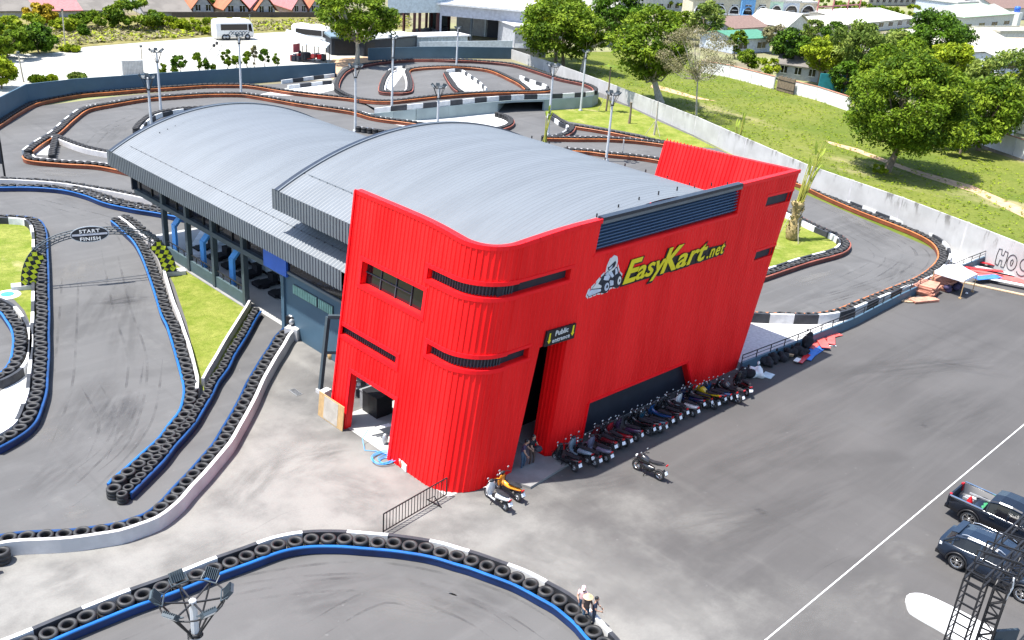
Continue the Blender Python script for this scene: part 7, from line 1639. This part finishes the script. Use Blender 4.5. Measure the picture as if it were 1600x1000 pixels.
q = MB(); p0, p1 = W0+back*8.9+(W1-W0)*.42, W0+back*8.9+(W1-W0)*.62; quadwall(q, p0, p1, 0, 3.6); q.build('loading_door', 'navy', wh)
q = MB(); p0, p1 = W0+back*8.85+(W1-W0)*.40, W0+back*8.85+(W1-W0)*.64; q.bar(p0, p0+u*4, .4); q.bar(p1, p1+u*4, .4); q.bar(p0+u*3.9, p1+u*3.9, .4); q.build('door_frame', PALEB, wh)
for t in (.78, .86):
    q = MB(); p0, p1 = W0+back*8.9+(W1-W0)*t, W0+back*8.9+(W1-W0)*(t+.035); quadwall(q, p0, p1, 1.6, 2.6); q.build('window', 'navy', wh)
for t in (.0, .33): q = MB(); p = W0.lerp(W1, t)+back*.3; q.bar(p, p+u*zB, .35); q.build('column', 'slate', wh); q = MB(); n_ = 40
P4 = [W0-ax1*.5-back*.8, W1+ax1*1-back*.8, W1+ax1+back*26, W0-ax1*.5+back*26]
q.add([p+u*(hW+.05) for p in P4]+[p+u*(hW+.4) for p in P4], [(3, 2, 1, 0), (4, 5, 6, 7)]+[(k, (k+1) % 4, 4+(k+1) % 4, 4+k) for k in range(4)]); q.build('roof', WROOF, wh)
# side canopy hall left of it
q = MB(); lf = (A0-A1); quadwall(q, A1+lf*1.0, A1, zP, hW+4); q.add([A1+u*(hW+4), A0+u*(hW+4), A0+back*20+u*(hW+5), A1+back*20+u*(hW+5)], [(0, 1, 2, 3)]); q.add([A1+u*(zP+.02), A0+u*(zP+.02), A0+back*20+u*(zP+.02), A1+back*20+u*(zP+.02)], [(0, 1, 2, 3)]); quadwall(q, A1, A1+back*20, hW+.4, hW+4.1); q.build('canopy_fascia', PALEB, wh)
q = MB()
for t in (.05, .4, .5, .95):
    for k in (0.3, 10): p = A1+lf*t+back*k; q.bar(p, p+u*zP, .4)
q.build('post', mat('dark red steel post', (.05, .012, .015), .6), wh)
q = MB(); quadwall(q, A1+back*10, A1+lf*.45+back*10, 0, zP); q.build('back_wall', 'slate', wh)
q = MB(); pr = random.Random(12)
for k in range(14): p = A1+lf*pr.uniform(.0, .55)+back*pr.uniform(1, 6); q.box(p+u*.8, (1.6, 1.2, 1.6), pr.random())
tag(q.build('crates', 'navy'), 'dark crates stacked in the shade under the warehouse canopy', 'crates')
# ================================================================== houses
def house(label, lpx, rpx, h, depth, roofh, wall, roof, gable_front=False, cat='house', wins=2, name='house', over=.5, door=True, hip=False):
    a, b = G(*lpx), G(*rpx); d = (b-a).normalized(); n_ = Vector((-d.y, d.x, 0)); L_ = (b-a).length
    if n_.dot(a) < 0: n_ = -n_
    r = empty(name, a, label, cat); q = MB(); P = [a, b, b+n_*depth, a+n_*depth]
    vs = [(p.x, p.y, 0) for p in P]+[(p.x, p.y, h) for p in P]; q.add(vs, [(0, 1, 5, 4), (1, 2, 6, 5), (2, 3, 7, 6), (3, 0, 4, 7)])
    if gable_front: m0, m1 = (a+b)/2+u*(h+roofh), (a+b)/2+n_*depth+u*(h+roofh); q.add([a+u*h, b+u*h, m0], [(0, 1, 2)]); q.add([P[3]+u*h, P[2]+u*h, m1], [(0, 1, 2)])
    elif roofh: m0, m1 = a+n_*depth/2+u*(h+roofh), b+n_*depth/2+u*(h+roofh); q.add([a+u*h, P[3]+u*h, m0], [(0, 1, 2)]); q.add([b+u*h, P[2]+u*h, m1], [(0, 1, 2)])
    q.build('wall', wall, r); q = MB(); o_ = over
    if gable_front: ea, eb = a-d*o_+u*(h-.15), b+d*o_+u*(h-.15); sides = ((ea, m0), (eb, m1)); quads = [[ea-n_*o_, m0-n_*o_+u*.2, m1+n_*o_+u*.2, ea+n_*(depth+o_)], [eb-n_*o_, m0-n_*o_+u*.2, m1+n_*o_+u*.2, eb+n_*(depth+o_)]]
    elif hip: m0, m1 = m0+d*L_*.25, m1-d*L_*.25; quads = [[a-d*o_-n_*o_+u*h, b+d*o_-n_*o_+u*h, m1+u*.2, m0+u*.2], [P[3]-d*o_+n_*o_+u*h, P[2]+d*o_+n_*o_+u*h, m1+u*.2, m0+u*.2], [a-d*o_-n_*o_+u*h, P[3]-d*o_+n_*o_+u*h, m0+u*.2, m0+u*.21], [b+d*o_-n_*o_+u*h, P[2]+d*o_+n_*o_+u*h, m1+u*.2, m1+u*.21]]
    elif roofh: quads = [[a-d*o_-n_*o_+u*(h-.15), b+d*o_-n_*o_+u*(h-.15), m1+d*o_+u*.2, m0-d*o_+u*.2], [P[3]-d*o_+n_*o_+u*(h-.15), P[2]+d*o_+n_*o_+u*(h-.15), m1+d*o_+u*.2, m0-d*o_+u*.2]]
    else: quads = [[a-d*.2-n_*.2+u*(h+.02), b+d*.2-n_*.2+u*(h+.02), P[2]+d*.2+n_*.2+u*(h+.02), P[3]-d*.2+n_*.2+u*(h+.02)]]
    for Q in quads: q.add([p for p in Q]+[p+u*.14 for p in Q], [(0, 1, 2, 3), (4, 5, 6, 7)]+[(k, (k+1) % 4, 4+(k+1) % 4, 4+k) for k in range(4)])
    if not roofh:
        for k in range(4): q.bar(quads[0][k]+u*.25, quads[0][(k+1) % 4]+u*.25, .2, .5)
    q.build('roof', roof, r)
    fl = max(1, int(h/3.1))
    for j in range(fl):
        for k in range(wins):
            p0 = a+d*L_*((k+.28)/wins)-n_*.05; p1 = a+d*L_*((k+.72)/wins)-n_*.05; z = j*h/fl+.9
            q = MB(); q.loft([[p0+u*z, p1+u*z, p1+u*(z+1.2), p0+u*(z+1.2)], [p+n_*.04 for p in (p0+u*z, p1+u*z, p1+u*(z+1.2), p0+u*(z+1.2))]], 0, False); f = q.build('window', 'glass', r)
            q = MB(); mq = (p0+p1)/2-n_*.02
            q.bar(p0+u*(z-.05)-n_*.03, p1+u*(z-.05)-n_*.03, .12); q.bar(p0+u*(z+1.25)-n_*.03, p1+u*(z+1.25)-n_*.03, .1); q.bar(mq+u*z, mq+u*(z+1.2), .07); q.build('frame', 'white', f)
    return r
ROR = mat('orange tile roof', (.30, .11, .055), .8, var=.15, scale=.5); RPK = mat('pink tile roof', (.34, .13, .13), .8, var=.12); RGY = mat('grey beige tile roof', (.135, .122, .107), .85, var=.15, scale=.4); RBR = mat('brown tile roof', (.17, .11, .09), .85); RGR = mat('green roof sheet', (.06, .19, .12), .6); PGR = mat('pale green roof', (.30, .38, .28), .7); PWL = mat('pale pink wall', (.44, .35, .34), .8); LGR = mat('light grey house wall', (.36, .36, .38), .8); PBL = mat('pastel blue wall', (.16, .36, .62), .75); PGN = mat('pastel green wall', (.45, .62, .50), .75); PLB = mat('pale white blue wall', (.46, .5, .56), .75); YEL = mat('yellow apartment wall', (.62, .47, .18), .8); WHH = mat('white house wall', (.5, .49, .46), .8); CRR = mat('cream roof sheet', (.44, .41, .33), .6); PKW = mat('pink sheet', (.62, .16, .22), .6)
# left row: long pale roofs, then small gabled houses behind a dark wall
house('long low house with a grey beige and pink roof at the upper left', (-30, 28), (60, 27), 1.2, 20, 3.0, LGR, RGY, wins=0)
house('long low house with a grey beige roof behind the reddish bush', (62, 27), (130, 26), 1.2, 20, 3.0, LGR, RPK, wins=0)
house('long low house with a pale roof left of the tall bush', (132, 26), (190, 26), 1.2, 20, 3.0, LGR, RGY, wins=0)
house('long low house with a wide grey roof right of the tall bush', (228, 26), (296, 26), 1.0, 22, 3.4, LGR, RGY, wins=0)
for k, (x0, x1, y, rf) in enumerate(((302, 334, 21.5, ROR), (352, 388, 23, ROR), (392, 425, 22, RPK), (402, 430, 23.5, ROR), (458, 480, 22.5, RPK), (484, 508, 22.5, ROR), (512, 535, 23, ROR))):
    house(('gabled house with an orange roof next to the wide grey roof', 'orange roofed gabled house left of the coach', 'pink roofed gabled house above the coach', 'gabled house with an orange roof right of the coach', 'pink roofed gabled house left of the spreading tree', 'orange roofed gabled house touching the spreading tree', 'orange roofed house hidden behind the spreading tree')[k], (x0, y+2.5), (x1, y+2.5), 1.3, 13, 2.7, PWL if rf is RPK else LGR, rf, True, wins=2)
for k, (x0, x1, y, wm) in enumerate(((20, 70, 9, RPK), (85, 150, 7, RPK), (160, 235, 5, ROR), (285, 345, 6, RPK), (420, 480, 8, RGY))):
    house(('row of pink roofs far behind the upper left houses', 'second row of pink roofs far behind the scrub', 'row of orange roofs far behind the tall bush', 'row of pink roofs behind the orange gables', 'grey roofs far behind the pink gabled house')[k], (x0, y), (x1, y), 3, 20, 3, WHH, wm, wins=6)
wallrun('boundary_wall', 'long dark wall in front of the gabled houses', [(268, 27), (400, 26.5), (535, 26.5), (640, 26)], 1.0, mat('dark brown block wall', (.09, .07, .06), .9))
# pastel terrace
for k, (x0, x1, y0, y1, wm, h) in enumerate(((1078, 1107, 41, 43, CREAM, 6.5), (1107, 1132, 43, 44, CREAM, 7.5), (1132, 1153, 44, 45, CREAM, 7.2), (1153, 1174, 45.5, 46.5, PBL, 7.6), (1174, 1197, 44, 44.5, CREAM, 7.4), (1197, 1218, 42, 42, PGN, 6.4), (1218, 1244, 41, 41, PLB, 6.2), (1244, 1270, 41, 41, CREAM, 6.0))):
    r = house(('cream terrace house at the left end of the pastel row', 'cream terrace house with a tall attic in the pastel row', 'cream terrace house with an arch left of the blue one', 'bright blue terrace house with an arched window', 'cream terrace house right of the blue one', 'pale green terrace house in the pastel row', 'white blue terrace house in the pastel row', 'plain cream house at the right end of the pastel row')[k], (x0, y0), (x1, y1), h, 12, 0, wm, WHH, wins=1, name='terrace_house')
    a, b = G(x0, y0), G(x1, y1); d = (b-a).normalized(); n_ = Vector((d.y, -d.x, 0)); n_ = n_ if n_.dot(a) < 0 else -n_; c = (a+b)/2; W_ = (b-a).length
    q = MB(); P = [c+n_*.12+d*(W_*.38*math.cos(t))+u*(3.6+1.9*math.sin(t)) for t in (PI*j/12 for j in range(13))]; q.add(P, [tuple(range(13))]); q.build('arch_window', 'glass', r)
    q = MB()
    for j in range(12): q.bar(P[j]+n_*.05, P[j+1]+n_*.05, .25)
    q.bar(c+n_*.4+d*W_*.42+u*3.4, c+n_*.4-d*W_*.42+u*3.4, .8, .35); q.build('balcony', 'white' if wm is not PBL else PBL, r)
house('small house with a green sheet roof behind the white wall', (1144, 84), (1202, 81), 3.0, 9, .7, PLB, RGR, wins=2)
house('long house with a brown roof behind the green roofed house', (1140, 66), (1195, 62), 3, 10, 1.6, WHH, RBR, wins=3)
house('white gabled house behind the deep green tree', (1225, 66), (1262, 62), 3.5, 10, 2.4, WHH, WHH, True, wins=2)
house('dark house with a grey roof below the yellow green tree', (1212, 120), (1300, 132), 2.4, 7, 1, GREYW, RGY, wins=4)
r = empty('pergola', G(1272, 38), 'reddish brown pergola frame on a white roof', 'pergola'); q = MB(); a, b = G(1272, 42), G(1338, 36)
for z in (5.2, 7.4): q.bar(a+u*z, b+u*z, .3)
for t in (0, .35, .7, 1): p = a.lerp(b, t); q.bar(p, p+u*7.4, .3)
q.build('frame', RPK, r)
house('wide white flat building behind the trees', (1335, 52), (1425, 42), 2.6, 22, 1.2, WHH, WHH, wins=6)
house('cream flat roofed building behind the grey green tree', (1270, 58), (1345, 52), 2.6, 14, 1.0, CREAM, CRR, wins=5)
house('big warehouse with a cream sheet roof at the right', (1478, 104), (1600, 97), 2.6, 22, 3.2, WHH, CRR, wins=5)
house('house with a pale green hipped roof at the right', (1500, 50), (1580, 42), 4, 14, 2.4, WHH, PGR, wins=4, hip=True)
house('brown roofed house right of the pale green hipped roof', (1552, 32), (1612, 30), 4, 14, 3.2, WHH, RBR, wins=3)
house('white house with a dark garage opening at the right edge', (1555, 78), (1630, 76), 4.2, 8, 0, WHH, CRR, wins=2)
house('white building with pink awnings behind the trees at the right', (1490, 30), (1550, 26), 5, 14, 0, PLB, WHH, wins=5)
house('long grey roofed building at the upper right edge', (1550, 25), (1640, 22), 5, 16, 1.5, LGR, RGY, wins=5)
house('pale blue shed at the right edge behind the feathery tree', (1560, 115), (1640, 112), 3.0, 8, .6, PLB, WHH, wins=2)
house('low bungalow with a beige roof at the right edge', (1582, 94), (1640, 94), 3, 8, 1.2, WHH, mat('beige roof', (.50, .38, .26), .8), wins=2)
# distant apartment blocks
for k, (x0, x1, y, h, wm, nw) in enumerate(((1356, 1430, 8, 14, CREAM, 8), (1430, 1495, 8, 14, YEL, 7), (1497, 1525, 9, 13, PLB, 6), (1525, 1556, 9, 13, GREYW, 6), (1556, 1640, 9, 12, CREAM, 7), (1000, 1075, 18, 11, WHH, 6), (965, 1012, 28, 8, WHH, 3))):
    house(('pale cream apartment block on the horizon', 'yellow apartment block on the horizon', 'white blue apartment block on the horizon', 'grey apartment block on the horizon', 'cream apartment block at the upper right corner', 'white block behind the trees left of the terrace', 'white house with pink blossom between the trees')[k], (x0, y), (x1, y), h, 16, 0, wm, WHH, wins=nw, name='apartment_block', cat='apartment block')
for k, (x, y, w_, kd) in enumerate(((1380, 22, 60, 'green'), (1430, 22, 70, 'lime'), (1340, 16, 50, 'green'), (1230, 14, 90, 'green'), (1185, 8, 80, 'dark'), (1290, 12, 70, 'green'), (1480, 26, 40, 'grey'), (330, 12, 20, 'green'), (285, 9, 18, 'lime'), (1050, 10, 60, 'lime'))):
    tr_px(('far round green tree before the cream block', 'far olive tree before the yellow block', 'far tree left of the cream block', 'far broad tree behind the pastel terrace', 'far dark tree above the blue terrace house', 'far tree behind the pergola', 'far grey green tree before the white blue block', 'far green tree between the orange gables', 'far olive tree behind the wide grey roof', 'far olive tree left of the pastel terrace')[k], (x, y+6), (x, y-14), w_, kind=kd, n=1500, leaf=.5, trunk_h=.1, nclump=24)
q = MB(); p = G(1583, 40); 
wt = empty('water_tank', p, 'blue water tank on a white stand among the roofs', 'water tank'); q.mm((p.x-1.5, p.y-1.5, 0), (p.x+1.5, p.y+1.5, 4.2)); q.build('stand', 'white', wt); q = MB(); q.lathe([(.001, 4.2), (.9, 4.2), (.95, 5.6), (.7, 6.0), (.001, 6.1)], p, 16); q.build('tank', 'bluepanel', wt)
for px, rz, s, mt, lab in (((1590, 164), .4, (3.2, 2.2), 'bluebar', 'bright blue tarpaulin roof at the right edge'), ((1348, 146), .2, (2.4, 1.6), mat('mint tarp', (.30, .62, .48), .6), 'mint green tarp behind the largest tree'), ((1310, 147), -.35, (7, .2), mat('teal sheet wall', (.02, .22, .24), .6), 'teal sheet screen behind the white wall')):
    p = G(*px); q = MB(); 
    if s[1] < .5: q.box(p+u*1.6, (s[0], s[1], 3.0), math.atan2(-9, 8))
    else:
        q.box(p+u*2.1, (s[0], s[1], .06), rz); [q.bar(p+Vector((sx*s[0]*.4, sy*s[1]*.4, 0)), p+Vector((sx*s[0]*.4, sy*s[1]*.4, 2.1)), .06) for sx in (-1, 1) for sy in (-1, 1)]
    tag(q.build('tarpaulin', mt), lab, 'tarpaulin')
a = G(1530, 196); q = MB(); q.mm((a.x, a.y-9, 0), (a.x+5, a.y+1, 1.6)); q.mm((a.x-.3, a.y-9.3, 1.6), (a.x+5.3, a.y+1.3, 1.8)); tag(q.build('low_shed', CREAM), 'low flat cream shed behind the wall at the right edge', 'shed')
